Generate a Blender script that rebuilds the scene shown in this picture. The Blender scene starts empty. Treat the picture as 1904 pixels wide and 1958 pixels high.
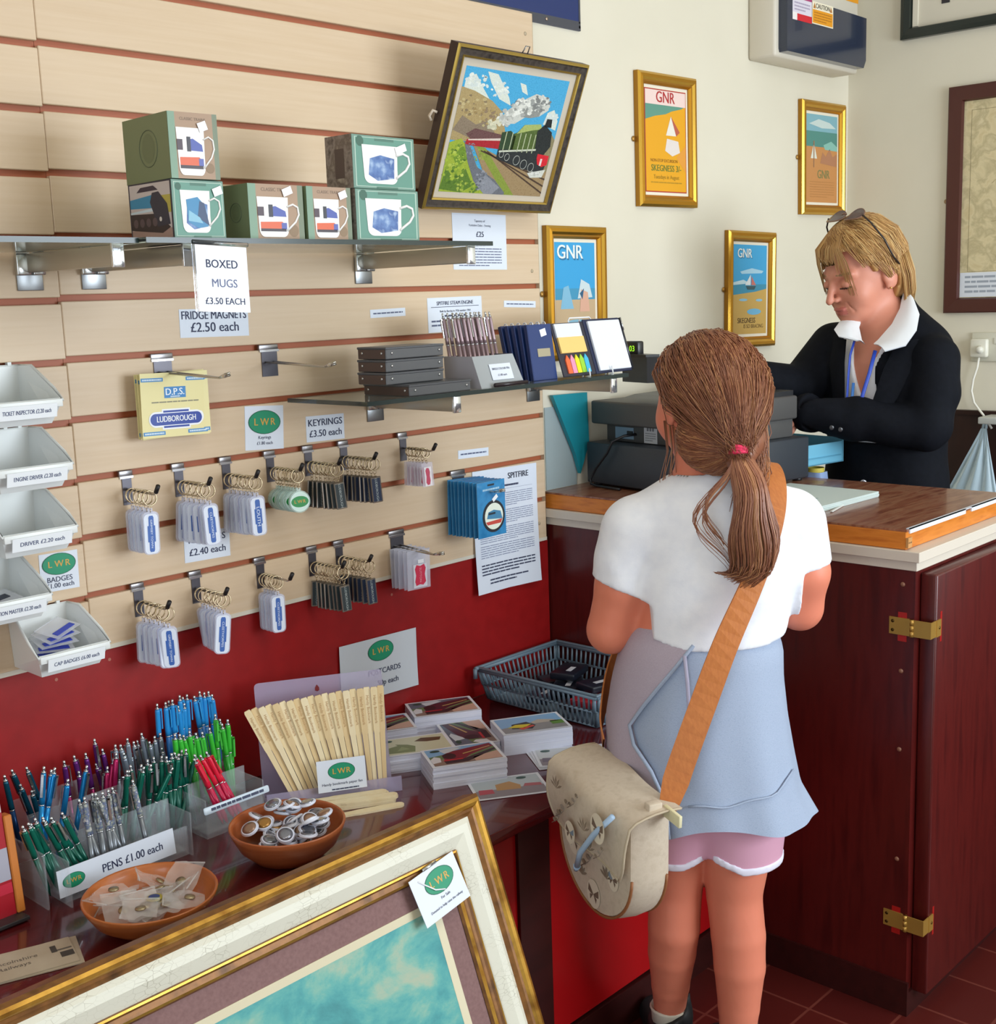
import bpy, bmesh, math, random
import numpy as np
from mathutils import Matrix, Vector
R = math.radians
SC = bpy.context.scene
COL = SC.collection
# ---------------------------------------------------------------- camera
FPX, CAM = 2386.9, Vector((0.0, -1.9326, 1.46415))
_yaw, _pit, _rol = 0.7551, -0.1706, -0.0342
_f = Vector((math.cos(_pit)*math.cos(_yaw), math.cos(_pit)*math.sin(_yaw), math.sin(_pit)))
_r0 = Vector((math.sin(_yaw), -math.cos(_yaw), 0)); _u0 = _r0.cross(_f)
_r = math.cos(_rol)*_r0 + math.sin(_rol)*_u0
_u = -math.sin(_rol)*_r0 + math.cos(_rol)*_u0
cd = bpy.data.cameras.new('camera'); cam = bpy.data.objects.new('camera', cd); COL.objects.link(cam)
cd.sensor_fit = 'HORIZONTAL'; cd.sensor_width = 36; cd.lens = FPX/1904*36; cd.clip_start = .02
cam.matrix_world = Matrix(((_r.x, _u.x, -_f.x, CAM.x), (_r.y, _u.y, -_f.y, CAM.y), (_r.z, _u.z, -_f.z, CAM.z), (0, 0, 0, 1)))
SC.camera = cam
# ---------------------------------------------------------------- world, lights, exposure
wd = bpy.data.worlds.new('world'); SC.world = wd; wd.use_nodes = True
wd.node_tree.nodes['Background'].inputs[0].default_value = (.75, .87, 1, 1)
wd.node_tree.nodes['Background'].inputs[1].default_value = 1.0
SC.view_settings.view_transform = 'Standard'; SC.view_settings.look = 'None'
SC.view_settings.gamma = 1; SC.view_settings.use_curve_mapping = False
SC.view_settings.exposure = 0.26
def area(name, loc, rot, sx, sy, power, col):
    l = bpy.data.lights.new(name, 'AREA'); l.shape = 'RECTANGLE'; l.size = sx; l.size_y = sy
    l.energy = power; l.color = col
    o = bpy.data.objects.new(name, l); COL.objects.link(o); o.location = loc; o.rotation_euler = rot
    return o
area('window_daylight', (2.55, -3.28, 1.42), (R(90), 0, 0), 1.9, 1.2, 64, (.84, .93, 1))        # shop window in the right wall
area('rear_fill', (-1.38, -2.3, 1.35), (R(90), 0, R(-90)), 1.5, 1.9, 22, (.86, .93, 1))  # added fill from the rear wall opening behind the camera
area('ceiling_fill', (1.3, -1.5, 2.66), (0, 0, 0), 1.3, .5, 7, (1, .93, .82))            # added warm fill below the ceiling, no fitting there

# ---------------------------------------------------------------- pixel -> place on a plane of the room
def ray(x, y):
    return _r*((x-952)/FPX) - _u*((y-979)/FPX) + _f
def onX(x, y, X): d = ray(x, y); return CAM + d*((X-CAM.x)/d.x)
def onY(x, y, Y=0.0): d = ray(x, y); return CAM + d*((Y-CAM.y)/d.y)
def onZ(x, y, Z): d = ray(x, y); return CAM + d*((Z-CAM.z)/d.z)

# ---------------------------------------------------------------- materials
def lin(h):
    c = [int(h[i:i+2], 16)/255 for i in (0, 2, 4)]
    return tuple(x/12.92 if x <= .04045 else ((x+.055)/1.055)**2.4 for x in c) + (1,)
_mats = {}
def P(h, rough=.5, metal=0., trans=0., alpha=1., coat=0., spec=.5, emit=0., sss=0.):
    k = (h, rough, metal, trans, alpha, coat, spec, emit, sss)
    if k in _mats: return _mats[k]
    m = bpy.data.materials.new('mat_'+h); m.use_nodes = True
    b = m.node_tree.nodes['Principled BSDF']; i = b.inputs
    i['Base Color'].default_value = lin(h); i['Roughness'].default_value = rough; i['Metallic'].default_value = metal
    i['Transmission Weight'].default_value = trans; i['Alpha'].default_value = alpha
    i['Coat Weight'].default_value = coat; i['Specular IOR Level'].default_value = spec
    if sss: i['Subsurface Weight'].default_value = sss; i['Subsurface Radius'].default_value = (.02, .008, .005)
    if emit: i['Emission Color'].default_value = lin(h); i['Emission Strength'].default_value = emit
    _mats[k] = m
    return m
def noisemat(name, cols, scale=5., stretch=(1, 1, 1), rough=.5, bump=0., detail=4., coat=0., metal=0., dist=0., pos=None, bscale=None, spec=.5, rough_n=0.5):
    """colour ramp over stretched noise (object space), optional bump"""
    if name in _mats: return _mats[name]
    m = bpy.data.materials.new(name); m.use_nodes = True; nt = m.node_tree; N = nt.nodes; L = nt.links
    b = N['Principled BSDF']; b.inputs['Roughness'].default_value = rough; b.inputs['Coat Weight'].default_value = coat
    b.inputs['Metallic'].default_value = metal; b.inputs['Specular IOR Level'].default_value = spec
    tc = N.new('ShaderNodeTexCoord'); mp = N.new('ShaderNodeMapping'); mp.inputs['Scale'].default_value = stretch
    no = N.new('ShaderNodeTexNoise'); no.inputs['Scale'].default_value = scale; no.inputs['Detail'].default_value = detail
    no.inputs['Distortion'].default_value = dist; no.inputs['Roughness'].default_value = rough_n
    L.new(tc.outputs['Object'], mp.inputs[0]); L.new(mp.outputs[0], no.inputs['Vector'])
    cr = N.new('ShaderNodeValToRGB'); e = cr.color_ramp.elements
    pos = pos or [.3+.4*k/max(1, len(cols)-1) for k in range(len(cols))]
    while len(e) < len(cols): e.new(.5)
    for k, c in enumerate(cols): e[k].position = pos[k]; e[k].color = lin(c)
    L.new(no.outputs['Fac'], cr.inputs[0]); L.new(cr.outputs[0], b.inputs['Base Color'])
    if bump:
        bp = N.new('ShaderNodeBump'); bp.inputs['Strength'].default_value = bump; bp.inputs['Distance'].default_value = .002
        n2 = no
        if bscale:
            n2 = N.new('ShaderNodeTexNoise'); n2.inputs['Scale'].default_value = bscale; n2.inputs['Detail'].default_value = 3
            L.new(mp.outputs[0], n2.inputs['Vector'])
        L.new(n2.outputs['Fac'], bp.inputs['Height']); L.new(bp.outputs[0], b.inputs['Normal'])
    _mats[name] = m
    return m

# ---------------------------------------------------------------- mesh builder
_txt = {}
class MB:
    def __init__(s): s.v = []; s.f = []; s.m = []; s.s = []; s.T = Matrix()
    def add(s, vs, fs, mat, smooth=False, T=None):
        M = s.T @ T if T is not None else s.T
        o = len(s.v); s.v += [tuple(M @ Vector(p)) for p in vs]
        s.f += [tuple(i+o for i in f) for f in fs]; s.m += [mat]*len(fs); s.s += [smooth]*len(fs)
        return s
    def box(s, a, b, mat, bev=0., T=None, seg=2):
        x0, x1 = sorted((a[0], b[0])); y0, y1 = sorted((a[1], b[1])); z0, z1 = sorted((a[2], b[2]))
        vs = [(x, y, z) for z in (z0, z1) for y in (y0, y1) for x in (x0, x1)]
        fs = [(0, 2, 3, 1), (4, 5, 7, 6), (0, 1, 5, 4), (2, 6, 7, 3), (0, 4, 6, 2), (1, 3, 7, 5)]
        if bev:
            bm = bmesh.new(); q = [bm.verts.new(p) for p in vs]
            for f in fs: bm.faces.new([q[i] for i in f])
            bmesh.ops.bevel(bm, geom=bm.edges[:], offset=bev, segments=seg, profile=.5, affect='EDGES')
            bm.verts.index_update()
            vs = [tuple(v.co) for v in bm.verts]; fs = [tuple(v.index for v in f.verts) for f in bm.faces]; bm.free()
        return s.add(vs, fs, mat, bev > 0 and seg > 1, T)
    def prism(s, poly, z0, z1, mat, T=None, side=None, smooth=False):
        n = len(poly); a = sum(poly[i][0]*poly[(i+1) % n][1]-poly[(i+1) % n][0]*poly[i][1] for i in range(n))
        if a < 0: poly = poly[::-1]
        if z0 > z1: z0, z1 = z1, z0
        vs = [(x, y, z0) for x, y in poly]+[(x, y, z1) for x, y in poly]
        s.add(vs, [tuple(range(n, 2*n)), tuple(range(n-1, -1, -1))], mat, False, T)
        s.add(vs, [(i, (i+1) % n, n+(i+1) % n, n+i) for i in range(n)], side or mat, smooth, T)
        return s
    def flat(s, poly, z, mat, T=None):
        n = len(poly); a = sum(poly[i][0]*poly[(i+1) % n][1]-poly[(i+1) % n][0]*poly[i][1] for i in range(n))
        if a < 0: poly = poly[::-1]
        return s.add([(x, y, z) for x, y in poly], [tuple(range(n))], mat, False, T)
    def rect(s, x0, y0, x1, y1, z, mat, T=None): return s.flat([(x0, y0), (x1, y0), (x1, y1), (x0, y1)], z, mat, T)
    def disc(s, cx, cy, rx, ry, z, mat, n=28, T=None):
        return s.flat([(cx+rx*math.cos(2*math.pi*i/n), cy+ry*math.sin(2*math.pi*i/n)) for i in range(n)], z, mat, T)
    def tube(s, pts, r, mat, n=8, closed=False, T=None, flatten=None):
        pts = [Vector(p) for p in pts]; m = len(pts); rs = r if isinstance(r, (list, tuple)) else [r]*m
        vs = []; up = None
        for i in range(m):
            a = pts[(i-1) % m] if (closed or i) else pts[i]; b = pts[(i+1) % m] if (closed or i < m-1) else pts[i]
            t = (b-a); t = t.normalized() if t.length > 1e-9 else Vector((0, 0, 1))
            if up is None: up = Vector((0, 0, 1)) if abs(t.z) < .9 else Vector((1, 0, 0))
            x = up - t*up.dot(t); x = x.normalized() if x.length > 1e-6 else t.orthogonal().normalized()
            up = x; y = t.cross(x); k = flatten or 1
            for j in range(n):
                c = 2*math.pi*j/n; vs.append(pts[i]+x*(rs[i]*math.cos(c))+y*(rs[i]*k*math.sin(c)))
        fs = []
        for i in range(m if closed else m-1):
            p = (i+1) % m
            fs += [(i*n+j, i*n+(j+1) % n, p*n+(j+1) % n, p*n+j) for j in range(n)]
        if not closed: fs += [tuple(range(n-1, -1, -1)), tuple(range((m-1)*n, m*n))]
        return s.add(vs, fs, mat, True, T)
    def ring(s, c, rad, r, mat, nrm=(0, 0, 1), n=20, k=6, T=None):
        nv = Vector(nrm).normalized(); a = nv.orthogonal().normalized(); b = nv.cross(a); c = Vector(c)
        return s.tube([c+a*rad*math.cos(2*math.pi*i/n)+b*rad*math.sin(2*math.pi*i/n) for i in range(n)], r, mat, k, True, T)
    def lathe(s, prof, mat, n=24, T=None, sx=1, sy=1):
        vs = []; m = len(prof)
        for (r, z) in prof: vs += [(r*sx*math.cos(2*math.pi*j/n), r*sy*math.sin(2*math.pi*j/n), z) for j in range(n)]
        fs = [(i*n+j, i*n+(j+1) % n, (i+1)*n+(j+1) % n, (i+1)*n+j) for i in range(m-1) for j in range(n)]
        if prof[0][0] > 1e-6: fs.append(tuple(range(n-1, -1, -1)))
        if prof[-1][0] > 1e-6: fs.append(tuple(range((m-1)*n, m*n)))
        return s.add(vs, fs, mat, True, T)
    def grid(s, rows, mat, closed=False, smooth=True, T=None, flip=False):
        n = len(rows[0]); m = len(rows); vs = [p for r in rows for p in r]; fs = []
        for i in range(m-1):
            for j in range(n if closed else n-1):
                q = (i*n+j, i*n+(j+1) % n, (i+1)*n+(j+1) % n, (i+1)*n+j); fs.append(q[::-1] if flip else q)
        return s.add(vs, fs, mat, smooth, T)
    def text(s, t, size, x, y, z, mat, align='C', bold=0., T=None, rot=0., sx=1.):
        if bold:
            for d in (-1, 0, 1): s.text(t, size, x+d*min(bold, .02)*size*math.cos(rot), y+d*min(bold, .02)*size*math.sin(rot), z+.00001*d, mat, align, 0., T, rot, sx)
            return s
        k = (t, bold)
        if k not in _txt:
            cu = bpy.data.curves.new('t', 'FONT'); cu.body = t; cu.align_x = 'CENTER'; cu.align_y = 'CENTER'; cu.size = 1
            cu.resolution_u = 3; cu.offset = bold
            ob = bpy.data.objects.new('t', cu); me = ob.to_mesh()
            vs = [tuple(v.co) for v in me.vertices]; fs = [tuple(p.vertices) for p in me.polygons]
            ob.to_mesh_clear(); bpy.data.objects.remove(ob); bpy.data.curves.remove(cu)
            w = (min(v[0] for v in vs), max(v[0] for v in vs)) if vs else (0, 0)
            _txt[k] = (vs, fs, w)
        vs, fs, w = _txt[k]
        ox = {'C': -(w[0]+w[1])/2, 'L': -w[0], 'R': -w[1]}[align]
        c, sn = math.cos(rot), math.sin(rot); out = []
        for v in vs:
            px, py = (v[0]+ox)*size*sx, v[1]*size
            out.append((x+px*c-py*sn, y+px*sn+py*c, z))
        return s.add(out, fs, mat, False, T)
    def lines(s, x0, x1, y0, y1, n, z, mat, seed=1, h=.45, T=None, gap=.012):
        """small print too small to read: rows of word-length strokes"""
        rg = random.Random(seed); dy = (y1-y0)/max(1, n)
        for i in range(n):
            y = y1-dy*(i+.5); x = x0; e = x1 if i < n-1 or n == 1 else x0+(x1-x0)*.7
            while x < e:
                w = min((x1-x0)*rg.uniform(.06, .17), e-x)
                s.rect(x, y-dy*h/2, x+w, y+dy*h/2, z, mat, T); x += w+(x1-x0)*gap
        return s
    def frame(s, w, h, prof, mats, T=None):
        """mitred moulding; prof = [(inset, height)...]; mats one per step"""
        rows = []
        for d, z in prof:
            a, b = w/2-d, h/2-d; rows.append([(-a, -b, z), (a, -b, z), (a, b, z), (-a, b, z)])
        for i in range(len(rows)-1):
            mt = mats[min(i, len(mats)-1)] if isinstance(mats, list) else mats
            s.add(rows[i]+rows[i+1], [(j, (j+1) % 4, 4+(j+1) % 4, 4+j) for j in range(4)], mt, False, T)
        return s
    def build(s, name, parent=None, T=None, kind=None):
        me = bpy.data.meshes.new(name); me.from_pydata(s.v, [], s.f)
        ms = list(dict.fromkeys(s.m))
        for m in ms: me.materials.append(m)
        idx = {m: i for i, m in enumerate(ms)}
        me.polygons.foreach_set('material_index', [idx[m] for m in s.m])
        me.polygons.foreach_set('use_smooth', s.s); me.validate(); me.update()
        o = bpy.data.objects.new(name, me); COL.objects.link(o)
        if parent is not None: o.parent = parent
        if T is not None: o.matrix_basis = T
        if kind: o['kind'] = kind
        return o
def tag(o, label, cat, group=None, kind=None):
    o['label'] = label; o['category'] = cat
    if group: o['group'] = group
    if kind: o['kind'] = kind
    return o
def thing(name, label, cat, T=None, group=None):
    o = bpy.data.objects.new(name, None); COL.objects.link(o); o.empty_display_size = .02
    if T is not None: o.matrix_basis = T
    return tag(o, label, cat, group)
_kids = {}
def dup(root, T, label, group=None):
    """copy of a thing with copies of its parts and sub-parts"""
    def cp(o, par):
        c = o.copy(); COL.objects.link(c)
        if par is not None: c.parent = par
        for ch in kids(o): cp(ch, c)
        return c
    r = cp(root, None); r.matrix_basis = T; r['label'] = label
    if group: r['group'] = group
    return r
def kids(o):
    return [c for c in bpy.data.objects if c.parent == o] if o.name not in _kids else _kids[o.name]
def TW(X, Z, Y=0.0, rot=0.):   # on the left wall: x right, y up, z into the room
    return Matrix(((1, 0, 0, X), (0, 0, -1, Y), (0, 1, 0, Z), (0, 0, 0, 1))) @ Matrix.Rotation(rot, 4, 'Z')
def TB(Y, Z, X=3.735, rot=0.):  # on the back wall
    return Matrix(((0, 0, -1, X), (-1, 0, 0, Y), (0, 1, 0, Z), (0, 0, 0, 1))) @ Matrix.Rotation(rot, 4, 'Z')
def TD(X, Y, Z, rot=0.):       # lying on a level surface
    return Matrix.Translation((X, Y, Z)) @ Matrix.Rotation(rot, 4, 'Z')
def T3(*a): return Matrix.Translation(a)
def RX(a): return Matrix.Rotation(a, 4, 'X')
def RY(a): return Matrix.Rotation(a, 4, 'Y')
def RZ(a): return Matrix.Rotation(a, 4, 'Z')
def wallquad(c, Y=0.0):
    """four photo corners TL TR BR BL on the left wall -> (TW matrix, w, h)"""
    q = [onY(x, y, Y) for x, y in c]
    w = ((q[1]-q[0]).length+(q[2]-q[3]).length)/2; h = ((q[3]-q[0]).length+(q[2]-q[1]).length)/2
    ctr = (q[0]+q[1]+q[2]+q[3])/4; d = (q[1]-q[0])+(q[2]-q[3])
    return TW(ctr.x, ctr.z, Y, math.atan2(d.z, d.x)), w, h
def deskquad(c, Z):
    """four photo corners on a level surface -> (TD matrix, w, h)"""
    q = [onZ(x, y, Z) for x, y in c]
    w = ((q[1]-q[0]).length+(q[2]-q[3]).length)/2; h = ((q[3]-q[0]).length+(q[2]-q[1]).length)/2
    ctr = (q[0]+q[1]+q[2]+q[3])/4; d = (q[1]-q[0])+(q[2]-q[3])
    return TD(ctr.x, ctr.y, Z, math.atan2(d.y, d.x)), w, h
# ================================================================ the room
CREAM = noisemat('cream_plaster', ['dcd5c1', 'e2dbc8'], 3, rough=.75, bump=.05, bscale=60)
SLAT = noisemat('slat_laminate', ['d3b999', 'd9c1a4'], 4, (1, 1, 30), rough=.42, spec=.4)
GROOVE = P('a85a36', .5); SLATEDGE = P('cdbb9d', .6)
REDBOARD = noisemat('red_hardboard', ['8e0f10', '9a1415'], 30, rough=.38, bump=.03, bscale=150)
REDPANEL = noisemat('red_panel', ['9c0c10', 'a81014'], 5, rough=.3)
DESKM = noisemat('desk_mahogany', ['4a1014', '5c1a1c', '541517'], 6, (1, 12, 12), rough=.16, coat=.3)
MAHOG = noisemat('counter_mahogany', ['47100e', '521411', '400d0c'], 5, (8, 8, 1), rough=.3, bump=.02)
MAHOG_D = noisemat('mahogany_dark', ['2c0e0c', '381210'], 5, (1, 8, 8), rough=.35)
TILE = None
def tilemat():
    m = bpy.data.materials.new('quarry_tile'); m.use_nodes = True; nt = m.node_tree; N = nt.nodes; L = nt.links; b = N['Principled BSDF']
    tc = N.new('ShaderNodeTexCoord'); br = N.new('ShaderNodeTexBrick'); br.offset = 0
    br.inputs['Color1'].default_value = lin('4a1512'); br.inputs['Color2'].default_value = lin('531a15'); br.inputs['Mortar'].default_value = lin('6a332a')
    br.inputs['Scale'].default_value = 1; br.inputs['Mortar Size'].default_value = .003; br.inputs['Brick Width'].default_value = .152; br.inputs['Row Height'].default_value = .152
    L.new(tc.outputs['Object'], br.inputs[0]); L.new(br.outputs[0], b.inputs['Base Color']); b.inputs['Roughness'].default_value = .35
    return m
TILE = tilemat()
def struct(name, mb, T=None): return mb.build(name, None, T, 'structure')
m = MB(); m.box((-1.6, -3.5, -.1), (3.9, .2, 0), TILE); struct('floor', m)
m = MB(); m.box((-1.6, -3.5, 2.7), (3.9, .2, 2.8), P('e9e4d8', .8)); struct('ceiling', m)
m = MB(); m.box((-1.5, .02, 0), (3.735, .12, 2.7), CREAM); struct('wall_left', m)
m = MB(); m.box((3.735, -3.4, 0), (3.85, .12, 2.7), CREAM); struct('wall_back', m)
m = MB()
for a, b in (((-1.5, -3.4, 0), (1.55, -3.3, 2.7)), ((3.55, -3.4, 0), (3.735, -3.3, 2.7)), ((1.55, -3.4, 0), (3.55, -3.3, .8)), ((1.55, -3.4, 2.4), (3.55, -3.3, 2.7))): m.box(a, b, CREAM)
struct('wall_right', m)
m = MB()
for a, b in (((-1.6, -3.4, 0), (-1.5, -3.1, 2.7)), ((-1.6, -1.5, 0), (-1.5, .12, 2.7)), ((-1.6, -3.1, 2.35), (-1.5, -1.5, 2.7))): m.box(a, b, CREAM)
struct('wall_rear', m)
m = MB(); m.box((3.718, -3.3, 0), (3.735, .02, 1.077), noisemat('dado_oak', ['27110c', '33170f'], 4, (6, 6, 1), rough=.5)); m.box((3.712, -3.3, 1.065), (3.735, .02, 1.079), P('2a130d', .4)); struct('trim_1', m)
m = MB()                                                   # window frame in the right wall
for a, b in (((1.55, -3.38, .8), (1.62, -3.32, 2.4)), ((3.48, -3.38, .8), (3.55, -3.32, 2.4)), ((1.62, -3.38, .8), (3.48, -3.32, .86)), ((1.62, -3.38, 2.34), (3.48, -3.32, 2.4))): m.box(a, b, P('e8e8e4', .4))
struct('window_1', m)

# ---- slatted display panelling: two boards side by side
def slatpanel(x0, x1, dz, label):
    m = MB(); zt = 2.0859+dz
    m.box((x0, .0125, zt-1.2), (x1, .018, zt), SLATEDGE)
    m.box((x0, .0115, zt-1.2), (x1, .0125, zt-.06), GROOVE)
    z = zt
    for k in range(12):
        zc = 1.9859+dz-.1*k
        lo = zc+.0055 if k < 11 else zc+.0
        m.box((x0, 0, lo), (x1, .0125, z), SLAT, .0012, seg=1); z = zc-.0055
    m.box((x0, -.0012, zt-1.2), (x1, .012, zt-1.192), P('d9d2c2', .5))
    if x1 > 2:
        m.add([(x1, .0003, zt-1.2), (x1, .0003, zt), (x1, .018, zt), (x1, .018, zt-1.2)], [(0, 1, 2, 3)], SLATEDGE)
        for z in (2.04, 1.52, .93): m.lathe([(.0001, .0012), (.004, .001), (.0045, 0)], P('b9a88c', .4), 10, TW(2.195, z, -.0001))
    o = m.build('slatwall_panel'); tag(o, label, 'wall panel', 'slatted display panelling'); return o
slatpanel(1.0295, 2.2205, 0, 'cream slatted wall panel with brown grooves carrying most of the goods')
slatpanel(-.16, 1.0288, -.004, 'cream slatted wall panel at far left behind the white bins')
m = MB(); m.box((-1.4, .004, .56), (2.228, .018, .884), REDBOARD)
for x, z in ((.96, .855), (1.06, .866), (1.72, .85), (2.05, .84)): m.disc(x, z, .003, .003, -.0035, P('b06a5a', .4), 10, TW(0, 0))
tag(m.build('red_backboard'), 'dark red hardboard behind the desk below the slatted panel', 'wall panel')
# ---- the low red display desk
t = thing('display_desk', 'glossy dark red display desk with bright red front below the slatted panel', 'desk', TD(0, 0, 0))
m = MB(); m.box((-1.3, -.536, .538), (2.228, .003, .56), DESKM, .002); m.build('desktop', t)
m = MB(); m.box((1.615, -.505, .085), (2.228, -.49, .538), REDPANEL); m.box((-1.3, -.505, .085), (1.535, -.49, .538), REDPANEL); m.build('front_panel', t)
m = MB(); m.box((1.532, -.512, .0), (1.616, -.485, .538), MAHOG_D); m.build('upright', t)
m = MB(); m.box((1.616, -.512, 0), (2.2255, -.492, .08), MAHOG_D); m.box((-1.3, -.512, 0), (1.532, -.492, .08), MAHOG_D); m.build('plinth', t)

# ---- counter
ORANGEWOOD = noisemat('orange_pine', ['b8651e', 'cf7c2c', 'c2701f'], 7, (2, 2, 14), rough=.35)
WHITETRIM = P('cfc5b6', .5)
WOODTOP = noisemat('counter_top', ['6a3826', '84503a', '966a50', '764430'], 7, (1.2, 9, 1), rough=.28, coat=.2, dist=.6)  # grain tones lightened to carry the worktop's sheen in the colour
t = thing('counter', 'tall mahogany serving counter with white moulding and brass hinged side door', 'counter', TD(0, 0, 0))
m = MB(); m.box((2.233, -.918, 0), (2.72, .0185, .922), MAHOG)
for y, z in ((-.893, .893), (-.893, .72), (-.893, .56), (-.893, .33)): m.lathe([(.0001, .0015), (.004, .0012), (.005, 0)], P('8a5f4a', .3), 10, Matrix.Translation((2.2331, y, z)) @ RY(R(-90)))
m.build('carcass', t)
m = MB(); m.box((2.226, -.924, 0), (2.2335, .0185, .072), MAHOG_D); m.box((2.2335, -.924, 0), (2.71, -.918, .05), MAHOG_D); m.build('plinth', t)
m = MB()
for (z0, z1, e) in ((.922, .9405, .0), (.9405, .9605, .008)):
    m.box((2.230-e, -.922-e, z0), (2.7, .0185, z1), WHITETRIM, .001, seg=1)
m.build('moulding', t)
d = MB(); d.box((2.254, -.952, .045), (2.715, -.9185, .915), MAHOG, .004); dr = d.build('door', t)
for z in (.81, .2):
    h = MB(); br = P('b48c42', .35, .5)
    h.box((2.2305, -.908, z-.017), (2.2329, -.868, z+.017), br); h.box((2.252, -.9545, z-.017), (2.272, -.9522, z+.016), br)
    h.box((2.228, -.9535, z-.016), (2.253, -.9515, z+.016), br); h.box((2.2285, -.953, z-.0165), (2.2305, -.907, z+.0165), br)
    for k in range(3): h.tube([(2.2285, -.915-.0, z-.017+.0115*k), (2.2285, -.915, z-.0065+.0115*k)], .0042, br, 8)
    for y in (-.875, -.875): 
        for dz in (-.009, .009): h.lathe([(.0001, .001), (.0028, .0008), (.0035, 0)], P('6d5426', .3, .8), 8, Matrix.Translation((2.2304, y, z+dz)) @ RY(R(-90)))
    for dz in (0,): h.lathe([(.0001, .001), (.0028, .0008), (.0035, 0)], P('6d5426', .3, .8), 8, Matrix.Translation((2.264, -.9546, z+dz)) @ RX(R(90)))
    h.box((2.2324, -.903, z+.017), (2.2331, -.885, z+.028), P('9e1712', .4)); h.box((2.2324, -.903, z-.03), (2.2331, -.885, z-.017), P('9e1712', .4))
    h.box((2.272, -.9525, z-.03), (2.279, -.9519, z+.03), P('9e1712', .4))
    h.build('hinge', dr)['label'] = 'brass hinge'
t2 = thing('counter_worktop', 'brown streaky wood worktop with orange pine edge on the counter', 'worktop', TD(0, 0, 0))
m = MB(); m.box((2.232, -.899, .996), (2.745, .0185, 1.0), WOODTOP); m.build('laminate', t2)
m = MB(); m.box((2.2315, -.8985, .961), (2.735, .0185, .996), ORANGEWOOD, .0015, seg=1); m.build('pine_edging', t2)
m = MB(); m.box((2.2305, -.9035, .965), (2.247, -.8985, .985), P('b9854c', .6))
for x in (2.234, 2.239, 2.244): m.disc(x, .975, .0016, .0016, .9036, P('3a2412'), 8, TW(0, 0))
m.build('end_block', t2)
m = MB(); m.box((2.242, -.9015, .992), (2.5, -.8985, 1.0015), P('d8dde6', .35)); m.box((2.53, -.9015, .992), (2.7, -.8985, 1.0015), P('d8dde6', .35)); m.box((2.242, -.9015, 1.0), (2.7, -.893, 1.0015), P('cdd3dd', .35)); m.build('metal_trim', t2)

# ================================================================ on the walls
GOLD = P('c8922e', .32, .85); GOLD_D = P('a8772a', .4, .7); GOLD_L = P('e0b24a', .25, .9)
def poster(c4, label, art, hooks=1):
    T, w, h = wallquad(c4, .02); w += .0; t = thing('framed_poster', label, 'picture', T @ T3(0, 0, .001), None)
    m = MB(); m.frame(w, h, [(0, 0), (0, .013), (.006, .018), (.014, .019), (.02, .014), (.024, .014), (.029, .008), (.029, .003)], [GOLD_D, GOLD_L, GOLD, GOLD_L, GOLD_D, GOLD, GOLD_D])
    m.rect(-w/2, -h/2, w/2, h/2, .0005, P('6b4a20', .8)); m.build('frame', t)
    a, b = w/2-.029, h/2-.029
    m = MB(); m.box((-a, -b, .001), (a, b, .004), P('ece4d0', .7)); m.build('mount', t)
    m = MB(); a -= .008; b -= .008; m.rect(-a, -b, a, b, .0043, P('e8dfc8', .6)); art(m, a, b); m.build('print', t)
    for s in (-1, 1):
        m = MB(); m.disc(s*(w/2+.006), .0, .007, .007, .003, P('b58a45', .4, .6)); m.lathe([(.007, .001), (.007, .003), (.0001, .0035)], P('b58a45', .4, .6), 14, T3(s*(w/2+.006), 0, 0)); m.build('wall_fixing', t)
def q(h): return P(h, .55)
def art1(m, a, b):
    m.rect(-a, -b, a, b, .0045, q('b0392f')); m.rect(-a+.003, -b+.003, a-.003, b-.003, .0047, q('e6a416'))
    m.flat([(-a+.003, .40*b), (-a+.003, .72*b), (a-.003, .72*b), (a*.75, .66*b), (a*.3, .60*b), (0, .53*b), (-.5*a, .48*b)], .0049, q('5e9482'))
    m.rect(-a+.003, .70*b, a-.003, b-.003, .0051, q('ecd2cb'))
    m.text('GNR', .039, 0, .84*b, .0053, q('b02a2c'), bold=.03)
    m.flat([(.0, .12*b), (.25*a, .5*b), (.5*a, .12*b)], .0051, q('e8e2d6')); m.flat([(.25*a, .5*b), (.5*a, .12*b), (.68*a, .2*b)], .0052, q('b85a44'))
    m.flat([(-.05*a, -.18*b), (.05*a, .06*b), (.6*a, .02*b), (.68*a, -.2*b), (.3*a, -.28*b)], .005, q('e2d8d2'))
    m.flat([(.5*a, -.3*b), (a-.003, -.05*b), (a-.003, -.6*b)], .0049, q('e29a3a'))
    m.text('NON-STOP EXCURSION', .011, -.1*a, -.38*b, .0053, q('8a5a14')); m.text('SKEGNESS 3/-', .0225, -.0, -.53*b, .0053, q('6c7a2c'), bold=.02)
    m.text('Tuesdays in August', .0145, 0, -.70*b, .0053, q('9a7a1c')); m.lines(-.75*a, .75*a, -.83*b, -.78*b, 1, .0053, q('b58a1c'))
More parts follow.
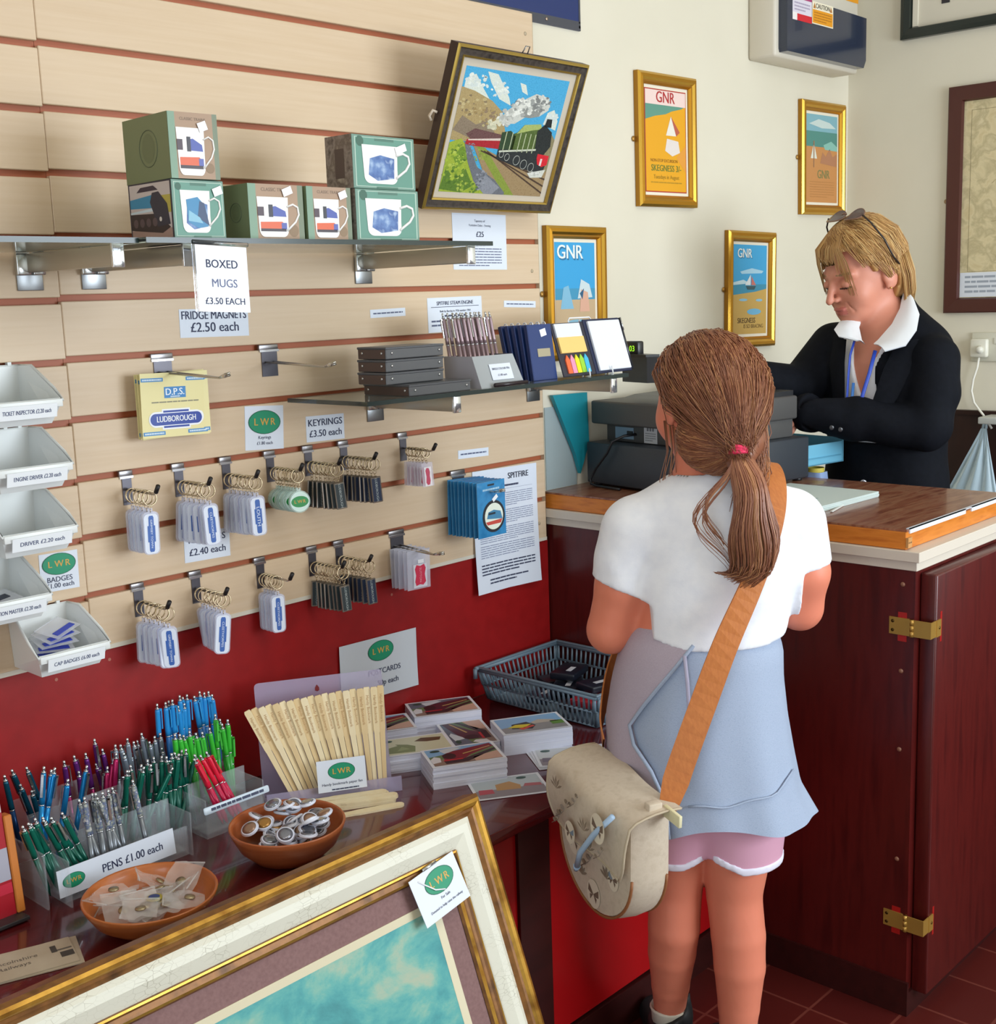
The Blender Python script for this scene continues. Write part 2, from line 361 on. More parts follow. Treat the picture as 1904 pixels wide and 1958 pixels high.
def art2(m, a, b):
    m.rect(-a, .6*b, a, b, .0045, q('7fb0bc')); m.rect(-a, .25*b, a, .62*b, .0046, q('4f8a80')); m.rect(-a, -b, a, .27*b, .0047, q('c68a50'))
    m.flat([(-.8*a, .78*b), (-.2*a, .9*b), (.5*a, .84*b), (.9*a, .72*b), (0, .7*b)], .0049, q('c6d6d2')); m.flat([(.1*a, .32*b), (.6*a, .42*b), (a, .3*b), (a, .2*b), (.2*a, .22*b)], .005, q('86bcae'))
    m.flat([(-.1*a, -.1*b), (.05*a, .16*b), (.25*a, .06*b), (.5*a, .24*b), (.7*a, .06*b), (.95*a, .14*b), (.95*a, -.16*b)], .005, q('b07a58'))
    m.flat([(-.7*a, .0), (-.5*a, .36*b), (-.3*a, 0)], .0051, q('dfe0d0')); m.rect(-.53*a, -.2*b, -.47*a, .4*b, .0052, q('9a7050'))
    m.text('GNR', .036, .12*a, -.36*b, .0052, q('7f7f4c'), bold=.02); m.lines(-.75*a, .8*a, -.9*b, -.5*b, 7, .0052, q('b98148'), 4, .3)
def art3(m, a, b):
    m.rect(-a, .05*b, a, b, .0045, q('3fa3d6')); m.rect(-a, -.14*b, a, .12*b, .0046, q('3c8fae')); m.flat([(-a, -b), (a, -b), (a, .02*b), (.3*a, -.05*b), (-a, -.12*b)], .0047, q('c9a458'))
    m.text('GNR', .036, -.3*a+.001, .79*b-.001, .005, q('2e6f94'), bold=.03); m.text('GNR', .036, -.32*a, .8*b, .0052, q('e4ebe8'), bold=.02)
    m.flat([(-.6*a, .4*b), (.1*a, .48*b), (.8*a, .42*b), (.7*a, .37*b), (-.5*a, .35*b)], .005, q('a9d2e6')); m.flat([(-a, .16*b), (-.4*a, .22*b), (0, .14*b), (-a, .1*b)], .005, q('c3dce4'))
    m.flat([(-.25*a, .08*b), (.35*a, .08*b), (.25*a, .0), (-.15*a, .0)], .0052, q('37545c')); m.flat([(.03*a, .1*b), (.03*a, .34*b), (-.3*a, .1*b)], .0052, q('dfe2e2')); m.flat([(.08*a, .1*b), (.08*a, .3*b), (.35*a, .1*b)], .0052, q('c8746c'))
    m.disc(.25*a, -.5*b, .42*a, .07*b, .005, q('6fb4d8')); m.disc(-.4*a, -.23*b, .25*a, .03*b, .005, q('8fc0d8')); m.disc(.55*a, -.24*b, .2*a, .03*b, .005, q('8fc0d8'))
    m.text('SKEGNESS', .021, -.2*a, -.7*b, .0052, q('4a3418'), bold=.01); m.text('IS SO BRACING', .0155, .22*a, -.83*b, .0052, q('6a5028'))
def art4(m, a, b):
    m.rect(-a, -.22*b, a, b, .0045, q('35a0d8')); m.rect(-a, -.16*b, a, .1*b, .0046, q('3f93b8')); m.rect(-a, -b, a, -.12*b, .0047, q('c2a884'))
    m.text('GNR', .046, -.22*a+.0015, .78*b-.0015, .005, q('1f6f9c'), bold=.03); m.text('GNR', .046, -.24*a, .8*b, .0052, q('e6eeea'), bold=.02)
    m.flat([(-.75*a, -.3*b), (-.6*a, .12*b), (-.35*a, .16*b), (-.1*a, -.3*b)], .005, q('7fb6d2')); m.flat([(.1*a, -.1*b), (.28*a, .28*b), (.7*a, .18*b), (.85*a, -.08*b)], .0051, q('c9d8dc')); m.flat([(.2*a, -.36*b), (.28*a, .08*b), (.62*a, .02*b), (.7*a, -.36*b)], .0052, q('d8a890')); m.flat([(.2*a, .0), (.42*a, .1*b), (.34*a, -.12*b)], .0053, q('2a5a7c'))
    m.disc(.1*a, -.56*b, .5*a, .05*b, .005, q('7fb0c4')); m.text('SKEGNESS', .021, 0, -.8*b, .0052, q('4a3418'), bold=.01)
poster([(1210, 135), (1322, 152), (1325, 399), (1215, 394)], 'gold framed poster with yellow beach and red railway initials, highest of the near pair', art1)
poster([(1527, 190), (1611, 203), (1605, 412), (1523, 410)], 'gold framed poster of brown sand and sea hung nearest the room corner', art2)
poster([(1383, 442), (1476, 444), (1473, 662), (1385, 664)], 'gold framed blue beach poster hung between the girl and the cashier', art3)
poster([(1035, 433), (1150, 434), (1154, 684), (1042, 690)], 'gold framed blue seaside poster beside the slatted panel behind the notepads', art4)
# navy sign above the panel
t = thing('wall_sign', 'dark blue sign board with grey lower edge above the slatted panel', 'sign', TW(0, 0, .0195))
m = MB(); m.box((1.3, 2.0735, .001), (2.408, 2.42, .0055), P('1c2f66', .4)); m.build('board', t)
m = MB(); m.box((1.3, 2.0735, .0055), (2.408, 2.094, .0062), P('45464e', .5)); m.box((2.402, 2.0735, .0055), (2.408, 2.42, .0062), P('45464e', .5)); m.build('border', t)
m = MB(); m.lathe([(.004, 0), (.0035, .0015), (.0001, .002)], P('c9b09c', .3, .8), 10, T3(2.285, 2.085, .0062)); m.build('screw', t)
# electrical consumer unit
t = thing('fuse_box', 'cream electrical fuse box with smoked lid and warning stickers near the room corner', 'fuse box', TW(3.152, 2.088, .02))
m = MB(); m.box((0, 0, 0), (.478, .36, .085), P('d8d0c0', .45), .008); m.build('casing', t)
m = MB(); m.prism([(.018, .022), (.022, .012), (.462, .012), (.476, .035), (.476, .155), (.025, .162), (.018, .15)], .085, .112, P('2b3346', .15, coat=.3)); m.build('lid', t)
m = MB(); m.rect(.045, .112, .15, .168, .1124, q('dcd6e2')); m.rect(.045, .155, .15, .168, .1126, q('a8386e')); m.rect(.07, .098, .15, .116, .1126, q('d01f2c')); m.rect(.045, .098, .07, .118, .1126, q('efe9e6')); m.lines(.055, .14, .122, .148, 3, .1128, q('b0a6bc')); m.build('sticker', t)['label'] = 'white, purple and red sticker'
m = MB(); m.rect(.152, .1, .272, .16, .1124, q('efe6cc')); m.rect(.155, .103, .269, .139, .1126, q('e69a17')); m.text('CAUTION', .018, .212, .149, .1127, q('2a2320'), bold=.02); m.flat([(.158, .142), (.172, .142), (.165, .157)], .1127, q('b5742a')); m.flat([(.252, .142), (.266, .142), (.259, .157)], .1127, q('b5742a')); m.lines(.163, .262, .107, .135, 4, .1128, q('b9770f')); m.build('sticker', t)['label'] = 'yellow caution sticker'
m = MB(); m.rect(.398, .2, .474, .23, .0856, q('e69a17')); m.lines(.405, .468, .206, .224, 2, .0858, q('a0650c')); m.build('sticker', t)['label'] = 'small orange sticker'
# black framed sign + map on the back wall
y0 = -.157
t = thing('framed_sign', 'white sign with dark letters in a dark green frame, top right corner', 'sign', TB(y0, 2.181))
m = MB(); m.frame(1.0, .5, [(0, 0), (0, .02), (.012, .026), (.028, .022), (.032, .008)], [P('1d2622', .25)]*4, T3(.5, .25, 0)); m.build('frame', t)
m = MB(); m.rect(.02, .02, .98, .48, .006, P('d9d2c0', .6)); m.box((.034, .034, .006), (.05, .46, .012), P('e4decb', .6))
for k in range(5): m.rect(.12+.085*k, .085, .145+.085*k, .4, .0075, P('29262c', .5))
m.build('panel', t)
t = thing('framed_map', 'old pale map in a wide brown wood frame on the back wall', 'picture', TB(-.31, 1.37))
W_, H_ = .62, .655
m = MB(); m.frame(W_, H_, [(0, 0), (0, .016), (.004, .019), (.04, .017), (.044, .006)], [P('4a1f17', .4)]*4, T3(W_/2, H_/2, 0)); m.build('frame', t)
m = MB(); m.rect(.03, .03, W_-.03, H_-.03, .004, noisemat('old_map', ['cdbb8f', 'd8c9a0', 'bcae86', 'd9cba4'], 26, rough=.6, detail=8, dist=.5))
for d in (.06,): 
    for a, b, c, e in ((.066, .12, .067, H_-.07), (.066, .12, W_-.066, .121), (.066, H_-.071, W_-.066, H_-.07)): m.rect(a, b, c, e, .0045, P('8d8262'))
rg = random.Random(3)
for k in range(12):
    p = [(rg.uniform(.08, .3), rg.uniform(.13, H_-.08), .0047)]
    for j in range(5): p.append((p[-1][0]+rg.uniform(-.02, .06), p[-1][1]+rg.uniform(-.05, .05), .0047))
    m.tube([Vector(x) for x in p], .0004, P('b5aa84', .7), 4)
m.build('map_sheet', t)
m = MB(); m.box((.045, .046, .004), (.3, .118, .006), P('dde2ea', .5)); m.lines(.06, .29, .055, .112, 4, .0062, P('9ca4b0')); m.build('caption_card', t)
m = MB(); m.lathe([(.007, 0), (.007, .003), (.0001, .004)], P('a58a6a', .4, .5), 12, T3(-.005, .33, 0)); m.build('wall_fixing', t)
# socket, plug, cable
t = thing('wall_socket', 'white double wall socket to the right of the cashier', 'socket', TB(-.397, 1.225))
m = MB(); m.box((0, 0, 0), (.146, .086, .009), P('d8d5c4', .35), .003); m.box((.068, .052, .009), (.08, .07, .012), P('e2dfd0', .35), .001); m.box((.086, .052, .009), (.098, .07, .012), P('e2dfd0', .35), .001); m.build('faceplate', t)
t = thing('plug', 'white plug with a white cable in the wall socket', 'plug', TB(-.4, 1.238))
m = MB(); m.box((0, 0, .0095), (.052, .055, .03), P('e4e1d2', .35), .006); m.tube([(.03, .025, .03), (.036, .022, .042)], .011, P('e8e5d6', .35)); m.build('plug_body', t)
m = MB(); m.tube([(.026, .002, .02), (.022, -.03, .022), (.012, -.065, .024), (.008, -.1, .025), (.018, -.135, .027), (.035, -.155, .03), (.05, -.17, .034), (.075, -.21, .03)], .0035, P('e8e5da', .4)); m.build('cable', t)
m = MB(); m.box((0, 0, .001), (.3, .02, .1), P('c9ccc8', .4), .003); tag(m.build('wall_shelf', T=TB(-.467, 1.05, 3.718)), 'narrow white shelf edge below the wall socket', 'shelf')
# translucent carrier bag hanging below the shelf
t = thing('carrier_bag', 'translucent pale blue carrier bag hanging below the wall socket', 'bag', TB(-.44, 1.03))
BAGM = P('c2d8e2', .35, trans=.25, spec=.4)
m = MB(); rows = []
for i in range(17):
    s = i/16; z = -.30*s; hw = .008+.10*s**1.05; row = []
    for j in range(25):
        u = -1+j/12; fold = .007*math.sin(u*9+2.5*s)*(1-s*.3)*min(1, s*3)
        row.append((.02+u*hw-.045*s, z-.012*math.cos(u*3)*s, .05+.03*s*(1-u*u)+fold))
    rows.append(row)
m.grid(rows, BAGM); back = [[(p[0], p[1], .055-(p[2]-.05)*.5) for p in r] for r in rows]; m.grid(back, BAGM, flip=True); m.build('bag_body', t)
m = MB(); m.tube([(.016, .0, .05), (.018, .024, .045), (.022, .026, .04), (.026, .0, .05)], .004, BAGM); m.build('handle', t)
# ================================================================ shelves on the panelling
CHROME = P('c8ccce', .18, .95); CHROME_D = P('8c8f92', .3, .9); STEEL = P('6e6c70', .35, .8)
GLASS = P('e2eeea', .04, trans=.94); GLASSEDGE = P('1b2b2a', .2)
def glass_shelf(x0, x1, depth, z, label):
    t = thing('glass_shelf', label, 'shelf', TD(x0, 0, z))
    m = MB(); m.box((0, -.02, 0), (x1-x0, -depth+.001, .008), GLASS); m.build('pane', t)
    m = MB(); m.box((0, -depth, 0), (x1-x0, -depth+.0012, .008), GLASSEDGE); m.build('polished_edge', t); return t
def bracket(x, z, length, label, drop=.05, ph=.02):
    t = thing('shelf_bracket', label, 'bracket', TW(x, z))
    m = MB(); m.box((-.022, -drop+.018, .0005), (.022, .02, .0035), CHROME_D, .001); m.box((-.024, -.008, .0035), (.0, .04-.012, .012), CHROME, .002); m.box((.003, -.008, .0035), (.024, .028, .012), CHROME, .002); m.build('back_plate', t)
    m = MB(); m.box((-.007, -.004, .003), (.007, .026, length), P('b9b2a4', .3, .7), .0015); m.build('arm', t)
    m = MB(); m.box((-.0095, -.006, length), (.0095, .028, length+.006), P('e8ecf2', .1, .9), .001); m.build('end_cap', t)
    return t
bracket(.978, 1.531, .27, 'chrome shelf bracket at the far left under the upper glass shelf')
bracket(1.09, 1.531, .28, 'chrome shelf bracket left of the boxed mugs sign')
bracket(1.682, 1.531, .30, 'chrome shelf bracket below the pair of teal mug boxes')
bracket(1.695, 1.2535, .235, 'chrome shelf bracket below the stacked grey tins')
bracket(2.185, 1.2535, .235, 'chrome shelf bracket at the slatted panel end, under the open notepad')
glass_shelf(.30, .998, .3, 1.558, 'empty upper glass shelf at the far left'); glass_shelf(1.001, 1.73, .315, 1.558, 'upper glass shelf carrying the boxed mugs')
SHZ = 1.566
glass_shelf(1.46, 2.225, .25, 1.28, 'lower glass shelf carrying tins, pens and notebooks'); LSZ = 1.288
# ---- boxed mugs
GREEN = P('6f9183', .45); OLIVE = P('77805c', .5); BROWN = P('a68a72', .5); WHT = P('eeece8', .4)
def mug_art(m, w, h, kind, z):
    cx, cy = -.07*w, -.04*h; mw, mh = .28*w, .36*h
    if kind == 'teal':
        m.rect(-w*.46, -h*.46, w*.46, h*.46, z, P('b9cfbf', .5)); m.rect(-w*.447, -h*.45, w*.447, h*.45, z+.0001, P('5f9080', .45))
        m.disc(-w*.38, h*.38, w*.06, w*.06, z+.0002, P('3d6454', .5), 16); m.rect(-.15*w, .40*h, .16*w, .45*h, z+.0002, P('4f7668', .5)); m.rect(-.14*w, -.49*h, .2*w, -.455*h, z+.0002, P('48705f', .5))
    else:
        m.rect(-w*.5, -h*.5, -.36*w, h*.5, z, P('7c9a84', .45)); m.rect(-.36*w, -h*.5, w*.40, h*.5, z, BROWN); m.rect(.40*w, -h*.5, .5*w, h*.5, z, P('74806a', .45))
        m.text('CLASSIC TRAINS', .072*w, 0, .4*h, z+.0002, P('75604f'), bold=.01); cy = -.09*h
    m.tube([(cx+mw*.9, cy+.52*mh, z+.0006), (cx+mw*1.3, cy+.66*mh, z+.0006), (cx+mw*1.62, cy+.52*mh, z+.0006), (cx+mw*1.68, cy+.15*mh, z+.0006), (cx+mw*1.45, cy-.22*mh, z+.0006), (cx+mw*1.15, cy-.45*mh, z+.0006), (cx+mw*.86, cy-.68*mh, z+.0006)], .017*w, WHT, 6)
    m.flat([(cx-mw*1.02, cy+mh)]+[(cx+mw*(1.0-.06*k/4), cy+mh*(1-.4*k)) for k in range(4)]+[(cx+mw*(.62+.34*math.cos(R(a))), cy-mh*(.62+.38*math.sin(R(a)))) for a in range(0, 91, 18)]+[(cx-mw*(.6+.34*math.cos(R(a))), cy-mh*(.62+.38*math.sin(R(a)))) for a in range(90, -1, -18)], z+.0008, WHT)
    if kind == 'teal':
        m.flat([(cx-.7*mw, cy-.55*mh), (cx-.6*mw, cy+.3*mh), (cx, cy+.5*mh), (cx+.8*mw, cy+.35*mh), (cx+.75*mw, cy-.7*mh), (cx-.2*mw, cy-.85*mh)], z+.001, noisemat('mug_blue', ['9fb6d4', '5f7fb4', '3f5f9c', 'b5c9e2'], 38, rough=.4))
    elif kind == 'bluemug':
        pass
    else:
        m.flat([(cx-.3*mw, cy+.05*mh), (cx-.2*mw, cy+.5*mh), (cx+.15*mw, cy+.55*mh), (cx+.8*mw, cy+.3*mh), (cx+.85*mw, cy+.02*mh)], z+.001, P('4c5aa6', .4)); m.rect(cx-.3*mw, cy, cx-.02*mw, cy+.62*mh, z+.0011, P('35343f', .4)); m.rect(cx-mw, cy+.05*mh, cx-.6*mw, cy+.5*mh, z+.001, P('4a3a44', .4))
        m.flat([(cx-.85*mw, cy-.25*mh), (cx+.55*mw, cy-.22*mh), (cx+.82*mw, cy-.4*mh), (cx+.8*mw, cy-.6*mh), (cx-.85*mw, cy-.6*mh)], z+.001, P('d8613c', .4)); m.rect(cx+.5*mw, cy-.6*mh, cx+.85*mw, cy-.28*mh, z+.0011, P('5660a8', .4)); m.rect(cx-.85*mw, cy-.72*mh, cx+.8*mw, cy-.58*mh, z+.0011, P('3c3038', .4))
        m.disc(w*.3, -.33*h, .09*w, .09*w, z+.0003, P('8c7358', .5), 18)
def mugbox(x, y, z, w, d, h, rot, kind, label, side=None, sticker=(.3, .36)):
    t = thing('mug_box', label, 'mug box', TD(x, y, z, rot), 'boxed mugs on the upper shelf')
    sm = {'teal': P('6a5a50', .5), 'classic': OLIVE, 'loco': P('6a5a50', .5)}[kind] if side is None else side
    m = MB(); front = P('6f9183', .45)
    m.box((0, 0, 0), (w, d, h), front, .001, seg=1); F = Matrix(((1, 0, 0, w/2), (0, 0, -1, -.0003), (0, 1, 0, h/2), (0, 0, 0, 1)))
    b = MB(); b.T = F
    mug_art(b, w, h, 'teal' if kind in ('teal', 'loco') else 'classic', 0)
    if kind == 'loco':
        cx, cy = -.05*w, -.04*h; b.flat([(cx-.18*w, cy-.18*h), (cx-.2*w, cy+.2*h), (cx+.02*w, cy+.25*h), (cx+.16*w, cy+.1*h), (cx+.2*w, cy-.25*h), (cx, cy-.28*h)], .0012, P('2f7fae', .4)); b.flat([(cx+.0*w, cy-.1*h), (cx+.05*w, cy+.18*h), (cx+.14*w, cy+.15*h), (cx+.22*w, cy-.24*h)], .0013, P('2a3f66', .4)); b.flat([(cx-.16*w, cy+.02*h), (cx+.04*w, cy-.1*h), (cx+.1*w, cy-.2*h), (cx-.18*w, cy-.16*h)], .0014, P('7fb4cc', .4))
    m.build('carton', t); b.build('front_print', t)
    s = MB(); s.T = Matrix(((0, 0, -1, -.0003), (-1, 0, 0, d/2), (0, 1, 0, h/2), (0, 0, 0, 1)))   # left face, seen from outside
    a, c = d/2, h/2
    if kind == 'loco':                                   # blue streamlined engine photograph
        s.rect(-a, -c, a, c, 0, P('2f2b3c', .45)); s.rect(-a*.94, -c*.95, a*.94, c*.95, .0002, P('c9bcb8', .5)); s.rect(.2*a, -.1*c, .94*a, .5*c, .0003, P('b9a94e', .5)); s.rect(-a*.94, -c*.95, a*.94, -.62*c, .0003, P('a88a80', .5))
        s.flat([(-.94*a, .15*c), (-.94*a, .45*c), (.1*a, .55*c), (.2*a, .1*c)], .0004, P('2f86ae', .4)); s.flat([(-.94*a, -.05*c), (-.94*a, .02*c), (.25*a, .1*c), (.3*a, 0)], .0005, P('c9d8e0', .4))
        s.flat([(.0, .3*c), (.12*a, .62*c), (.42*a, .64*c), (.78*a, .2*c), (.88*a, -.5*c), (.3*a, -.55*c)], .0006, P('23263a', .35)); s.flat([(-.94*a, -.05*c), (.3*a, -.1*c), (.88*a, -.6*c), (.5*a, -.78*c), (-.94*a, -.6*c)], .0005, P('2c2026', .4))
        for k in range(4): s.disc(-.72*a+.3*a*k, -.38*c, .11*a, .11*a, .0007, P('57464c', .4), 14)
        s.disc(.45*a, -.3*c, .06*a, .06*a, .0008, P('d8d0c8', .4), 10); s.flat([(-.6*a, .68*c), (-.4*a, .84*c), (.2*a, .86*c), (.4*a, .7*c)], .0006, P('3b2f3e', .5))
    elif kind == 'teal':
        s.rect(-a, -c, a, c, 0, noisemat('old_loco_photo', ['4a3c36', '8f8076', '6a5a50', 'a39484'], 45, rough=.5)); s.rect(-.3*a, -.6*c, .4*a, .5*c, .0002, P('55443e', .5))
    else:
        s.rect(-a, -c, a, c, 0, OLIVE); s.ring((.1*a, 0, .0), .2*d, .0008, P('5a634a', .5), k=4); s.disc(.1*a, 0, .14*d, .16*d, .0002, P('6b7452', .5))
    s.build('side_print', t)
    if sticker:
        k = MB(); k.T = F @ T3(sticker[0]*w, sticker[1]*h, .0018) @ RZ(.35); k.box((-.09*w, -.07*h, 0), (.09*w, .07*h, .0004), P('f2f0f2', .5)); k.build('price_sticker', t)
g = SHZ
mugbox(1.064, -.292, g, .092, .118, .086, 0, 'loco', 'mug box with a blue engine photo on its left side, below the olive one', sticker=(.36, .32))
mugbox(1.066, -.292, g+.0872, .083, .135, .0955, R(-3), 'classic', 'olive topped mug box standing on the blue engine mug box', sticker=(.18, .3))
mugbox(1.207, -.283, g, .108, .075, .0865, 0, 'classic', 'brown fronted mug box, left of the two side by side', sticker=(.2, .38))
mugbox(1.322, -.284, g, .094, .09, .0865, 0, 'classic', 'brown fronted mug box, right of the two side by side', sticker=(.3, .36))
mugbox(1.426, -.285, g, .146, .05, .0865, 0, 'teal', 'teal mug box at the bottom of the right hand pair', sticker=None)
mugbox(1.424, -.285, g+.0872, .146, .068, .0885, R(1), 'teal', 'teal mug box on top of the right hand pair', sticker=(.26, .28))
# ---- tapestry of a steam train
w, h = .40, .327
T = Matrix.Translation((1.803, -.052, 1.645)) @ RX(R(90+22))      # x right, y up the picture, leaning out at the top
t = thing('tapestry_picture', 'dark framed tapestry of a green steam train leaning out from the wall', 'picture', T)
m = MB(); DK = noisemat('dark_frame', ['2a211d', '4a423c', '241c19'], 60, rough=.35); GL = P('b79a4c', .3, .8)
m.frame(w, h, [(0, -.022), (0, 0), (.003, .003), (.006, .003), (.009, 0), (.02, -.001), (.0205, .001), (.024, .0), (.024, -.006)], [P('33201a', .4), GL, GL, DK, DK, GL, GL, GL], T3(w/2, h/2, 0)); m.box((.005, .005, -.021), (w-.005, h-.005, -.012), P('6b5a44', .7)); m.build('frame', t)
m = MB(); m.rect(.02, .02, w-.02, h-.02, -.007, P('c6bba9', .7)); m.build('mount', t)
m = MB(); x0, x1, y0, y1 = .042, w-.042, .036, h-.04; X = lambda u: x0+(x1-x0)*u; Y = lambda v: y0+(y1-y0)*v
def pl(pts, c, z, sc=None): m.flat([(X(u), Y(v)) for u, v in pts], -.0068+z*.0001, sc or noisemat('wool_'+c, [c, c, '%02x%02x%02x' % tuple(max(0, int(c[i:i+2], 16)-22) for i in (0, 2, 4))], 420, rough=.9, bump=.3, bscale=400))
pl([(0, 0), (1, 0), (1, 1), (0, 1)], '4aa6d2', 0)
for c in ([(.02, .9), (.1, .95), (.2, .84), (.3, .74), (.22, .74), (.02, .8)], [(.2, .98), (.3, .97), (.45, .8), (.48, .74), (.36, .78), (.25, .9)], [(.52, .93), (.58, .92), (.62, .84), (.56, .86)], [(.86, .72), (.92, .75), (.98, .66), (.98, .58), (.84, .62)]): pl(c, 'd5dbd0', 1)
pl([(0, .42), (0, .84), (.12, .82), (.3, .76), (.42, .68), (.5, .5), (.4, .42)], 'ab9668', 2); pl([(0, .5), (.06, .62), (.2, .56), (.3, .6), (.4, .5), (.2, .44)], '8a7a66', 3)
pl([(.78, .4), (.84, .6), (.92, .58), (1, .5), (1, .2), (.8, .3)], '8b8260', 2)
pl([(.38, .58), (.46, .7), (.56, .78), (.7, .86), (.84, .84), (.86, .74), (.78, .68), (.7, .7), (.56, .6)], 'c9cac2', 4); pl([(.6, .66), (.68, .8), (.8, .78), (.78, .68), (.7, .66)], '8f918c', 5); pl([(.5, .64), (.56, .74), (.64, .8), (.62, .7)], 'e2e2da', 6)
pl([(0, 0), (0, .4), (.1, .44), (.2, .34), (.5, 0)], '9cae3a', 4); pl([(.0, .02), (.02, .2), (.12, .1), (.2, .2), (.3, .06), (.2, 0)], '5c7c2c', 5); pl([(.05, .3), (.14, .38), (.2, .28), (.12, .2)], '70902e', 5)
pl([(.2, .42), (.5, 0), (1, 0), (1, .22), (.6, .28)], '9d8560', 5); pl([(.24, .4), (.62, .0), (.72, 0), (.34, .38)], '86963c', 6)
pl([(.13, .42), (.17, .42), (.3, .22), (.5, .12), (.62, .02), (.62, 0), (.42, 0), (.3, .1), (.2, .26)], '6d7078', 7); pl([(.32, .08), (.4, .16), (.56, .06), (.5, .0), (.42, .0)], '8b8e96', 8)
for k in range(3): pl([(.3+.03*k, .36), (1, .16-.06*k), (1, .145-.06*k), (.3+.03*k, .35)], '4d3a2c', 8)
pl([(.13, .48), (.2, .53), (.46, .5), (.46, .44), (.18, .44)], '6b4a48', 7); pl([(.14, .4), (.15, .44), (.46, .47), (.46, .38), (.2, .39)], 'a8222c', 8); pl([(.16, .44), (.46, .47), (.46, .45), (.16, .43)], 'd8c8bc', 9)
pl([(.46, .36), (.46, .52), (.54, .54), (.6, .5), (.6, .36)], '31462c', 9); pl([(.58, .38), (.58, .52), (.78, .6), (.92, .58), (.96, .46), (.9, .36), (.74, .38)], '52652f', 9); pl([(.6, .52), (.66, .6), (.82, .62), (.84, .58), (.74, .56)], 'a5b268', 10)
pl([(.82, .38), (.8, .56), (.86, .62), (.95, .56), (.97, .44), (.92, .36)], '262b2a', 11); pl([(.86, .6), (.87, .67), (.92, .67), (.93, .6)], '1f2324', 11)
for u in (.5, .56, .64, .69, .74, .79): pl([(u, .37), (u, .53), (u+.008, .53), (u+.008, .37)], 'b8bf9a', 12)
pl([(.46, .3), (.46, .38), (.82, .4), (.97, .3), (.95, .18), (.8, .22), (.62, .26)], '2b2f30', 10); pl([(.47, .37), (.83, .41), (.83, .395), (.47, .355)], 'c8ccb8', 12)
for u, v, r in ((.66, .3, .03), (.74, .27, .03), (.82, .25, .028), (.56, .32, .022), (.5, .34, .02)): m.ring((X(u), Y(v), -.0054), r*.33, .0007, q('b9bcb4'), k=4)
pl([(.86, .33), (.86, .37), (.98, .36), (.98, .28), (.93, .26), (.88, .28)], 'd2202f', 13); pl([(.9, .33), (.92, .33), (.92, .27), (.9, .27)], 'e8d4d0', 14); pl([(.8, .2), (.98, .24), (.96, .17), (.84, .16)], 'd0d2c8', 12)
g2 = random.Random(17)
def puffs(cx, cy, rx, ry, n, cols, z, r0=.012, r1=.03):
    for i in range(n):
        a = g2.uniform(0, 6.28); q_ = math.sqrt(g2.random()); u, v_ = cx+rx*q_*math.cos(a), cy+ry*q_*math.sin(a); r_ = g2.uniform(r0, r1)
        k = 6; pl([(u+r_*g2.uniform(.6, 1.1)*math.cos(6.28*j/k), v_+r_*g2.uniform(.5, .9)*math.sin(6.28*j/k)) for j in range(k)], g2.choice(cols), z+.2*g2.random())
puffs(.46, .64, .07, .06, 26, ('c9cac2', 'b4b5ae', 'dcdcd4'), 7); puffs(.6, .74, .11, .07, 60, ('d8d8d0', 'a9aaa6', '8f918c', 'e6e6de', 'c2c3bc'), 7); puffs(.76, .79, .1, .06, 60, ('dcdcd4', '9a9c98', '7e807e', 'c9cac2'), 7); puffs(.36, .58, .07, .05, 24, ('d5d0b4', 'c2c0a4'), 7)
puffs(.12, .9, .1, .05, 24, ('dfe4dc', 'cdd6d2'), 1.2); puffs(.32, .86, .12, .06, 26, ('e2e6de', 'd0d8d4'), 1.2, .01, .022); puffs(.92, .68, .06, .04, 16, ('e0e4dc', 'cfd8d4'), 1.2)
puffs(.14, .7, .13, .09, 50, ('b39d6c', '9c8558', 'bfae80', '87765a'), 3.4, .008, .02); puffs(.3, .62, .1, .07, 36, ('a8925f', '8f7a60', 'b8a878'), 3.4, .008, .02); puffs(.9, .42, .07, .1, 30, ('8b8260', '7a8a4c', '9c9068'), 2.4, .008, .02)
puffs(.1, .22, .1, .17, 90, ('a3b83e', '86a035', '6a8a2c', 'b5c456', '4f7026'), 6, .008, .022); puffs(.26, .06, .13, .06, 40, ('7d9a34', '5c7c2c', 'a6b54a'), 6, .008, .02); puffs(.3, .32, .08, .05, 20, ('96a544', '7f9038'), 6.2, .006, .014)
puffs(.36, .12, .05, .09, 34, ('7d818a', '9497a0', '5f636b'), 8.4, .006, .016); puffs(.2, .36, .05, .05, 16, ('7a7d86', '8f929a'), 8.4, .005, .01); puffs(.9, .2, .07, .02, 16, ('dcdcd6', 'b9bab4'), 13, .006, .014)
m.build('tapestry', t)
m = MB(); m.tube([(w*.49, h+.0, -.012), (w*.505, h+.014, -.012), (w*.535, h+.014, -.012), (w*.53, h+.0, -.012)], .0013, CHROME_D, 6); m.build('hanging_ring', t)
m = MB(); m.tube([(-.001, .19, -.016), (-.009, .192, -.02), (-.012, .18, -.024), (-.006, .172, -.022)], .003, P('d8c8b4', .7), 6); m.build('cord_end', t)

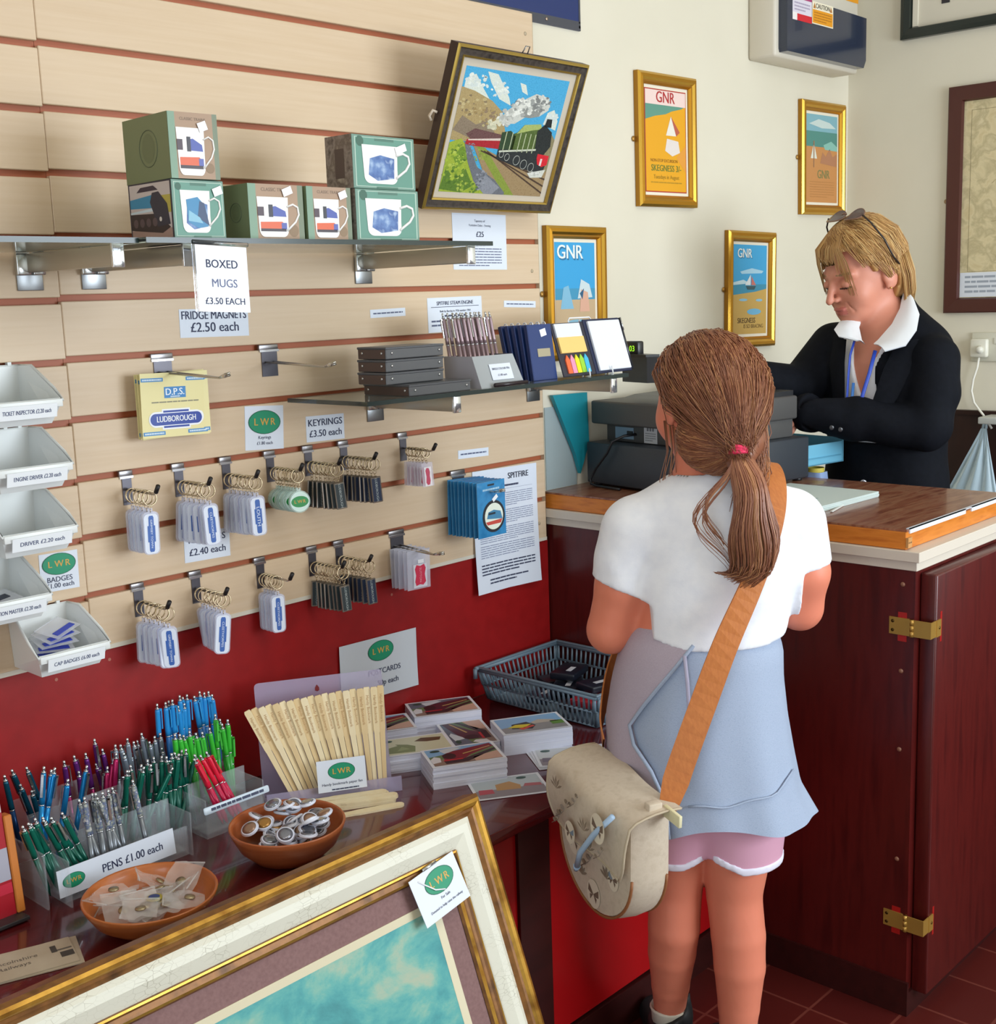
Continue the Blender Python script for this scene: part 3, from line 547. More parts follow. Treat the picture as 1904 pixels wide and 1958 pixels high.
# ================================================================ paper signs
PAPER = P('dfe6f2', .55); INK = P('252c4e', .6); INK2 = P('3e4560', .6); PGREEN = P('159068', .5); PGREEN2 = P('0d5a3e', .5); PGOLD = P('cfa24a', .5)
def oval(m, cx, cy, rx, z, size=None):
    m.disc(cx, cy, rx*1.05, rx*.6*1.06, z, PGREEN2); m.disc(cx, cy, rx, rx*.6, z+.0002, PGREEN); s = (size or rx*.62)*.86
    m.text('L', s, cx-.55*rx, cy, z+.0004, PGOLD, bold=.02); m.text('W', s, cx, cy, z+.0004, PGOLD, bold=.02); m.text('R', s, cx+.55*rx, cy, z+.0004, PGOLD, bold=.02)
def sign(c4, label, fn, Y=0.0, name='paper_sign', curl=.0, paper=None, off=.0006, T=None, wh=None):
    if T is None: T, w, h = wallquad(c4, Y)
    else: w, h = wh
    m = MB(); n = 8; pm = paper or PAPER
    rows = [[(-w/2+w*i/6, -h/2+h*j/n, off+curl*((1-j/n)**2)*(.4+.6*abs(i/3-1))) for i in range(7)] for j in range(n+1)]
    m.grid(rows, pm); m.grid([[(p[0], p[1], p[2]-.0004) for p in r] for r in rows], pm, flip=True)
    a = len(m.v); fn(m, w, h, off+.0005)
    if curl:
        for i in range(a, len(m.v)):
            x, y, z = m.v[i]; j = (y+h/2)/h; m.v[i] = (x, y, z+curl*((1-j)**2)*(.4+.6*abs(2*x/w))+.0004)
    return tag(m.build(name, T=T), label, 'sign')
sign([(340, 590), (475, 591), (474, 640), (346, 648)], 'white paper sign reading FRIDGE MAGNETS, partly behind the mugs sign', lambda m, w, h, z: (m.text('FRIDGE MAGNETS', .0205, 0, .27*h, z, INK, bold=.015, sx=.84), m.text('£2.50 each', .024, 0, -.16*h, z, INK, bold=.012)))
T, w, h = wallquad([(372, 470), (474, 470), (474, 597), (379, 597)], -.318)
t = thing('shelf_edge_sign', 'white BOXED MUGS price sign in a clear holder hanging off the upper shelf', 'sign', T @ RZ(R(-2)) @ RX(R(-4)))
m = MB(); m.box((-w/2, -h/2, 0), (w/2, h/2, .0008), P('e8eef8', .3)); z = .0012
m.text('BOXED', .0175, 0, .22*h, z, INK, bold=.012); m.text('MUGS', .0175, .03*w, -.07*h, z, P('5c6488'), bold=.008); m.text('£3.50 EACH', .0142, .02*w, -.34*h, z, INK, bold=.012); m.build('card', t)
CLEAR = P('eef2fa', .03, trans=.95)
m = MB(); m.tube([(-w/2-.003, h/2+.004, 0), (w/2+.003, h/2+.004, 0)], .0035, CLEAR); m.box((-w/2-.004, -h/2, -.001), (-w/2-.001, h/2, .003), CLEAR); m.build('holder', t)
def s25(m, w, h, z):
    m.text('Tapestry of', .0072, 0, .37*h, z, INK2); m.text('Yorkshire Dales - Evening', .0066, 0, .29*h, z, INK2); m.text('£25', .0165, 0, .13*h, z, INK, bold=.02); m.lines(-.4*w, .4*w, -.45*h, -.1*h, 7, z, P('6a7290'), 5, .35)
sign([(863, 408), (968, 410), (967, 517), (867, 514)], 'white sheet reading £25 below the tapestry picture', s25)
def sspit(m, w, h, z):
    m.text('SPITFIRE STEAM ENGINE', .0112, 0, .33*h, z, INK, bold=.015, sx=.93); m.rect(-.44*w, .22*h, .44*w, .235*h, z, INK); m.text('Built by Barclay in 1926 number 1964', .0062, 0, .1*h, z, INK2, bold=.01); m.lines(-.2*w, .22*w, -.09*h, .02*h, 1, z, INK2, 3, .5); m.lines(-.44*w, .44*w, -.36*h, -.12*h, 2, z, P('525a78'), 8, .4)
sign([(814, 571), (920, 565), (922, 630), (821, 636)], 'white sign headed SPITFIRE STEAM ENGINE above the grey pens', sspit)
def strip(m, w, h, z): m.lines(-.42*w, .42*w, -.16*h, .18*h, 1, z, P('5a6280'), 11, .5, None, .02)
sign([(706, 593), (775, 588), (774, 604), (709, 608)], 'small white price strip above the stacked grey tins', strip, name='price_strip')
sign([(963, 575), (1025, 576), (1022, 588), (963, 587)], 'small white price strip above the navy notebooks', strip, name='price_strip')
sign([(875, 862), (933, 855), (934, 871), (876, 878)], 'small white price strip above the blue badge packets', strip, name='price_strip')
sign([(465, 777), (540, 775), (543, 857), (471, 862)], 'white square sign with green oval logo above the keyrings', lambda m, w, h, z: (oval(m, 0, .13*h, .4*w, z), m.text('Keyrings', .0085, 0, -.22*h, z, INK2, bold=.01), m.text('£1.80 each', .0085, 0, -.35*h, z, INK2, bold=.01)))
sign([(582, 797), (656, 790), (659, 838), (588, 846)], 'white sign reading KEYRINGS £3.50 each', lambda m, w, h, z: (m.text('KEYRINGS', .019, 0, .22*h, z, INK, bold=.015), m.text('£3.50 each', .019, 0, -.2*h, z, INK, bold=.015)))
sign([(350, 1022), (438, 1008), (440, 1062), (354, 1077)], 'white KEYRINGS £2.40 each sign half hidden behind hanging keyrings', lambda m, w, h, z: (m.text('KEYRINGS', .0175, 0, .25*h, z, INK, bold=.015), m.text('£2.40 each', .0182, 0, -.18*h, z, INK, bold=.015)))
sign([(72, 1062), (148, 1050), (151, 1122), (80, 1135)], 'white badges sign with green oval behind the station master bin', lambda m, w, h, z: (oval(m, 0, .2*h, .42*w, z), m.text('BADGES', .0125, .0, -.2*h, z, INK2, bold=.01), m.text('£1.00 each', .0115, .0, -.36*h, z, INK2, bold=.01)))
def sletter(m, w, h, z):
    m.text('SPITFIRE', .0195, .2*w, .425*h, z, P('23283c'), bold=.015); m.lines(-.36*w, -.06*w, .37*h, .4*h, 1, z, P('c04a58'), 2, .5); m.lines(-.05*w, .2*w, .34*h, .365*h, 1, z, INK2, 2, .6); m.rect(-.1*w, .325*h, .42*w, .327*h, z, P('8f97ac'))
    for k, (a, b, n) in enumerate(((.18, .3, 7), (.04, .16, 7), (-.1, .02, 7), (-.22, -.11, 6))): m.lines(-.42*w, .42*w, a*h, b*h, n, z, P('7d86a2'), 20+k, .3)
    m.lines(-.42*w, .42*w, -.36*h, -.26*h, 4, z, P('39405a'), 31, .42); m.lines(-.3*w, .3*w, -.44*h, -.385*h, 2, z, P('39405a'), 33, .42)
sign([(903, 903), (1026, 884), (1027, 1108), (907, 1138)], 'long white typed letter headed SPITFIRE at the slatted panel end', sletter, Y=-.001, name='typed_letter', curl=.012)
sign([(648, 1238), (795, 1199), (797, 1309), (652, 1352)], 'white POSTCARDS sign with green oval on the red board', lambda m, w, h, z: (oval(m, .02*w, .27*h, .16*w, z), m.text('POSTCARDS', .0165, .06*w, -.08*h, z, INK2, bold=.008), m.text('50p each', .0165, .1*w, -.28*h, z, INK2, bold=.008)), Y=.0, curl=.004, paper=P('ccd2da', .55))

# ================================================================ hooks with keyrings
def make_hook(x, z, wide, length, style, label):
    t = thing('display_hook', label, 'hook', TW(x, z))
    m = MB(); hw = wide/2; PL = P('8d8a8c', .3, .85)
    m.box((-hw-.004, -.006, -.006), (hw+.004, .0045, .001), PL, .001); m.box((-hw-.004, -.009, .0), (hw+.004, -.005, .003), P('c9c9cc', .2, .9)); m.box((-hw, -.055, .0005), (hw, -.006, .002), P('5d5b62', .35, .8)); m.build('back_plate', t)
    m = MB(); WIRE = P('bdb8ae', .25, .9)
    if style == 'single':
        m.tube([(0, -.028, .002), (0, -.030, length-.012), (0, -.027, length-.003), (0, -.017, length+.004)], .0021, WIRE)
        m.build('prong', t); m = MB(); m.tube([(0, -.0265, length-.003), (0, -.014, length+.006)], .0038, P('1a1518', .5)); m.build('tip', t)
    else:
        for s in (-1, 1): m.tube([(s*hw*.5, -.028, .002), (s*hw*.3, -.033, length*.6), (0, -.035, length-.03), (0, -.030, length)], .0019, WIRE)
        m.build('prong', t); m = MB(); m.tube([(0, -.0345, length-.03), (0, -.031, length-.014), (0, -.026, length)], [.002, .0042, .0015], P('d4cfc4', .2, .9)); m.build('tip', t)
    return t
RINGM = P('cdbb9c', .22, .95); PRONGZ = -.029
def clear_fob_print(m, place, w, h, z):
    """station totem: blue bar with lozenge centre, name written down it"""
    m.flat([(x*w*.40, y*h*.47) for x, y in ((-.28, -1), (.28, -1), (.42, -.9), (.42, -.45), (.62, -.45), (.62, .45), (.42, .45), (.42, .9), (.28, 1), (-.28, 1), (-.42, .9), (-.42, .45), (-.62, .45), (-.62, -.45), (-.42, -.45), (-.42, -.9))], z, P('3f66b0', .4))
    n = len(place); s = min(.0085, .085/max(n, 5)*.72)
    m.text(place, s*1.0, 0, 0, z+.0002, P('d8e2f4', .4), rot=R(-90), bold=.01, sx=min(1.3, .066/(n*s*.62)))
FOB = {}
def keyring_proto(kind):
    """origin at the point where the ring hangs on the prong"""
    t = thing('keyring', '-', 'keyring')
    m = MB(); r = .0125 if kind != 'plastic' else .0095
    m.ring((0, -r+.0018, 0), r, .0011, RINGM, (0, .15, 1), 22, 6); m.ring((0, -r+.0018, .0018), r, .0009, RINGM, (0, .15, 1), 22, 6); m.build('split_ring', t)
    y = -2*r+.002
    m = MB()
    for k in range(2): m.ring((0, y-.0035-.006*k, 0), .0033, .0007, RINGM, (1, 0, 0) if k else (0, 0, 1), 10, 5)
    m.build('chain', t); y -= .011
    if kind in ('GRIMSBY TOWN', 'CLEETHORPES', 'LOUTH'):
        w, h = .029, .074; m = MB(); pts = []
        for cx, cy, a0 in ((w/2-.008, h/2-.008, 0), (-w/2+.008, h/2-.008, 90), (-w/2+.008, -h/2+.008, 180), (w/2-.008, -h/2+.008, 270)):
            pts += [(cx+.008*math.cos(R(a0+d)), cy+.008*math.sin(R(a0+d))) for d in (0, 30, 60, 90)]
        m.T = T3(0, y-h/2, 0); m.prism(pts, -.0025, .0025, P('e6eaff', .08, alpha=.42), smooth=False); m.box((-.004, h/2-.001, -.0015), (.004, h/2+.006, .0015), P('e6eaff', .08, alpha=.42)); fob = m.build('clear_fob', t)
        m = MB(); m.T = T3(0, y-h/2-.001, .0026); k = .86; m.flat([(a*k, b*.93) for a, b in pts], 0, P('dfe6f4', .3)); clear_fob_print(m, kind, w*.95, h*.9, .0002); m.build('insert', fob)
    elif kind == 'oval':
        r2 = .021; m = MB(); m.T = T3(0, y-r2-.004, 0)
        m.prism([(r2*math.cos(a*math.pi/14), r2*math.sin(a*math.pi/14)) for a in range(28)], -.0025, .0025, P('d4ece4', .08, alpha=.45)); m.box((-.004, r2-.001, -.0015), (.004, r2+.005, .0015), P('d4ece4', .08, alpha=.45)); fob = m.build('clear_fob', t)
        m = MB(); m.T = T3(0, y-r2-.004, .0027); m.disc(0, 0, r2*.9, r2*.9, 0, P('d0e8e0', .35)); m.disc(0, 0, r2*.82, r2*.5, .0002, P('148a3e', .4)); 
        for k, ch in enumerate('LWR'): m.text(ch, .009, -.009+.009*k, 0, .0004, PGOLD, bold=.02)
        m.build('insert', fob)
    elif kind in ('leather', 'leatherB'):
        w, h = .0215, .052; m = MB(); m.T = T3(0, y-h/2-.002, 0); m.box((-w/2, -h/2, -.0022), (w/2, h/2, .0022), P('8f867c', .3, .7), .001, seg=1); fob = m.build('metal_fob', t)
        m = MB(); m.T = T3(0, y-h/2-.002, .0023); c = '2f3a3e' if kind == 'leather' else '28344c'
        m.rect(-w*.4, -h*.45, w*.4, h*.45, 0, P(c, .45)); m.text('LUDBOROUGH', .0068, 0, 0, .0002, P('a9b2b0', .5), rot=R(-90), bold=.01); m.build('insert', fob)
        m = MB(); m.T = T3(0, y-h/2-.002, -.0024) @ RY(math.pi); m.rect(-w*.4, -h*.45, w*.4, h*.45, 0, P('3a2630', .45)); m.rect(-w*.36, -h*.4, w*.36, h*.05, .0002, P('d9d4da', .5)); m.build('back_insert', fob)
    else:
        w, h = .026, .05; m = MB(); m.T = T3(0, y-h/2, 0); m.box((-w/2, -h/2, -.0012), (w/2, h/2, .0012), P('ece6f2', .08, alpha=.4)); fob = m.build('plastic_sleeve', t)
        m = MB(); m.T = T3(0, y-h/2-.004, .0014); m.rect(-w*.3, -h*.4, w*.34, h*.4, 0, P('ece6ea', .4)); m.flat([(a*w*.2, b*h*.36) for a, b in ((-1, .7), (-.4, 1), (.6, .95), (1, .5), (.8, 0), (1, -.5), (.6, -.95), (-.4, -1), (-1, -.7), (-.7, 0))], .0002, P('c4244e', .4)); m.build('insert', fob)
    return t
protos = {}
rg = random.Random(11)
def hang(x, z, n, kind, d0, d1, hooklabel, label, group, spread=.0, fan=0., length=.095, sway=.02):
    make_hook(x, z, .018, length, 'single', hooklabel)
    for k in range(n):
        f = k/max(1, n-1); d = d0+(d1-d0)*f
        lab = label if k < n-1 else label.replace('one of the ', 'frontmost of the ')
        T = TW(x, z+PRONGZ+.002, -d) @ RZ(rg.uniform(-sway, sway)+fan*(f-.5)) @ RX(rg.uniform(-.04, .04)) @ RY(rg.uniform(-.5, .02))
        if kind not in protos:
            p = keyring_proto(kind); p.matrix_basis = T; protos[kind] = p; p['label'] = lab; p['group'] = group
        else: dup(protos[kind], T, lab, group)
H_, J_, I_, F_ = 1.1859, .9859, 1.0859, 1.3859
hang(1.119, H_, 5, 'GRIMSBY TOWN', .016, .07, 'hook of clear keyrings nearest the white bins, upper row', 'one of the clear blue keyrings on the upper row hook nearest the bins', 'upper row keyrings nearest the bins')
hang(1.223, H_, 6, 'CLEETHORPES', .016, .088, 'hook of clear keyrings above the £2.40 sign', 'one of the clear blue keyrings hanging over the £2.40 sign', 'keyrings over the £2.40 sign', fan=.1)
hang(1.324, H_, 7, 'LOUTH', .014, .088, 'hook of clear keyrings left of the round green ones', 'one of the clear blue keyrings left of the round green ones', 'keyrings left of the round green ones', fan=.12)
hang(1.424, H_, 8, 'oval', .02, .082, 'hook of round green keyrings', 'one of the round clear keyrings with a green oval', 'round green keyrings')
hang(1.516, H_, 7, 'leather', .014, .085, 'hook of metal keyrings, left of the upper pair', 'one of the metal framed keyrings, left bunch of the upper pair', 'upper left metal keyrings', fan=.25)
hang(1.606, H_, 8, 'leatherB', .014, .09, 'hook of metal keyrings, right of the upper pair', 'one of the metal framed keyrings, right bunch of the upper pair', 'upper right metal keyrings', fan=.25)
hang(1.768, H_, 6, 'plastic', .02, .068, 'hook of small clear plastic keyrings with a red print', 'one of the small clear plastic keyrings with a red print', 'small red printed keyrings', fan=.15)
hang(1.123, J_, 6, 'GRIMSBY TOWN', .016, .088, 'hook of clear keyrings nearest the white bins, lower row', 'one of the clear blue keyrings on the lower row hook nearest the bins', 'lower row keyrings nearest the bins', fan=.08)
hang(1.241, J_, 6, 'CLEETHORPES', .014, .088, 'second hook of clear keyrings from the bins, lower row', 'one of the clear blue keyrings, second bunch of the lower row', 'second lower row keyrings', fan=-.25)
hang(1.385, J_, 5, 'CLEETHORPES', .014, .05, 'third hook of clear keyrings in the lower row, with a bare prong', 'one of the clear blue keyrings, third bunch of the lower row', 'third lower row keyrings')
hang(1.511, J_, 8, 'leather', .014, .092, 'hook of metal keyrings, left of the lower pair', 'one of the metal framed keyrings, left bunch of the lower pair', 'lower left metal keyrings', fan=.1)
hang(1.58, J_, 7, 'leatherB', .014, .09, 'hook of metal keyrings, right of the lower pair', 'one of the metal framed keyrings, right bunch of the lower pair', 'lower right metal keyrings', fan=.15)
# packets
def packets(x, z, n, d0, d1, w, h, drop, fn, label, group, name, length, hooklabel):
    make_hook(x, z, .036, length, 'double', hooklabel); pr = None
    for k in range(n):
        d = d0+(d1-d0)*k/max(1, n-1)
        T = TW(x, z-.036-drop, -d) @ RZ(rg.uniform(-.03, .03)) @ RY(rg.uniform(-.05, .05)-.02)
        lab = label if k < n-1 else label.replace('one of the ', 'frontmost of the ')
        if pr is None: pr = fn(w, h); pr.matrix_basis = T; pr['label'] = lab; pr['group'] = group
        else: dup(pr, T, lab, group)
def fridge(w, h):
    t = thing('magnet_card', '-', 'magnet card'); m = MB(); m.box((-w/2, -h, -.0006), (w/2, .004, .0006), P('ece0a4', .5)); z = .0009; c = -h/2
    for sx in (-1, 1):
        for sy in (-1, 1): m.rect(sx*w*.33-.16*w, c+sy*h*.43-.03*h, sx*w*.33+.16*w, c+sy*h*.43+.03*h, z, P('4a8cc4', .5)); m.lines(sx*w*.33-.14*w, sx*w*.33+.14*w, c+sy*h*.43-.016*h, c+sy*h*.43+.016*h, 1, z+.0001, P('cfe0ec'), 3, .8)
    m.rect(-.16*w, c+.13*h, .16*w, c+.31*h, z, P('3f86c4', .5)); m.text('D.P.S.', .0165, 0, c+.225*h, z+.0002, P('f2f6fa'), bold=.03); m.lines(-.07*w, .07*w, c+.14*h, c+.165*h, 1, z+.0002, P('cfe0ec'), 3, .8); m.lines(-.35*w, .35*w, c+.05*h, c+.085*h, 1, z, P('8f8a70'), 6, .6)
    m.build('card', t); m = MB(); B = P('1f3f9c', .35); y = c-.21*h
    r = .085*h; m.T = T3(0, y, 0); Wt = P('f2f4fa', .4)
    def pill(a, b, zz, mt): m.flat([(a-b+b*math.cos(R(d)), b*math.sin(R(d))) for d in range(-90, 91, 15)]+[(-a+b+b*math.cos(R(d)), b*math.sin(R(d))) for d in range(90, 271, 15)], zz, mt)
    m.rect(-.21*w, -.165*h, .21*w, .165*h, .0011, Wt); pill(.405*w, .125*h, .0012, Wt); m.rect(-.19*w, -.14*h, .19*w, .14*h, .0014, B); pill(.4*w, .108*h, .0015, Wt); pill(.385*w, .095*h, .0017, B); m.text('LUDBOROUGH', .0145, 0, 0, .0019, P('f4f6fb'), bold=.03, sx=.80); m.build('magnet', t)
    return t
packets(1.208, F_-.004, 4, .02, .034, .136, .107, -.004, fridge, 'one of the yellow fridge magnet cards hanging on one hook', 'yellow fridge magnet cards', 'magnet_card', .2, 'hook holding the yellow fridge magnet cards')
make_hook(1.438, F_, .036, .195, 'double', 'empty double prong hook right of the fridge magnets')
def patch(w, h):
    t = thing('badge_packet', '-', 'badge packet'); m = MB(); m.box((-w/2, -h, -.0012), (w/2, .006, .0012), noisemat('blue_card', ['2f78ac', '3f8cc0', '2a6ca0'], 20, rough=.12)); m.box((-w*.12, -.004, -.0014), (w*.12, .0, .0016), P('25303c', .4)); m.lines(-.3*w, .3*w, -.13*h, -.07*h, 1, .0015, P('9cc4dc'), 4, .6); m.build('card', t)
    m = MB(); m.T = T3(.06*w, -.62*h, .002); m.disc(0, 0, .4*w, .4*w, 0, P('1a1c24', .6)); m.disc(0, 0, .33*w, .33*w, .0004, P('dfe6d8', .6)); m.flat([(-.3*w, -.12*w), (-.24*w, -.2*w), (.24*w, -.2*w), (.3*w, -.1*w)], .0006, P('c0443a', .6)); m.flat([(-.26*w, -.04*w), (-.2*w, .12*w), (.0, .16*w), (.24*w, .1*w), (.3*w, -.1*w)], .0007, P('3d7ea4', .6)); m.rect(-.2*w, .05*w, .05*w, .1*w, .0009, P('1f2c38')); m.build('round_badge', t)
    m = MB(); m.T = T3(.12*w, -.28*h, .0024) @ RZ(.6); m.rect(-.1*w, -.05*w, .1*w, .05*w, 0, P('e8eef2', .4)); m.build('price_sticker', t); return t
packets(1.928, I_, 9, .012, .098, .088, .115, -.018, patch, 'one of the blue packets with a round badge over the typed letter', 'blue badge packets', 'badge_packet', .14, 'hook of blue badge packets at the slatted panel end')
def redbag(w, h):
    t = thing('keyring_packet', '-', 'packet'); m = MB(); CB = P('dfe2f2', .1, alpha=.4); m.box((-w/2, -h, -.001), (w/2, .0, .001), CB); m.tube([(-w/2, 0, 0), (w/2, 0, 0)], .0016, CB, 6); m.build('clear_bag', t)
    m = MB(); m.T = T3(.05*w, -.64*h, .0016); m.rect(-.3*w, -.32*h, .3*w, .28*h, 0, P('dadbe6', .4)); m.flat([(a*.24*w, b*.27*h) for a, b in ((-.7, 1), (0, .85), (.7, 1), (1, .6), (.8, 0), (1, -.7), (.5, -1), (-.1, -.9), (-.8, -1), (-1, -.6), (-.8, 0), (-1, .6))], .0003, P('d03050', .4)); m.text('SUTTON', .008, 0, 0, .0005, P('e8a0ac'), rot=R(-90)); m.rect(-.1*w, .3*h, .16*w, .4*h, .0003, P('eceef4')); m.build('insert', t); return t
packets(1.738, J_-.004, 5, .012, .065, .062, .082, -.005, redbag, 'one of the clear packets with a red totem at the lower right hook', 'clear packets with red totems', 'keyring_packet', .142, 'long hook of clear packets with red totems')

# ================================================================ white parts bins
BIN = P('e2e5e4', .35, spec=.5); BINL = P('eef2f6', .5)
def make_bin(x1, z, text, label, w=.128, d=.115, h=.088):
    """x1: right end of the back edge; hung with its back on a groove"""
    t = thing('parts_bin', label, 'bin', TW(x1-.112, z))
    m = MB(); a = w/2; th = .0022
    def shell(o):   # rows: back top -> bottom -> front lip, sides flare forward
        return [(-.052+o, .002, .002+o), (-.048+o, -h+o, .002+o), (-.05+o, -h+o, d*.83-o), (-.062+o, -h*.45, d-o)]
    bk = .052; ft = .062
    L = [(-bk, 0, .001), (-bk+.004, -h, .001), (-ft+.012, -h, d*.84), (-ft, -.052, d), (-ft, -.034, d*.78), (-bk-.004, .0, d*.3)]
    Rr = [(-p[0], p[1], p[2]) for p in L]
    def inn(p): return (p[0]*.955, p[1]+(.003 if p[1] < -.05 else 0), p[2]*.965+.002)
    L2 = [inn(p) for p in L]; R2 = [inn(p) for p in Rr]
    m.add(L, [(0, 1, 2, 3, 4, 5)], BIN); m.add(Rr, [(5, 4, 3, 2, 1, 0)], BIN)
    m.add(L2, [(5, 4, 3, 2, 1, 0)], BIN); m.add(R2, [(0, 1, 2, 3, 4, 5)], BIN)
    for A, B, fl in ((L, Rr, 0), (L2, R2, 1)):
        for i, j in ((0, 1), (1, 2), (2, 3)):
            q_ = (0, 1, 2, 3); m.add([A[i], A[j], B[j], B[i]], [q_ if fl else q_[::-1]], BIN)
    m.build('tray', t)
    m = MB(); m.tube([L[0], L[5], L[4], L[3], Rr[3], Rr[4], Rr[5], Rr[0]], .0024, BIN, 8); m.tube([L[0], Rr[0]], .0022, BIN, 8); m.box((-ft+.002, -.062, d-.006), (ft-.002, -.05, d+.0035), BIN, .001); m.build('rim', t)
    m = MB(); 
    for k in (-.036, -.012, .012, .036): m.box((k-.003, -.002, -.006), (k+.003, .006, .003), BIN)
    m.build('hanging_tabs', t)
    m = MB(); fx = Matrix.Translation((0, -.068, d-.0)) @ RX(R(-32)); m.T = Matrix.Translation((0, -.066, d+.0038)) @ RX(R(14)); m.box((-.049, -.011, 0), (.049, .011, .0006), BINL); m.text(text, .0095, 0, 0, .0009, P('34406c'), bold=.01, sx=min(1, .088/(len(text)*.0095*.56))); m.build('label', t); return t
make_bin(1.006, F_-.004, 'TICKET INSPECTOR £2.20 each', 'white open bin labelled TICKET INSPECTOR, topmost of the bins')
make_bin(1.013, 1.2859-.004, 'ENGINE DRIVER £2.20 each', 'white open bin labelled ENGINE DRIVER, second bin down')
make_bin(1.011, H_-.004, 'DRIVER £2.20 each', 'white open bin labelled DRIVER, third bin down')
make_bin(.862, H_-.004, 'GUARD £2.20 each', 'white bin cut off by the left picture edge beside the DRIVER bin')
make_bin(.958, I_-.004, 'STATION MASTER £2.20 each', 'white open bin labelled STATION MASTER, over the badges sign')
make_bin(1.049, J_-.002, 'CAP BADGES £6.00 each', 'white open bin labelled CAP BADGES holding clear packets')
FILM = P('eceef6', .08, alpha=.35)
for k in range(5):
    t = thing('cap_badge_packet', 'clear packet of blue edged badges in the cap badges bin', 'badge packet', TW(.937+.004*(k-2), J_-.066+.009*k, -.048) @ RX(R(-74)) @ RZ(.25*(k-2)), 'packets in the cap badges bin')
    m = MB(); m.box((-.032, -.022, 0), (.032, .022, .001), FILM); m.tube([(-.032, .022, .0005), (.032, .022, .0005)], .0012, FILM, 6); m.build('clear_bag', t)
    m = MB(); m.box((-.024, -.016, .0011), (.024, -.006, .0022), P('3344b4', .4)); m.build('badge', t)
for k in range(2):
    t = thing('station_badge_packet', 'clear packet with a dark badge in the station master bin', 'badge packet', TW(.835+.02*k, I_-.07+.008*k, -.05) @ RX(R(-74)) @ RZ(.3*k), 'packets in the station master bin')
    m = MB(); m.box((-.028, -.02, 0), (.028, .02, .001), FILM); m.build('clear_bag', t); m = MB(); m.box((-.014, -.006, .0011), (.014, .006, .002), P('2a2e40', .3)); m.build('badge', t)
# ================================================================ lower glass shelf goods
GREY = P('56575a', .4); GREYB = P('4a3f3e', .45); RIVET = P('cfcfcf', .25, .8)
def tin(x, y, z, w, d, h, label):
    t = thing('storage_tin', label, 'tin', TD(x, y, z), 'grey tins stacked on the lower shelf')
    m = MB(); m.box((0, 0, 0), (w, d, h*.93), GREY, .0015, seg=1); m.rect(-d+.0025, .001, -.0025, h*.8, .0005, P('54423c', .5), Matrix(((0, 0, -1, 0), (-1, 0, 0, 0), (0, 1, 0, 0), (0, 0, 0, 1)))); m.build('tin_body', t)  # brown rect puts the end face's warm reflected light into its colour
    m = MB(); m.box((-.001, -.001, h*.8), (w+.001, d+.001, h), P('505257', .35), .001, seg=1); m.build('lid', t)
    m = MB()
    for a in (.014, w-.012): m.lathe([(.0028, 0), (.002, .0014), (.0001, .0018)], RIVET, 8, Matrix.Translation((a, -.0004, h*.5)) @ RX(R(90)))
    for a in (.012, d-.014): m.lathe([(.0028, 0), (.002, .0014), (.0001, .0018)], RIVET, 8, Matrix.Translation((-.0006, a, h*.5)) @ RY(R(-90)))
    m.build('rivets', t)
tin(1.574, -.238, LSZ, .162, .128, .0215, 'largest grey tin at the bottom of the stack on the lower shelf')
for k, n in enumerate(('second grey tin up, lying on the largest tin', 'third grey tin up in the stack on the lower shelf', 'topmost grey tin of the stack on the lower shelf')):
    tin(1.548+.001*k, -.205, LSZ+.022+.0235*k, .148, .08, .0225, n)
# clicker pen with clip; origin at the tip, pointing +z
def pen_proto(name, cat, body, grip, clipc, L=.142, r=.0044, cap=None):
    t = thing(name, '-', cat)
    m = MB(); m.lathe([(.0008, 0), (.0022, .009), (r*.92, .016), (r, .03), (r, L*.55)], grip, 12); m.build('grip', t)
    m = MB(); m.lathe([(r*1.06, L*.545), (r*1.1, L*.55), (r*1.08, L*.56)], CHROME, 12); m.lathe([(r*1.08, L*.56), (r*1.05, L*.62), (r, L*.9), (r*.85, L*.93)], body, 12); m.build('barrel', t)
    m = MB(); m.lathe([(r*.9, L*.93), (r*.9, L*.945)], CHROME, 10); m.lathe([(r*.5, L*.945), (r*.55, L), (.0003, L+.001)], cap or CHROME, 10); m.build('clicker', t)
    m = MB(); m.box((-.002, r*1.0, L*.9), (.002, r*1.9, L*.925), clipc); m.box((-.002, r*1.5, L*.66), (.002, r*1.9, L*.92), clipc); m.build('clip', t); return t
def aim(base, top): 
    d = (Vector(top)-Vector(base)).normalized(); return Matrix.Translation(base) @ d.to_track_quat('Z', 'Y').to_matrix().to_4x4()
PENS = {}
def pen(kind, base, top, label, group, spin=0., name='ballpoint_pen', args=None):
    T = aim(base, top) @ RZ(spin)
    if kind not in PENS:
        p = pen_proto(name, 'pen', *args); p.matrix_basis = T; p['label'] = label; p['group'] = group; PENS[kind] = p
    else: dup(PENS[kind], T, label, group)
def met(c): return P(c, .25, .45)
T = TD(1.768, -.236, LSZ)
t = thing('pen_display_box', 'grey wedge shaped pen box with a white price label on the lower shelf', 'pen box', T)
m = MB(); G1 = P('a3a8ab', .4); G2 = P('b3b0b8', .4); w, d, h = .127, .1, .062
A = [(0, 0, 0), (w, 0, 0), (w, d, 0), (0, d, 0)]; B = [(-.002, .022, h), (w-.01, .022, h), (w-.01, d, h), (-.002, d, h)]
m.add(A+B, [(0, 1, 5, 4)], G1); m.add(A+B, [(3, 0, 4, 7)], G2); m.add(A+B, [(1, 2, 6, 5), (2, 3, 7, 6), (3, 2, 1, 0)], G2)
I = [(.003, .026, h), (w-.014, .026, h), (w-.014, d-.004, h), (.003, d-.004, h), (.003, .03, .004), (w-.014, .03, .004), (w-.014, d-.004, .004), (.003, d-.004, .004)]
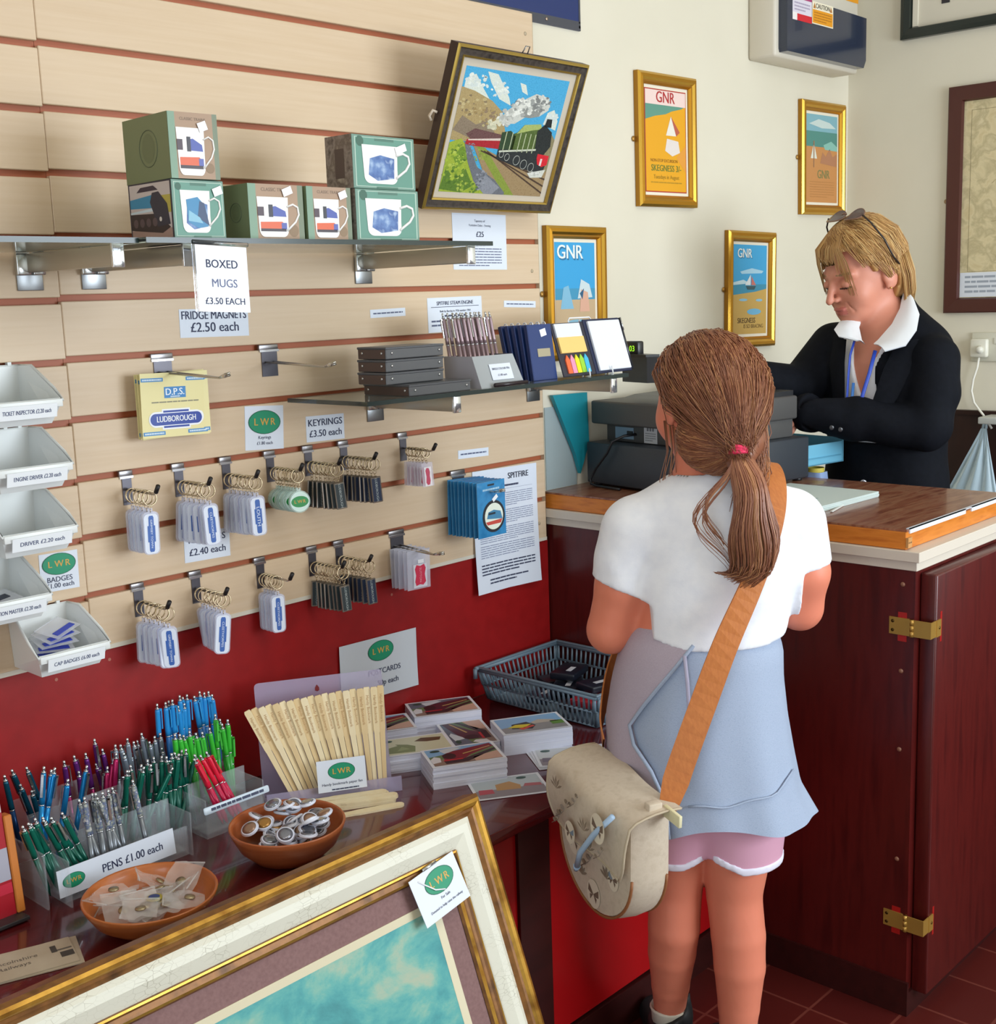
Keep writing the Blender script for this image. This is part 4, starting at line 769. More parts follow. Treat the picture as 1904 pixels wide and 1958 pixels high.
m.add(B+I[:4], [(0, 1, 5, 4), (1, 2, 6, 5), (2, 3, 7, 6), (3, 0, 4, 7)], G2); m.add(I, [(1, 0, 4, 5), (2, 1, 5, 6), (3, 2, 6, 7), (0, 3, 7, 4), (4, 7, 6, 5)], P('6a6a70', .5)); m.build('box_body', t)
m = MB(); m.T = Matrix.Translation((.068, .0095, .029)) @ RX(R(70)); m.box((-.031, -.0165, .0004), (.031, .0165, .001), PAPER); m.text('SINGLE COLOUR PEN', .0062, 0, .006, .0014, INK2, bold=.01, sx=.85); m.text('£1.00 each', .006, 0, -.007, .0014, INK2, bold=.01); m.build('price_label', t)
m = MB(); m.tube([(.03, -.006, .0046), (.125, -.006, .0046)], .0042, P('2c2226', .3)); tag(m.build('loose_pen', T=TD(1.768, -.238, LSZ)), 'dark pen lying along the shelf edge before the grey pen box', 'pen')
rg = random.Random(5)
xs = [1.782+.0066*k for k in range(18)]
for k, x in enumerate(xs):
    pen('greypen', (x, -.150-.026*(k % 2)+.003, LSZ+.006), (x-.012+rg.uniform(-.002, .002), -.132-.022*(k % 2), LSZ+.15), 'one of the slim pinkish grey pens standing in the grey pen box', 'grey pens in the pen box', rg.uniform(2.6, 4.2), 'slim_pen', (P('a08a90', .3, .5), P('a08a90', .3, .5), CHROME, .142, .0036))
NAVY = P('21386f', .35); NAVY2 = P('1c2f60', .35)
for k in range(5):
    lab = 'navy notebook with a gold plate and price sticker, front of the row' if k == 4 else 'one of the navy notebooks leaning behind the front one'
    yy = -.148-.014*k
    t = thing('notebook', lab, 'notebook', TD(1.953+.002*k, yy, LSZ) @ RX(R(-13+1.2*k)), 'navy notebooks on the lower shelf')
    m = MB(); m.box((0, 0, 0), (.076, .010, .118), NAVY, .0012, seg=1); m.box((-.0008, .001, .001), (.002, .009, .117), NAVY2); m.build('cover', t)
    m = MB()
    for j in range(3): m.ring((.02+.02*j, .005, .119), .004, .0012, P('eef0f4', .2, .5), (1, 0, 0), 10, 5)
    m.build('binding_rings', t)
    if k == 4:
        m = MB(); m.T = Matrix.Translation((.042, -.0004, .058)) @ RX(R(90)); m.box((-.02, -.0085, 0), (.02, .0085, .0006), P('b3ab94', .3, .6)); m.build('name_plate', t)
        m = MB(); m.T = Matrix.Translation((.047, -.0004, .1)) @ RX(R(90)) @ RZ(.2); m.box((-.0095, -.0075, 0), (.0095, .0075, .0005), P('e9ecf4', .4)); m.build('price_sticker', t)
t = thing('open_notepad', 'open dark notepad with sticky notes, coloured page flags and white pad', 'notepad', TD(2.046, -.217, LSZ+.006) @ RX(R(90-18)))
m = MB(); DKC = P('2c2b38', .4); m.box((-.004, -.003, -.004), (.105, .116, 0), DKC, .001, seg=1); m.box((.107, -.003, -.004), (.235, .121, 0), P('1f2746', .4), .001, seg=1); m.box((.1, -.002, -.006), (.112, .118, -.003), P('23305c', .4)); m.build('cover', t)
m = MB(); m.box((.003, .083, .0), (.088, .113, .004), P('dfe6f0', .5)); m.build('sticky_notes', t)['label'] = 'pale sticky note block'
m = MB(); m.box((.004, .048, .0), (.09, .083, .0044), P('f0c878', .5)); m.build('sticky_notes', t)['label'] = 'yellow sticky note block'
for k, c in enumerate(('ee6a3a', 'ee94b4', 'e8e01f', '9ad03a', '3fb2dc')):
    m = MB(); x = .012+.0155*k; m.prism([(x, .003), (x+.0135, .003), (x+.0135, .033), (x+.0068, .044), (x, .033)], 0, .003, P(c, .5)); m.build('page_flags', t)['label'] = ('orange', 'pink', 'yellow', 'green', 'blue')[k]+' page flags'
m = MB(); m.box((.116, .002, 0), (.228, .115, .006), P('e3e8f2', .5), .001, seg=1); m.build('paper_pad', t)
m = MB(); m.tube([(.239, .0, -.002), (.239, .12, -.002)], .004, P('3a3c44', .25, .5)); m.tube([(.239, .09, .003), (.239, .12, .003)], .0016, CHROME); m.build('pen_in_loop', t)
t = thing('wire_easel', 'white wire easel stand holding the open notepad', 'easel', TD(2.046, -.217, LSZ) @ RX(R(90-18)))
m = MB(); WW = P('eceef0', .3); m.tube([(.07, .0, -.008), (.07, .128, -.008), (.076, .134, -.008), (.145, .134, -.008), (.15, .128, -.008), (.15, 0, -.008)], .0018, WW, 6)
for x in (.07, .15): m.tube([(x, 0.0, -.008), (x, -.002, .012), (x, .014, .014)], .0018, WW, 6)
m.tube([(.11, .13, -.008), (.11, .034, -.06)], .0018, WW, 6); m.build('wire_frame', t)

# ================================================================ goods on the red desk
DZ = .5602
ACR = P('e6eef6', .06, alpha=.16)
# ---- pen holder
t = thing('pen_holder', 'clear tiered pen holder with a PENS £1.00 each sign on the desk', 'pen holder', TD(.845, -.19, DZ))
m = MB(); W = .222
for y, h0, b in ((0, .05, 0), (.052, .085, .012), (.104, .115, .03), (.158, .125, .03)): m.box((0, y, 0), (W, y+.0025, h0), ACR)
for y, b in ((.0025, .006), (.0545, .018), (.1065, .034)): m.box((0, y, b), (W, y+.05, b+.002), ACR)
m.box((-.0025, -.022, 0), (0, .16, .075), ACR); m.box((W, -.01, 0), (W+.0025, .16, .075), ACR); m.box((-.03, .0, .0), (-.027, .1, .09), ACR)
m.build('tray', t)
m = MB(); m.T = Matrix.Translation((W/2-.02, -.003, .035)) @ RX(R(90-7)); m.box((-.103, -.0215, 0), (.103, .0215, .001), PAPER); oval(m, -.077, 0, .018, .0013, .012); m.text('PENS £1.00 each', .0185, .026, -.001, .0014, INK, bold=.012, sx=.86); m.build('price_sign', t)
rg = random.Random(8)
def penrow(kind, tops, Yt, base_y, base_z, lean, label, group, args, L=.142):
    for (px, py) in tops:
        tp = onY(px, py, Yt+rg.uniform(-.006, .006)); ln = lean+rg.uniform(-.012, .012)
        dz = min(tp.z-base_z, L*.99); dy = base_y-tp.y
        b = Vector((tp.x-ln, base_y, base_z)); d = tp-b; tp2 = tp
        b = tp-d.normalized()*L
        if b.z < DZ+.004: b.z = DZ+.004; 
        pen(kind, b, tp2, label, group, rg.uniform(0, 6.28), 'ballpoint_pen', args)
met2 = lambda c: P(c, .22, .5)
DG = (P('0f6a58', .25, .3), P('0c5a4a', .3, .2), CHROME); BR = (met2('1f86c6'), met2('1f86c6'), CHROME); TE = (met2('15566e'), met2('123f70'), CHROME)
PU = (met2('6a2a7c'), met2('8a1f58'), CHROME); MG = (met2('b01f5c'), met2('a81a50'), CHROME); SV = (met2('8f9aa8'), met2('7f8a98'), CHROME); FL = (noisemat('floral_pen', ['d6d4cf', '8f948c', '5a6890', 'e0ddd6'], 150, rough=.25), P('7d8288', .3, .5), CHROME)
g = 'pens in the tiered clear holder'
penrow('teal', [(8, 1483), (22, 1472), (50, 1467), (38, 1500), (60, 1512)], -.07, -.055, .600, -.035, 'one of the dark teal pens at the left of the tiered holder', 'dark teal pens', TE)
penrow('bright', [(84, 1466), (105, 1468), (130, 1490), (166, 1464), (98, 1472)], -.115, -.1, .582, .03, 'one of the bright blue pens leaning right in the tiered holder', 'bright blue pens', BR)
penrow('purple', [(122, 1455), (141, 1445), (163, 1440), (180, 1413), (195, 1432), (183, 1460), (150, 1475)], -.05, -.045, .602, -.012, 'one of the purple pens at the back of the tiered holder', 'purple pens', PU)
penrow('magenta', [(217, 1450), (222, 1440), (205, 1470)], -.06, -.07, .600, .03, 'one of the magenta pens leaning right in the tiered holder', 'magenta pens', MG)
penrow('silver', [(220, 1424), (230, 1424), (243, 1412), (245, 1425), (255, 1418), (262, 1416), (270, 1402), (285, 1418), (295, 1408), (306, 1402), (310, 1435), (300, 1440), (278, 1432), (236, 1440), (250, 1440)], -.05, -.045, .602, -.008, 'one of the silver grey pens at the back of the tiered holder', 'silver grey pens', SV)
penrow('green', [(240, 1515), (256, 1508), (268, 1505), (283, 1505), (298, 1505), (310, 1488), (322, 1485), (333, 1480), (345, 1482), (357, 1484), (240, 1535), (262, 1530), (285, 1525), (300, 1530), (318, 1512), (335, 1505), (352, 1500), (357, 1515)], -.1, -.1, .580, .005, 'one of the dark green pens at the right of the tiered holder', 'dark green pens at right', DG)
penrow('floral', [(157, 1548), (165, 1556), (182, 1548), (188, 1556), (203, 1562), (211, 1548), (207, 1572), (218, 1525), (265, 1545)], -.162, -.166, .570, -.012, 'one of the pale patterned pens at the front of the tiered holder', 'pale patterned pens', FL)
penrow('greenf', [(58, 1584), (72, 1580), (50, 1598), (88, 1578), (104, 1576), (115, 1592), (125, 1568), (95, 1590), (75, 1602)], -.165, -.158, .569, -.035, 'one of the dark green pens at the front left of the tiered holder', 'dark green pens at left', DG)
# ---- second holder
t = thing('pen_holder', 'clear stepped holder of blue, green and red pens beside the wooden paper knives', 'pen holder', TD(1.122, -.166, DZ))
m = MB(); W = .118
for y, h0 in ((0, .055), (.052, .085), (.1, .12), (.148, .135)): m.box((0, y, 0), (W, y+.0025, h0), ACR)
for y, b in ((.0025, .006), (.0545, .04), (.1025, .075)): m.box((0, y, b), (W, y+.047, b+.002), ACR)
m.box((-.0025, 0, 0), (0, .15, .07), ACR); m.box((W, 0, 0), (W+.0025, .15, .07), ACR); m.build('tray', t)
m = MB(); m.T = Matrix.Translation((W/2, -.004, .053)) @ RX(R(75)); m.box((-.068, -.006, 0), (.068, .006, .003), P('d9e6f2', .3), .0025); m.lines(-.054, .056, -.003, .003, 1, .0034, INK2, 4, .8); m.build('price_strip', t)
penrow('sky', [(300, 1346), (316, 1343), (322, 1340), (329, 1338), (343, 1330), (349, 1333), (357, 1328), (371, 1331), (381, 1322), (390, 1324), (398, 1322), (405, 1328), (352, 1345), (340, 1350)], -.04, -.035, .638, -.008, 'one of the sky blue pens at the back of the stepped holder', 'sky blue pens', (P('2a8fd6', .2), P('1f74c0', .25), P('3aa0e0', .2)))
penrow('lime', [(334, 1404), (343, 1404), (350, 1406), (362, 1398), (374, 1402), (386, 1400), (411, 1366), (424, 1384), (435, 1376), (420, 1375), (440, 1398), (368, 1412), (400, 1392)], -.085, -.08, .603, -.012, 'one of the lime green pens in the middle of the stepped holder', 'lime green pens', (P('3cb83a', .2), P('2f9c34', .25), P('4cc04a', .2)))
penrow('red', [(376, 1454), (395, 1467), (403, 1456), (390, 1482), (385, 1478), (412, 1470)], -.13, -.14, .570, -.03, 'one of the red pens at the front of the stepped holder', 'red pens', (P('d81f3c', .2), P('c81a4c', .25), P('e03048', .2)))
# ---- wooden paper knives
WOODK = noisemat('pale_beech', ['e2c896', 'ecd8ac', 'e6ce9c'], 9, (3, 3, .4), rough=.6); WOODKD = P('c9a774', .6)
FT = Matrix.Translation((1.388, -.178, DZ)) @ RZ(R(-30))
t = thing('knife_holder', 'clear plastic display holder behind the fan of wooden paper knives', 'display holder', FT)
CP = P('c4bcdc', .12, alpha=.42)
m = MB(); m.T = RX(R(-12))
pts = [(-.125, 0), (.118, 0), (.118, .205)]+[(.112+.006*math.cos(R(a)), .205+.006*math.sin(R(a))) for a in (30, 60, 90)]+[(-.117+.008*math.cos(R(a)), .203+.008*math.sin(R(a))) for a in (90, 120, 150, 180)]
m.T = Matrix.Translation((0, .03, 0)) @ RX(R(90-13)); m.prism(pts, 0, .002, CP)
m.prism([(-.012, .185), (-.008, .183), (-.004, .185), (-.004, .19), (-.008, .196), (-.012, .19)], .002, .0026, P('7a1018', .5)); m.T = Matrix(); m.box((-.125, -.035, 0), (.118, .04, .002), CP); m.build('back_panel', t)
m = MB(); m.T = Matrix.Translation((0, -.034, 0)) @ RX(R(90-6)); m.prism([(-.125, 0), (.125, 0), (.125, .028), (-.125, .028)], 0, .0015, CP); m.build('front_panel', t)
N = 20; proto = None
for k in range(N):
    f = k/(N-1)-.5; ang = -.30*f*2*.62-.02
    T = FT @ Matrix.Translation((.168*f+.012, -.0225+.0042*(k % 2), .004)) @ RX(R(-9)) @ RY(.215*2*f-.185) @ RZ(rg.uniform(-.03, .03))
    lab = 'one of the pale wooden paper knives fanned out in the clear holder'
    if k < 3:
        WOODK = noisemat('pale_beech_%d' % k, [('e2c896', 'ecd8ac', 'e6ce9c'), ('d8ba86', 'e4ca9a', 'dcc08e'), ('ead4a6', 'f2e2bc', 'ecd8ae')][k], 9, (3, 3, .4), rough=.6)
        proto = thing('paper_knife', lab, 'paper knife', T, 'paper knives fanned in the clear holder')
        m = MB(); m.prism([(-.0036, 0), (.0036, 0), (.0050, .105), (-.0050, .105)], -.0014, .0014, WOODK, RX(R(90))); m.build('blade', proto)
        m = MB(); m.prism([(-.0050, .105), (.0050, .105), (.0058, .112), (.0064, .188), (.005, .192), (-.005, .192), (-.0064, .188), (-.0058, .112)], -.0018, .0018, WOODK, RX(R(90))); m.T = RX(R(90)); m.text('Handy Bookmark', .0075, .0, .15, .0023, P('b98f5c', .6), rot=R(-90)); m.build('handle', proto)
        kp = [] if k == 0 else kp; kp.append(proto)
    else: dup(kp[(k*7) % 3], T, lab)
t = thing('label_card', 'small white card with a green oval leaning on the wooden paper knives', 'card', FT @ Matrix.Translation((.012, -.046, .022)) @ RX(R(90-10)))
m = MB(); m.box((-.045, 0, 0), (.045, .058, .001), PAPER); oval(m, .0, .036, .024, .0013, .0165); m.text('Handy bookmark paper fan', .0068, 0, .0135, .0014, INK2, bold=.01); m.lines(-.02, .03, .0015, .0055, 1, .0014, INK2, 5, .6); m.build('card', t)
def flatknife(T, label, L=.2, group=None, w=.0095):
    m = MB(); n = 8; m.prism([(0, -w*.7), (L*.5, -w*.8), (L*.55, -w), (L-w, -w)]+[(L-w+w*math.cos(R(a)), w*math.sin(R(a))) for a in range(-80, 81, 20)]+[(L-w, w), (L*.55, w), (L*.5, w*.8), (0, w*.7)], 0, .0036, WOODK)
    return tag(m.build('paper_knife', T=T), label, 'paper knife', group)
for row in range(2):
    for lay in range(4):
        T = FT @ Matrix.Translation((-.124+.014*row+rg.uniform(-.004, .004), -.058-.0205*row, .0002+.0038*lay)) @ RZ(rg.uniform(-.012, .012)+.0)
        flatknife(T, 'one of the wooden paper knives lying stacked before the clear holder', .215, 'paper knives stacked flat')
flatknife(TD(1.262, -.243, DZ, R(-25)), 'single wooden paper knife lying apart, tip beside the bowl of badges', .19)
m = MB(); m.box((0, 0, 0), (.05, .03, .0006), PAPER); tag(m.build('price_slip', T=TD(1.27, -.215, DZ+.0004, R(-40))), 'small white slip half under the stacked paper knives', 'paper')
# ---- bowls
def bowl(x, y, r, h, col, label):
    wd_ = noisemat('bowl_'+col, [col, '%02x%02x%02x' % tuple(min(255, int(col[i:i+2], 16)+22) for i in (0, 2, 4))], 6, (1, 1, 14), rough=.3, coat=.25)
    t = thing('wooden_bowl', label, 'bowl', TD(x, y, DZ)); m = MB()
    m.lathe([(.0001, .0), (r*.42, 0), (r*.62, .008), (r*.84, h*.45), (r*.97, h*.85), (r, h), (r*.985, h+.002), (r*.955, h), (r*.93, h*.85), (r*.8, h*.48), (r*.58, .013), (r*.3, .008), (.0001, .008)], wd_, 40); m.build('bowl', t); return t
B1 = (.894, -.357, .099); B2 = (1.166, -.334, .096)
bowl(B1[0], B1[1], B1[2], .052, 'b5622a', 'orange brown wooden bowl of bagged badges, nearest the PENS sign'); bowl(B2[0], B2[1], B2[2], .062, 'a65428', 'reddish wooden bowl heaped with round button badges')
bp = None; rg = random.Random(4)
faces = [P('8f9098', .15, .6), P('b98a4a', .2, .5), P('a0a4ae', .12, .7), P('9c7c66', .2, .3)]
pr = []
for c in faces:
    t = thing('button_badge', '-', 'badge'); m = MB(); m.lathe([(.0001, .0), (.0145, 0), (.0158, .002), (.0155, .0035)], P('e9ebf6', .25), 22); m.lathe([(.0155, .0035), (.0128, .0048)], P('dfe2f2', .25), 22); m.build('rim', t)
    m = MB(); m.lathe([(.0129, .0047), (.006, .0056), (.0001, .0058)], c, 22); m.lathe([(.0001, -.0002), (.014, -.0002)], P('3a3f86', .3), 22); m.build('face', t); pr.append([t, False])
for k in range(56):
    a = rg.uniform(0, 6.28); rr = B2[2]*.72*math.sqrt(rg.uniform(.02, 1)); lay = k//16
    zz = DZ+.018+.011*lay+.046*(rr/B2[2])**2
    tilt = rg.uniform(.1, .75) if k > 12 else rg.uniform(0, .3)
    T = Matrix.Translation((B2[0]+rr*math.cos(a)*.92, B2[1]+rr*math.sin(a)*.92, zz+.006)) @ RZ(rg.uniform(0, 6.28)) @ RX(tilt)
    e = pr[rg.choice((0, 0, 1, 2, 2, 3))]; lab = 'one of the round white edged button badges in the reddish bowl'
    if not e[1]: e[0].matrix_basis = T; e[0]['label'] = lab; e[0]['group'] = 'button badges in the bowl'; e[1] = True
    else: dup(e[0], T, lab, 'button badges in the bowl')
ZB = P('e6e2de', .1, alpha=.36)
def badge_bag(T, label, kind, group):
    t = thing('bagged_badge', label, 'bagged badge', T, group); m = MB(); n = 5
    rows = [[(-.026+.052*i/n, -.03+.06*j/n, .003*math.sin(i*2.1+j*1.3+T[0][3]*90)) for i in range(n+1)] for j in range(n+1)]; m.grid(rows, ZB); m.tube([rows[-1][0], rows[-1][-1]], .0013, ZB, 6); m.build('zip_bag', t)
    m = MB()
    if kind: m.lathe([(.0001, 0), (.0125, 0), (.012, .0016), (.0001, .002)], P('b9a83c', .35), 20, T3(0, -.006, .003)); m.disc(0, -.006, .0085, .0085, .0053, P('31477c', .35)); m.flat([(-.008, -.009), (.008, -.009), (.004, -.0135), (-.004, -.0135)], .0054, P('3f7a4c', .35))
    else: m.lathe([(.0001, 0), (.008, .0), (.0075, .002), (.0001, .003)], P('a89878', .3, .7), 14, T3(.002, -.008, .003))
    m.build('badge', t)
for k in range(18):
    a = rg.uniform(0, 6.28); rr = .062*math.sqrt(rg.uniform(.0, 1)); hero = k == 17
    p = (B1[0]+rr*math.cos(a), B1[1]+rr*math.sin(a), DZ+.026+.0012*k+.028*(rr/.08)**2) if not hero else (B1[0]-.004, B1[1]-.018, DZ+.05)
    badge_bag(Matrix.Translation(p) @ RZ(rg.uniform(0, 6.28) if not hero else -.6) @ RX(rg.uniform(-.5, .7) if not hero else .0), 'clear bag with a yellow ringed blue badge on top in the orange bowl' if hero else 'one of the clear bags of small badges in the orange bowl', hero or k in (5, ), 'bagged badges in the orange bowl')
# ---- framed red display at the left edge
t = thing('framed_print', 'red and grey framed print with an orange side edge at the left picture border', 'picture', Matrix.Translation((.775, -.172, DZ)) @ RX(R(-6)))
m = MB(); m.box((0, -.004, .006), (.0125, .018, .158), P('c8762c', .45), .0015, seg=1); m.build('side_edge', t)['label'] = 'orange side edge'
m = MB(); m.box((-.22, 0, .004), (-.0005, .016, .19), P('a81826', .35)); m.rect(-.22, .06, -.001, .11, .0005, P('a8a6b4', .5), Matrix.Rotation(R(90), 4, 'X')); m.rect(-.22, .05, -.05, .075, .0008, P('6a6878', .5), Matrix.Rotation(R(90), 4, 'X')); m.rect(-.22, .04, -.001, .056, .0006, P('c4243c', .4), Matrix.Rotation(R(90), 4, 'X')); m.rect(-.015, .165, -.001, .19, .0006, P('c8c4c4', .4), Matrix.Rotation(R(90), 4, 'X')); m.build('print_panel', t)
m = MB(); m.box((-.22, -.03, -.0), (.006, .03, .006), P('2e2b2c', .4), .001); m.build('base', t)
# ---- old leaflets, bottom left
T, w, h = deskquad([(0, 1822), (108, 1784), (166, 1832), (60, 1862)], DZ+.004)
t = thing('leaflet', 'old beige folded leaflet lying at the lower left of the desk', 'leaflet', TD(T[0][3]-.012, T[1][3], DZ+.0006, R(-20)))
m = MB(); PAP = noisemat('old_paper', ['b5a48c', 'c9bca6'], 14, rough=.7); m.box((-.1, -.045, 0), (.06, .04, .0015), PAP); m.build('back_page', t)
m = MB(); m.T = RZ(.06) @ T3(0, 0, .0017); m.box((-.1, -.042, 0), (.052, .036, .0015), PAP); z = .0018; m.text('Lincolnshire', .013, -.028, .006, z, P('6a6258', .6)); m.text('Railways', .013, -.03, -.01, z, P('6a6258', .6)); m.rect(.022, .0, .03, .02, z, P('4a443e', .6)); m.rect(.032, -.02, .05, -.004, z, P('4a443e', .6)); m.rect(.03, .002, .05, .006, z, P('6a6258', .6)); m.build('front_page', t)
t = thing('clear_packet', 'crumpled clear packet at the lower left corner of the desk', 'packet', TD(.67, -.47, DZ+.004)); m = MB()
m.grid([[(-.09+.02*i, -.035+.012*j, .008*math.sin(i*1.7+j*.9)*math.cos(j*1.1)+.006) for i in range(10)] for j in range(7)], P('c9bdb4', .15, trans=.5)); m.build('film', t)
m = MB(); m.box((0, 0, 0), (.05, .03, .0008), P('d6cfc0', .6)); m.text('S', .014, .03, .016, .0011, P('3a3430', .6), rot=.6); tag(m.build('price_slip', T=TD(1.0, -.44, DZ+.0003, R(-5))), 'small cream slip with black lettering between the two bowls', 'paper')
# ---- postcards
def pic(m, w, h, kind, z):
    a, b = w*.46, h*.44; m.rect(-a, -b, a, b, z, P({'red': '7fb0d8', 'dark': '5a6a7a', 'map': 'd2d2b4', 'street': '86b4dc', 'grey': 'cfd2d4', 'plat': 'b8c2c8'}[kind], .3)); z += .0001
    if kind in ('red', 'dark'):
        c = '7a2430' if kind == 'red' else '4a2430'
        m.rect(-a, -b, a, -.3*b, z, P('8a7264', .4)); m.flat([(-a, -.3*b), (-a, .1*b), (-.5*a, .25*b), (.2*a, .5*b), (a, .6*b), (a, -.3*b)], z+.00005, P('5f7a4c', .4)); m.flat([(-.62*a, -.55*b), (-.6*a, .2*b), (-.3*a, .5*b), (.95*a, .92*b), (a, .5*b), (.2*a, -.15*b), (-.1*a, -.6*b)], z+.0001, P(c, .35)); m.flat([(-.65*a, -.9*b), (-.66*a, -.5*b), (-.1*a, -.55*b), (a, .3*b), (a, .1*b), (.0, -.9*b)], z+.0002, P('2c2226', .4)); m.disc(-.42*a, -.02*b, .2*a, .34*b, z+.0003, P('241c20', .35), 18); m.flat([(-.5*a, .35*b), (-.62*a, .85*b), (-.1*a, .95*b), (.1*a, .8*b), (-.36*a, .4*b)], z+.0002, P('c9ccd2', .5)); m.rect(-.66*a, -.58*b, -.1*a, -.46*b, z+.0004, P('b8242c', .4)); m.flat([(-a, -.2*b), (-.85*a, .1*b), (-.7*a, -.1*b), (-.75*a, -.6*b), (-a, -.7*b)], z+.0002, P('d8d4d8', .4)); m.flat([(.0*a, .1*b), (.9*a, .6*b), (.9*a, .52*b), (.0*a, .0*b)], z+.0003, P('c0a060', .35)); m.flat([(.2*a, -.5*b), (a, -.1*b), (a, -b), (.2*a, -b)], z+.0002, P('c9a08c', .4))
    elif kind == 'map':
        m.flat([(-.9*a, -.8*b), (-.8*a, -.1*b), (-.5*a, .1*b), (-.55*a, .3*b), (-.2*a, .1*b), (0, -.2*b), (-.1*a, -.9*b)], z, P('7f8a5c', .4)); m.flat([(.05*a, .4*b), (.3*a, .75*b), (.9*a, .6*b), (.8*a, .2*b), (.4*a, .2*b)], z, P('5c4428', .4)); m.flat([(-.6*a, -.6*b), (-.4*a, -.1*b), (-.2*a, -.5*b)], z+.0001, P('98a474', .4))
    elif kind == 'street':
        m.flat([(-a, -b), (-a, -.3*b), (.2*a, .1*b), (a, -.2*b), (a, -b)], z, P('8f8e90', .4)); m.flat([(-.7*a, -.5*b), (-.6*a, .1*b), (-.1*a, .25*b), (.1*a, -.3*b), (-.1*a, -.75*b)], z+.0001, P('33363c', .4)); m.flat([(-.8*a, -.3*b), (-.5*a, 0), (0, -.1*b), (-.3*a, -.5*b)], z+.0002, P('d8c42c', .35)); m.flat([(-.5*a, -.55*b), (0, -.25*b), (.05*a, -.4*b), (-.4*a, -.75*b)], z+.0002, P('d24a36', .35)); m.rect(.6*a, -.5*b, a, .0, z+.0001, P('5f8a3c', .4)); m.flat([(.0, .1*b), (.3*a, .4*b), (.7*a, .2*b), (.9*a, -.1*b), (.1*a, -.1*b)], z+.0001, P('b9b0a4', .4))
    else:
        m.rect(-a, -b, a, -.2*b, z, P('8b7f84', .4)); m.flat([(-.4*a, -.35*b), (-.35*a, .3*b), (.1*a, .5*b), (.35*a, .0), (.3*a, -.4*b)], z+.0001, P('b98a4c' if kind == 'plat' else 'a8885a', .35)); m.flat([(-.95*a, -.6*b), (-.9*a, -.1*b), (-.5*a, -.15*b), (-.5*a, -.6*b)], z+.0001, P('b8404c' if kind == 'plat' else '6a5a68', .35)); m.flat([(.4*a, -.2*b), (.5*a, .1*b), (.95*a, .0), (.95*a, -.3*b)], z+.0001, P('b0585c' if kind == 'plat' else '7a6a70', .35))
    if kind != 'street': m.disc(-.72*a if kind != 'plat' else .5*a, .74*b, .15*a, .13*b, z+.0004, P('1f4a3c', .4), 16)
EDGE = noisemat('card_edges', ['c9cde6', 'e4e6f2', 'd4d7ea'], 3, (1, 1, 500), rough=.6)
CW, CH = .145, .098
def card(T, kind, label, group, w=CW, h=CH, curl=0.):
    t = thing('postcard', label, 'postcard', T, group); m = MB(); curl *= .6; f = lambda x, y, z: (x, y, z+curl*((x/(w/2))**2)*.5+curl*((y/(h/2))**2)*.5)
    a = MB(); a.box((-w/2, -h/2, 0), (w/2, h/2, .0004), P('e4e6ee', .4))
    n = 6; a = MB(); rows = [[f(-w/2+w*i/n, -h/2+h*j/n, .0004) for i in range(n+1)] for j in range(n+1)]; a.grid(rows, P('e4e6ee', .35)); a.grid([[(p[0], p[1], p[2]-.0004) for p in r] for r in rows], P('e4e6ee', .35), flip=True); a.build('card', t)
    pic(m, w, h, kind, .0007)
    if curl:
        m.v = [(x, y, f(x, y, z)[2]+curl*.35) for x, y, z in m.v]
    m.build('picture', t); return t
def stack(e1, e2, zt, kind, which, rot=-31):
    c_, s_ = math.cos(R(-31)), math.sin(R(-31)); cx, cy = e1*c_-e2*s_, e1*s_+e2*c_; a = R(rot)
    m = MB(); hh = zt-DZ-.0006; n = 7; z = 0.
    for k in range(n):
        dx, dy, da = rg.uniform(-.0012, .0012), rg.uniform(-.0012, .0012), rg.uniform(-.01, .01); z1 = z+hh/n
        m.box((-CW/2+dx, -CH/2+dy, z), (CW/2+dx, CH/2+dy, z1), EDGE, 0, RZ(da)); z = z1
    tag(m.build('postcard_stack', T=TD(cx, cy, DZ, a)), 'white edged stack of postcards '+which, 'postcards', 'stacks of postcards on the desk', 'stuff')
    card(TD(cx, cy, zt-.0004, a+.01), kind, 'top postcard of the stack '+which, 'postcards on the desk')
stack(1.412, .797, .600, 'red', 'behind the wooden paper knives', -30)
stack(1.563, .848, .604, 'dark', 'nearest the red board', -31)
stack(1.461, .664, .596, 'map', 'with a pale green map picture', -31)
stack(1.585, .722, .585, 'dark', 'in the middle, mostly hidden by its neighbours', 59)
stack(1.707, .677, .604, 'street', 'with a yellow and red street picture', -31)
stack(1.534, .560, .603, 'red', 'with a dark red engine, nearest the desk edge', -30)
for k in range(3): 
    T, w, h = deskquad([(1005, 1460), (1110, 1420), (1145, 1432), (1080, 1483)], DZ)
    card(TD(T[0][3]+.0035*k, T[1][3]-.002*k, DZ+.0006+.0012*k, R(-33-3*k)), 'grey', 'one of the few loose grey postcards by the floral bag', 'loose grey postcards')
T, w, h = deskquad([(893, 1505), (985, 1477), (1060, 1500), (950, 1537)], DZ)
card(TD(T[0][3], T[1][3], DZ+.0005, R(-33)), 'plat', 'single curled postcard nearest the desk front edge', None, .142, .1)
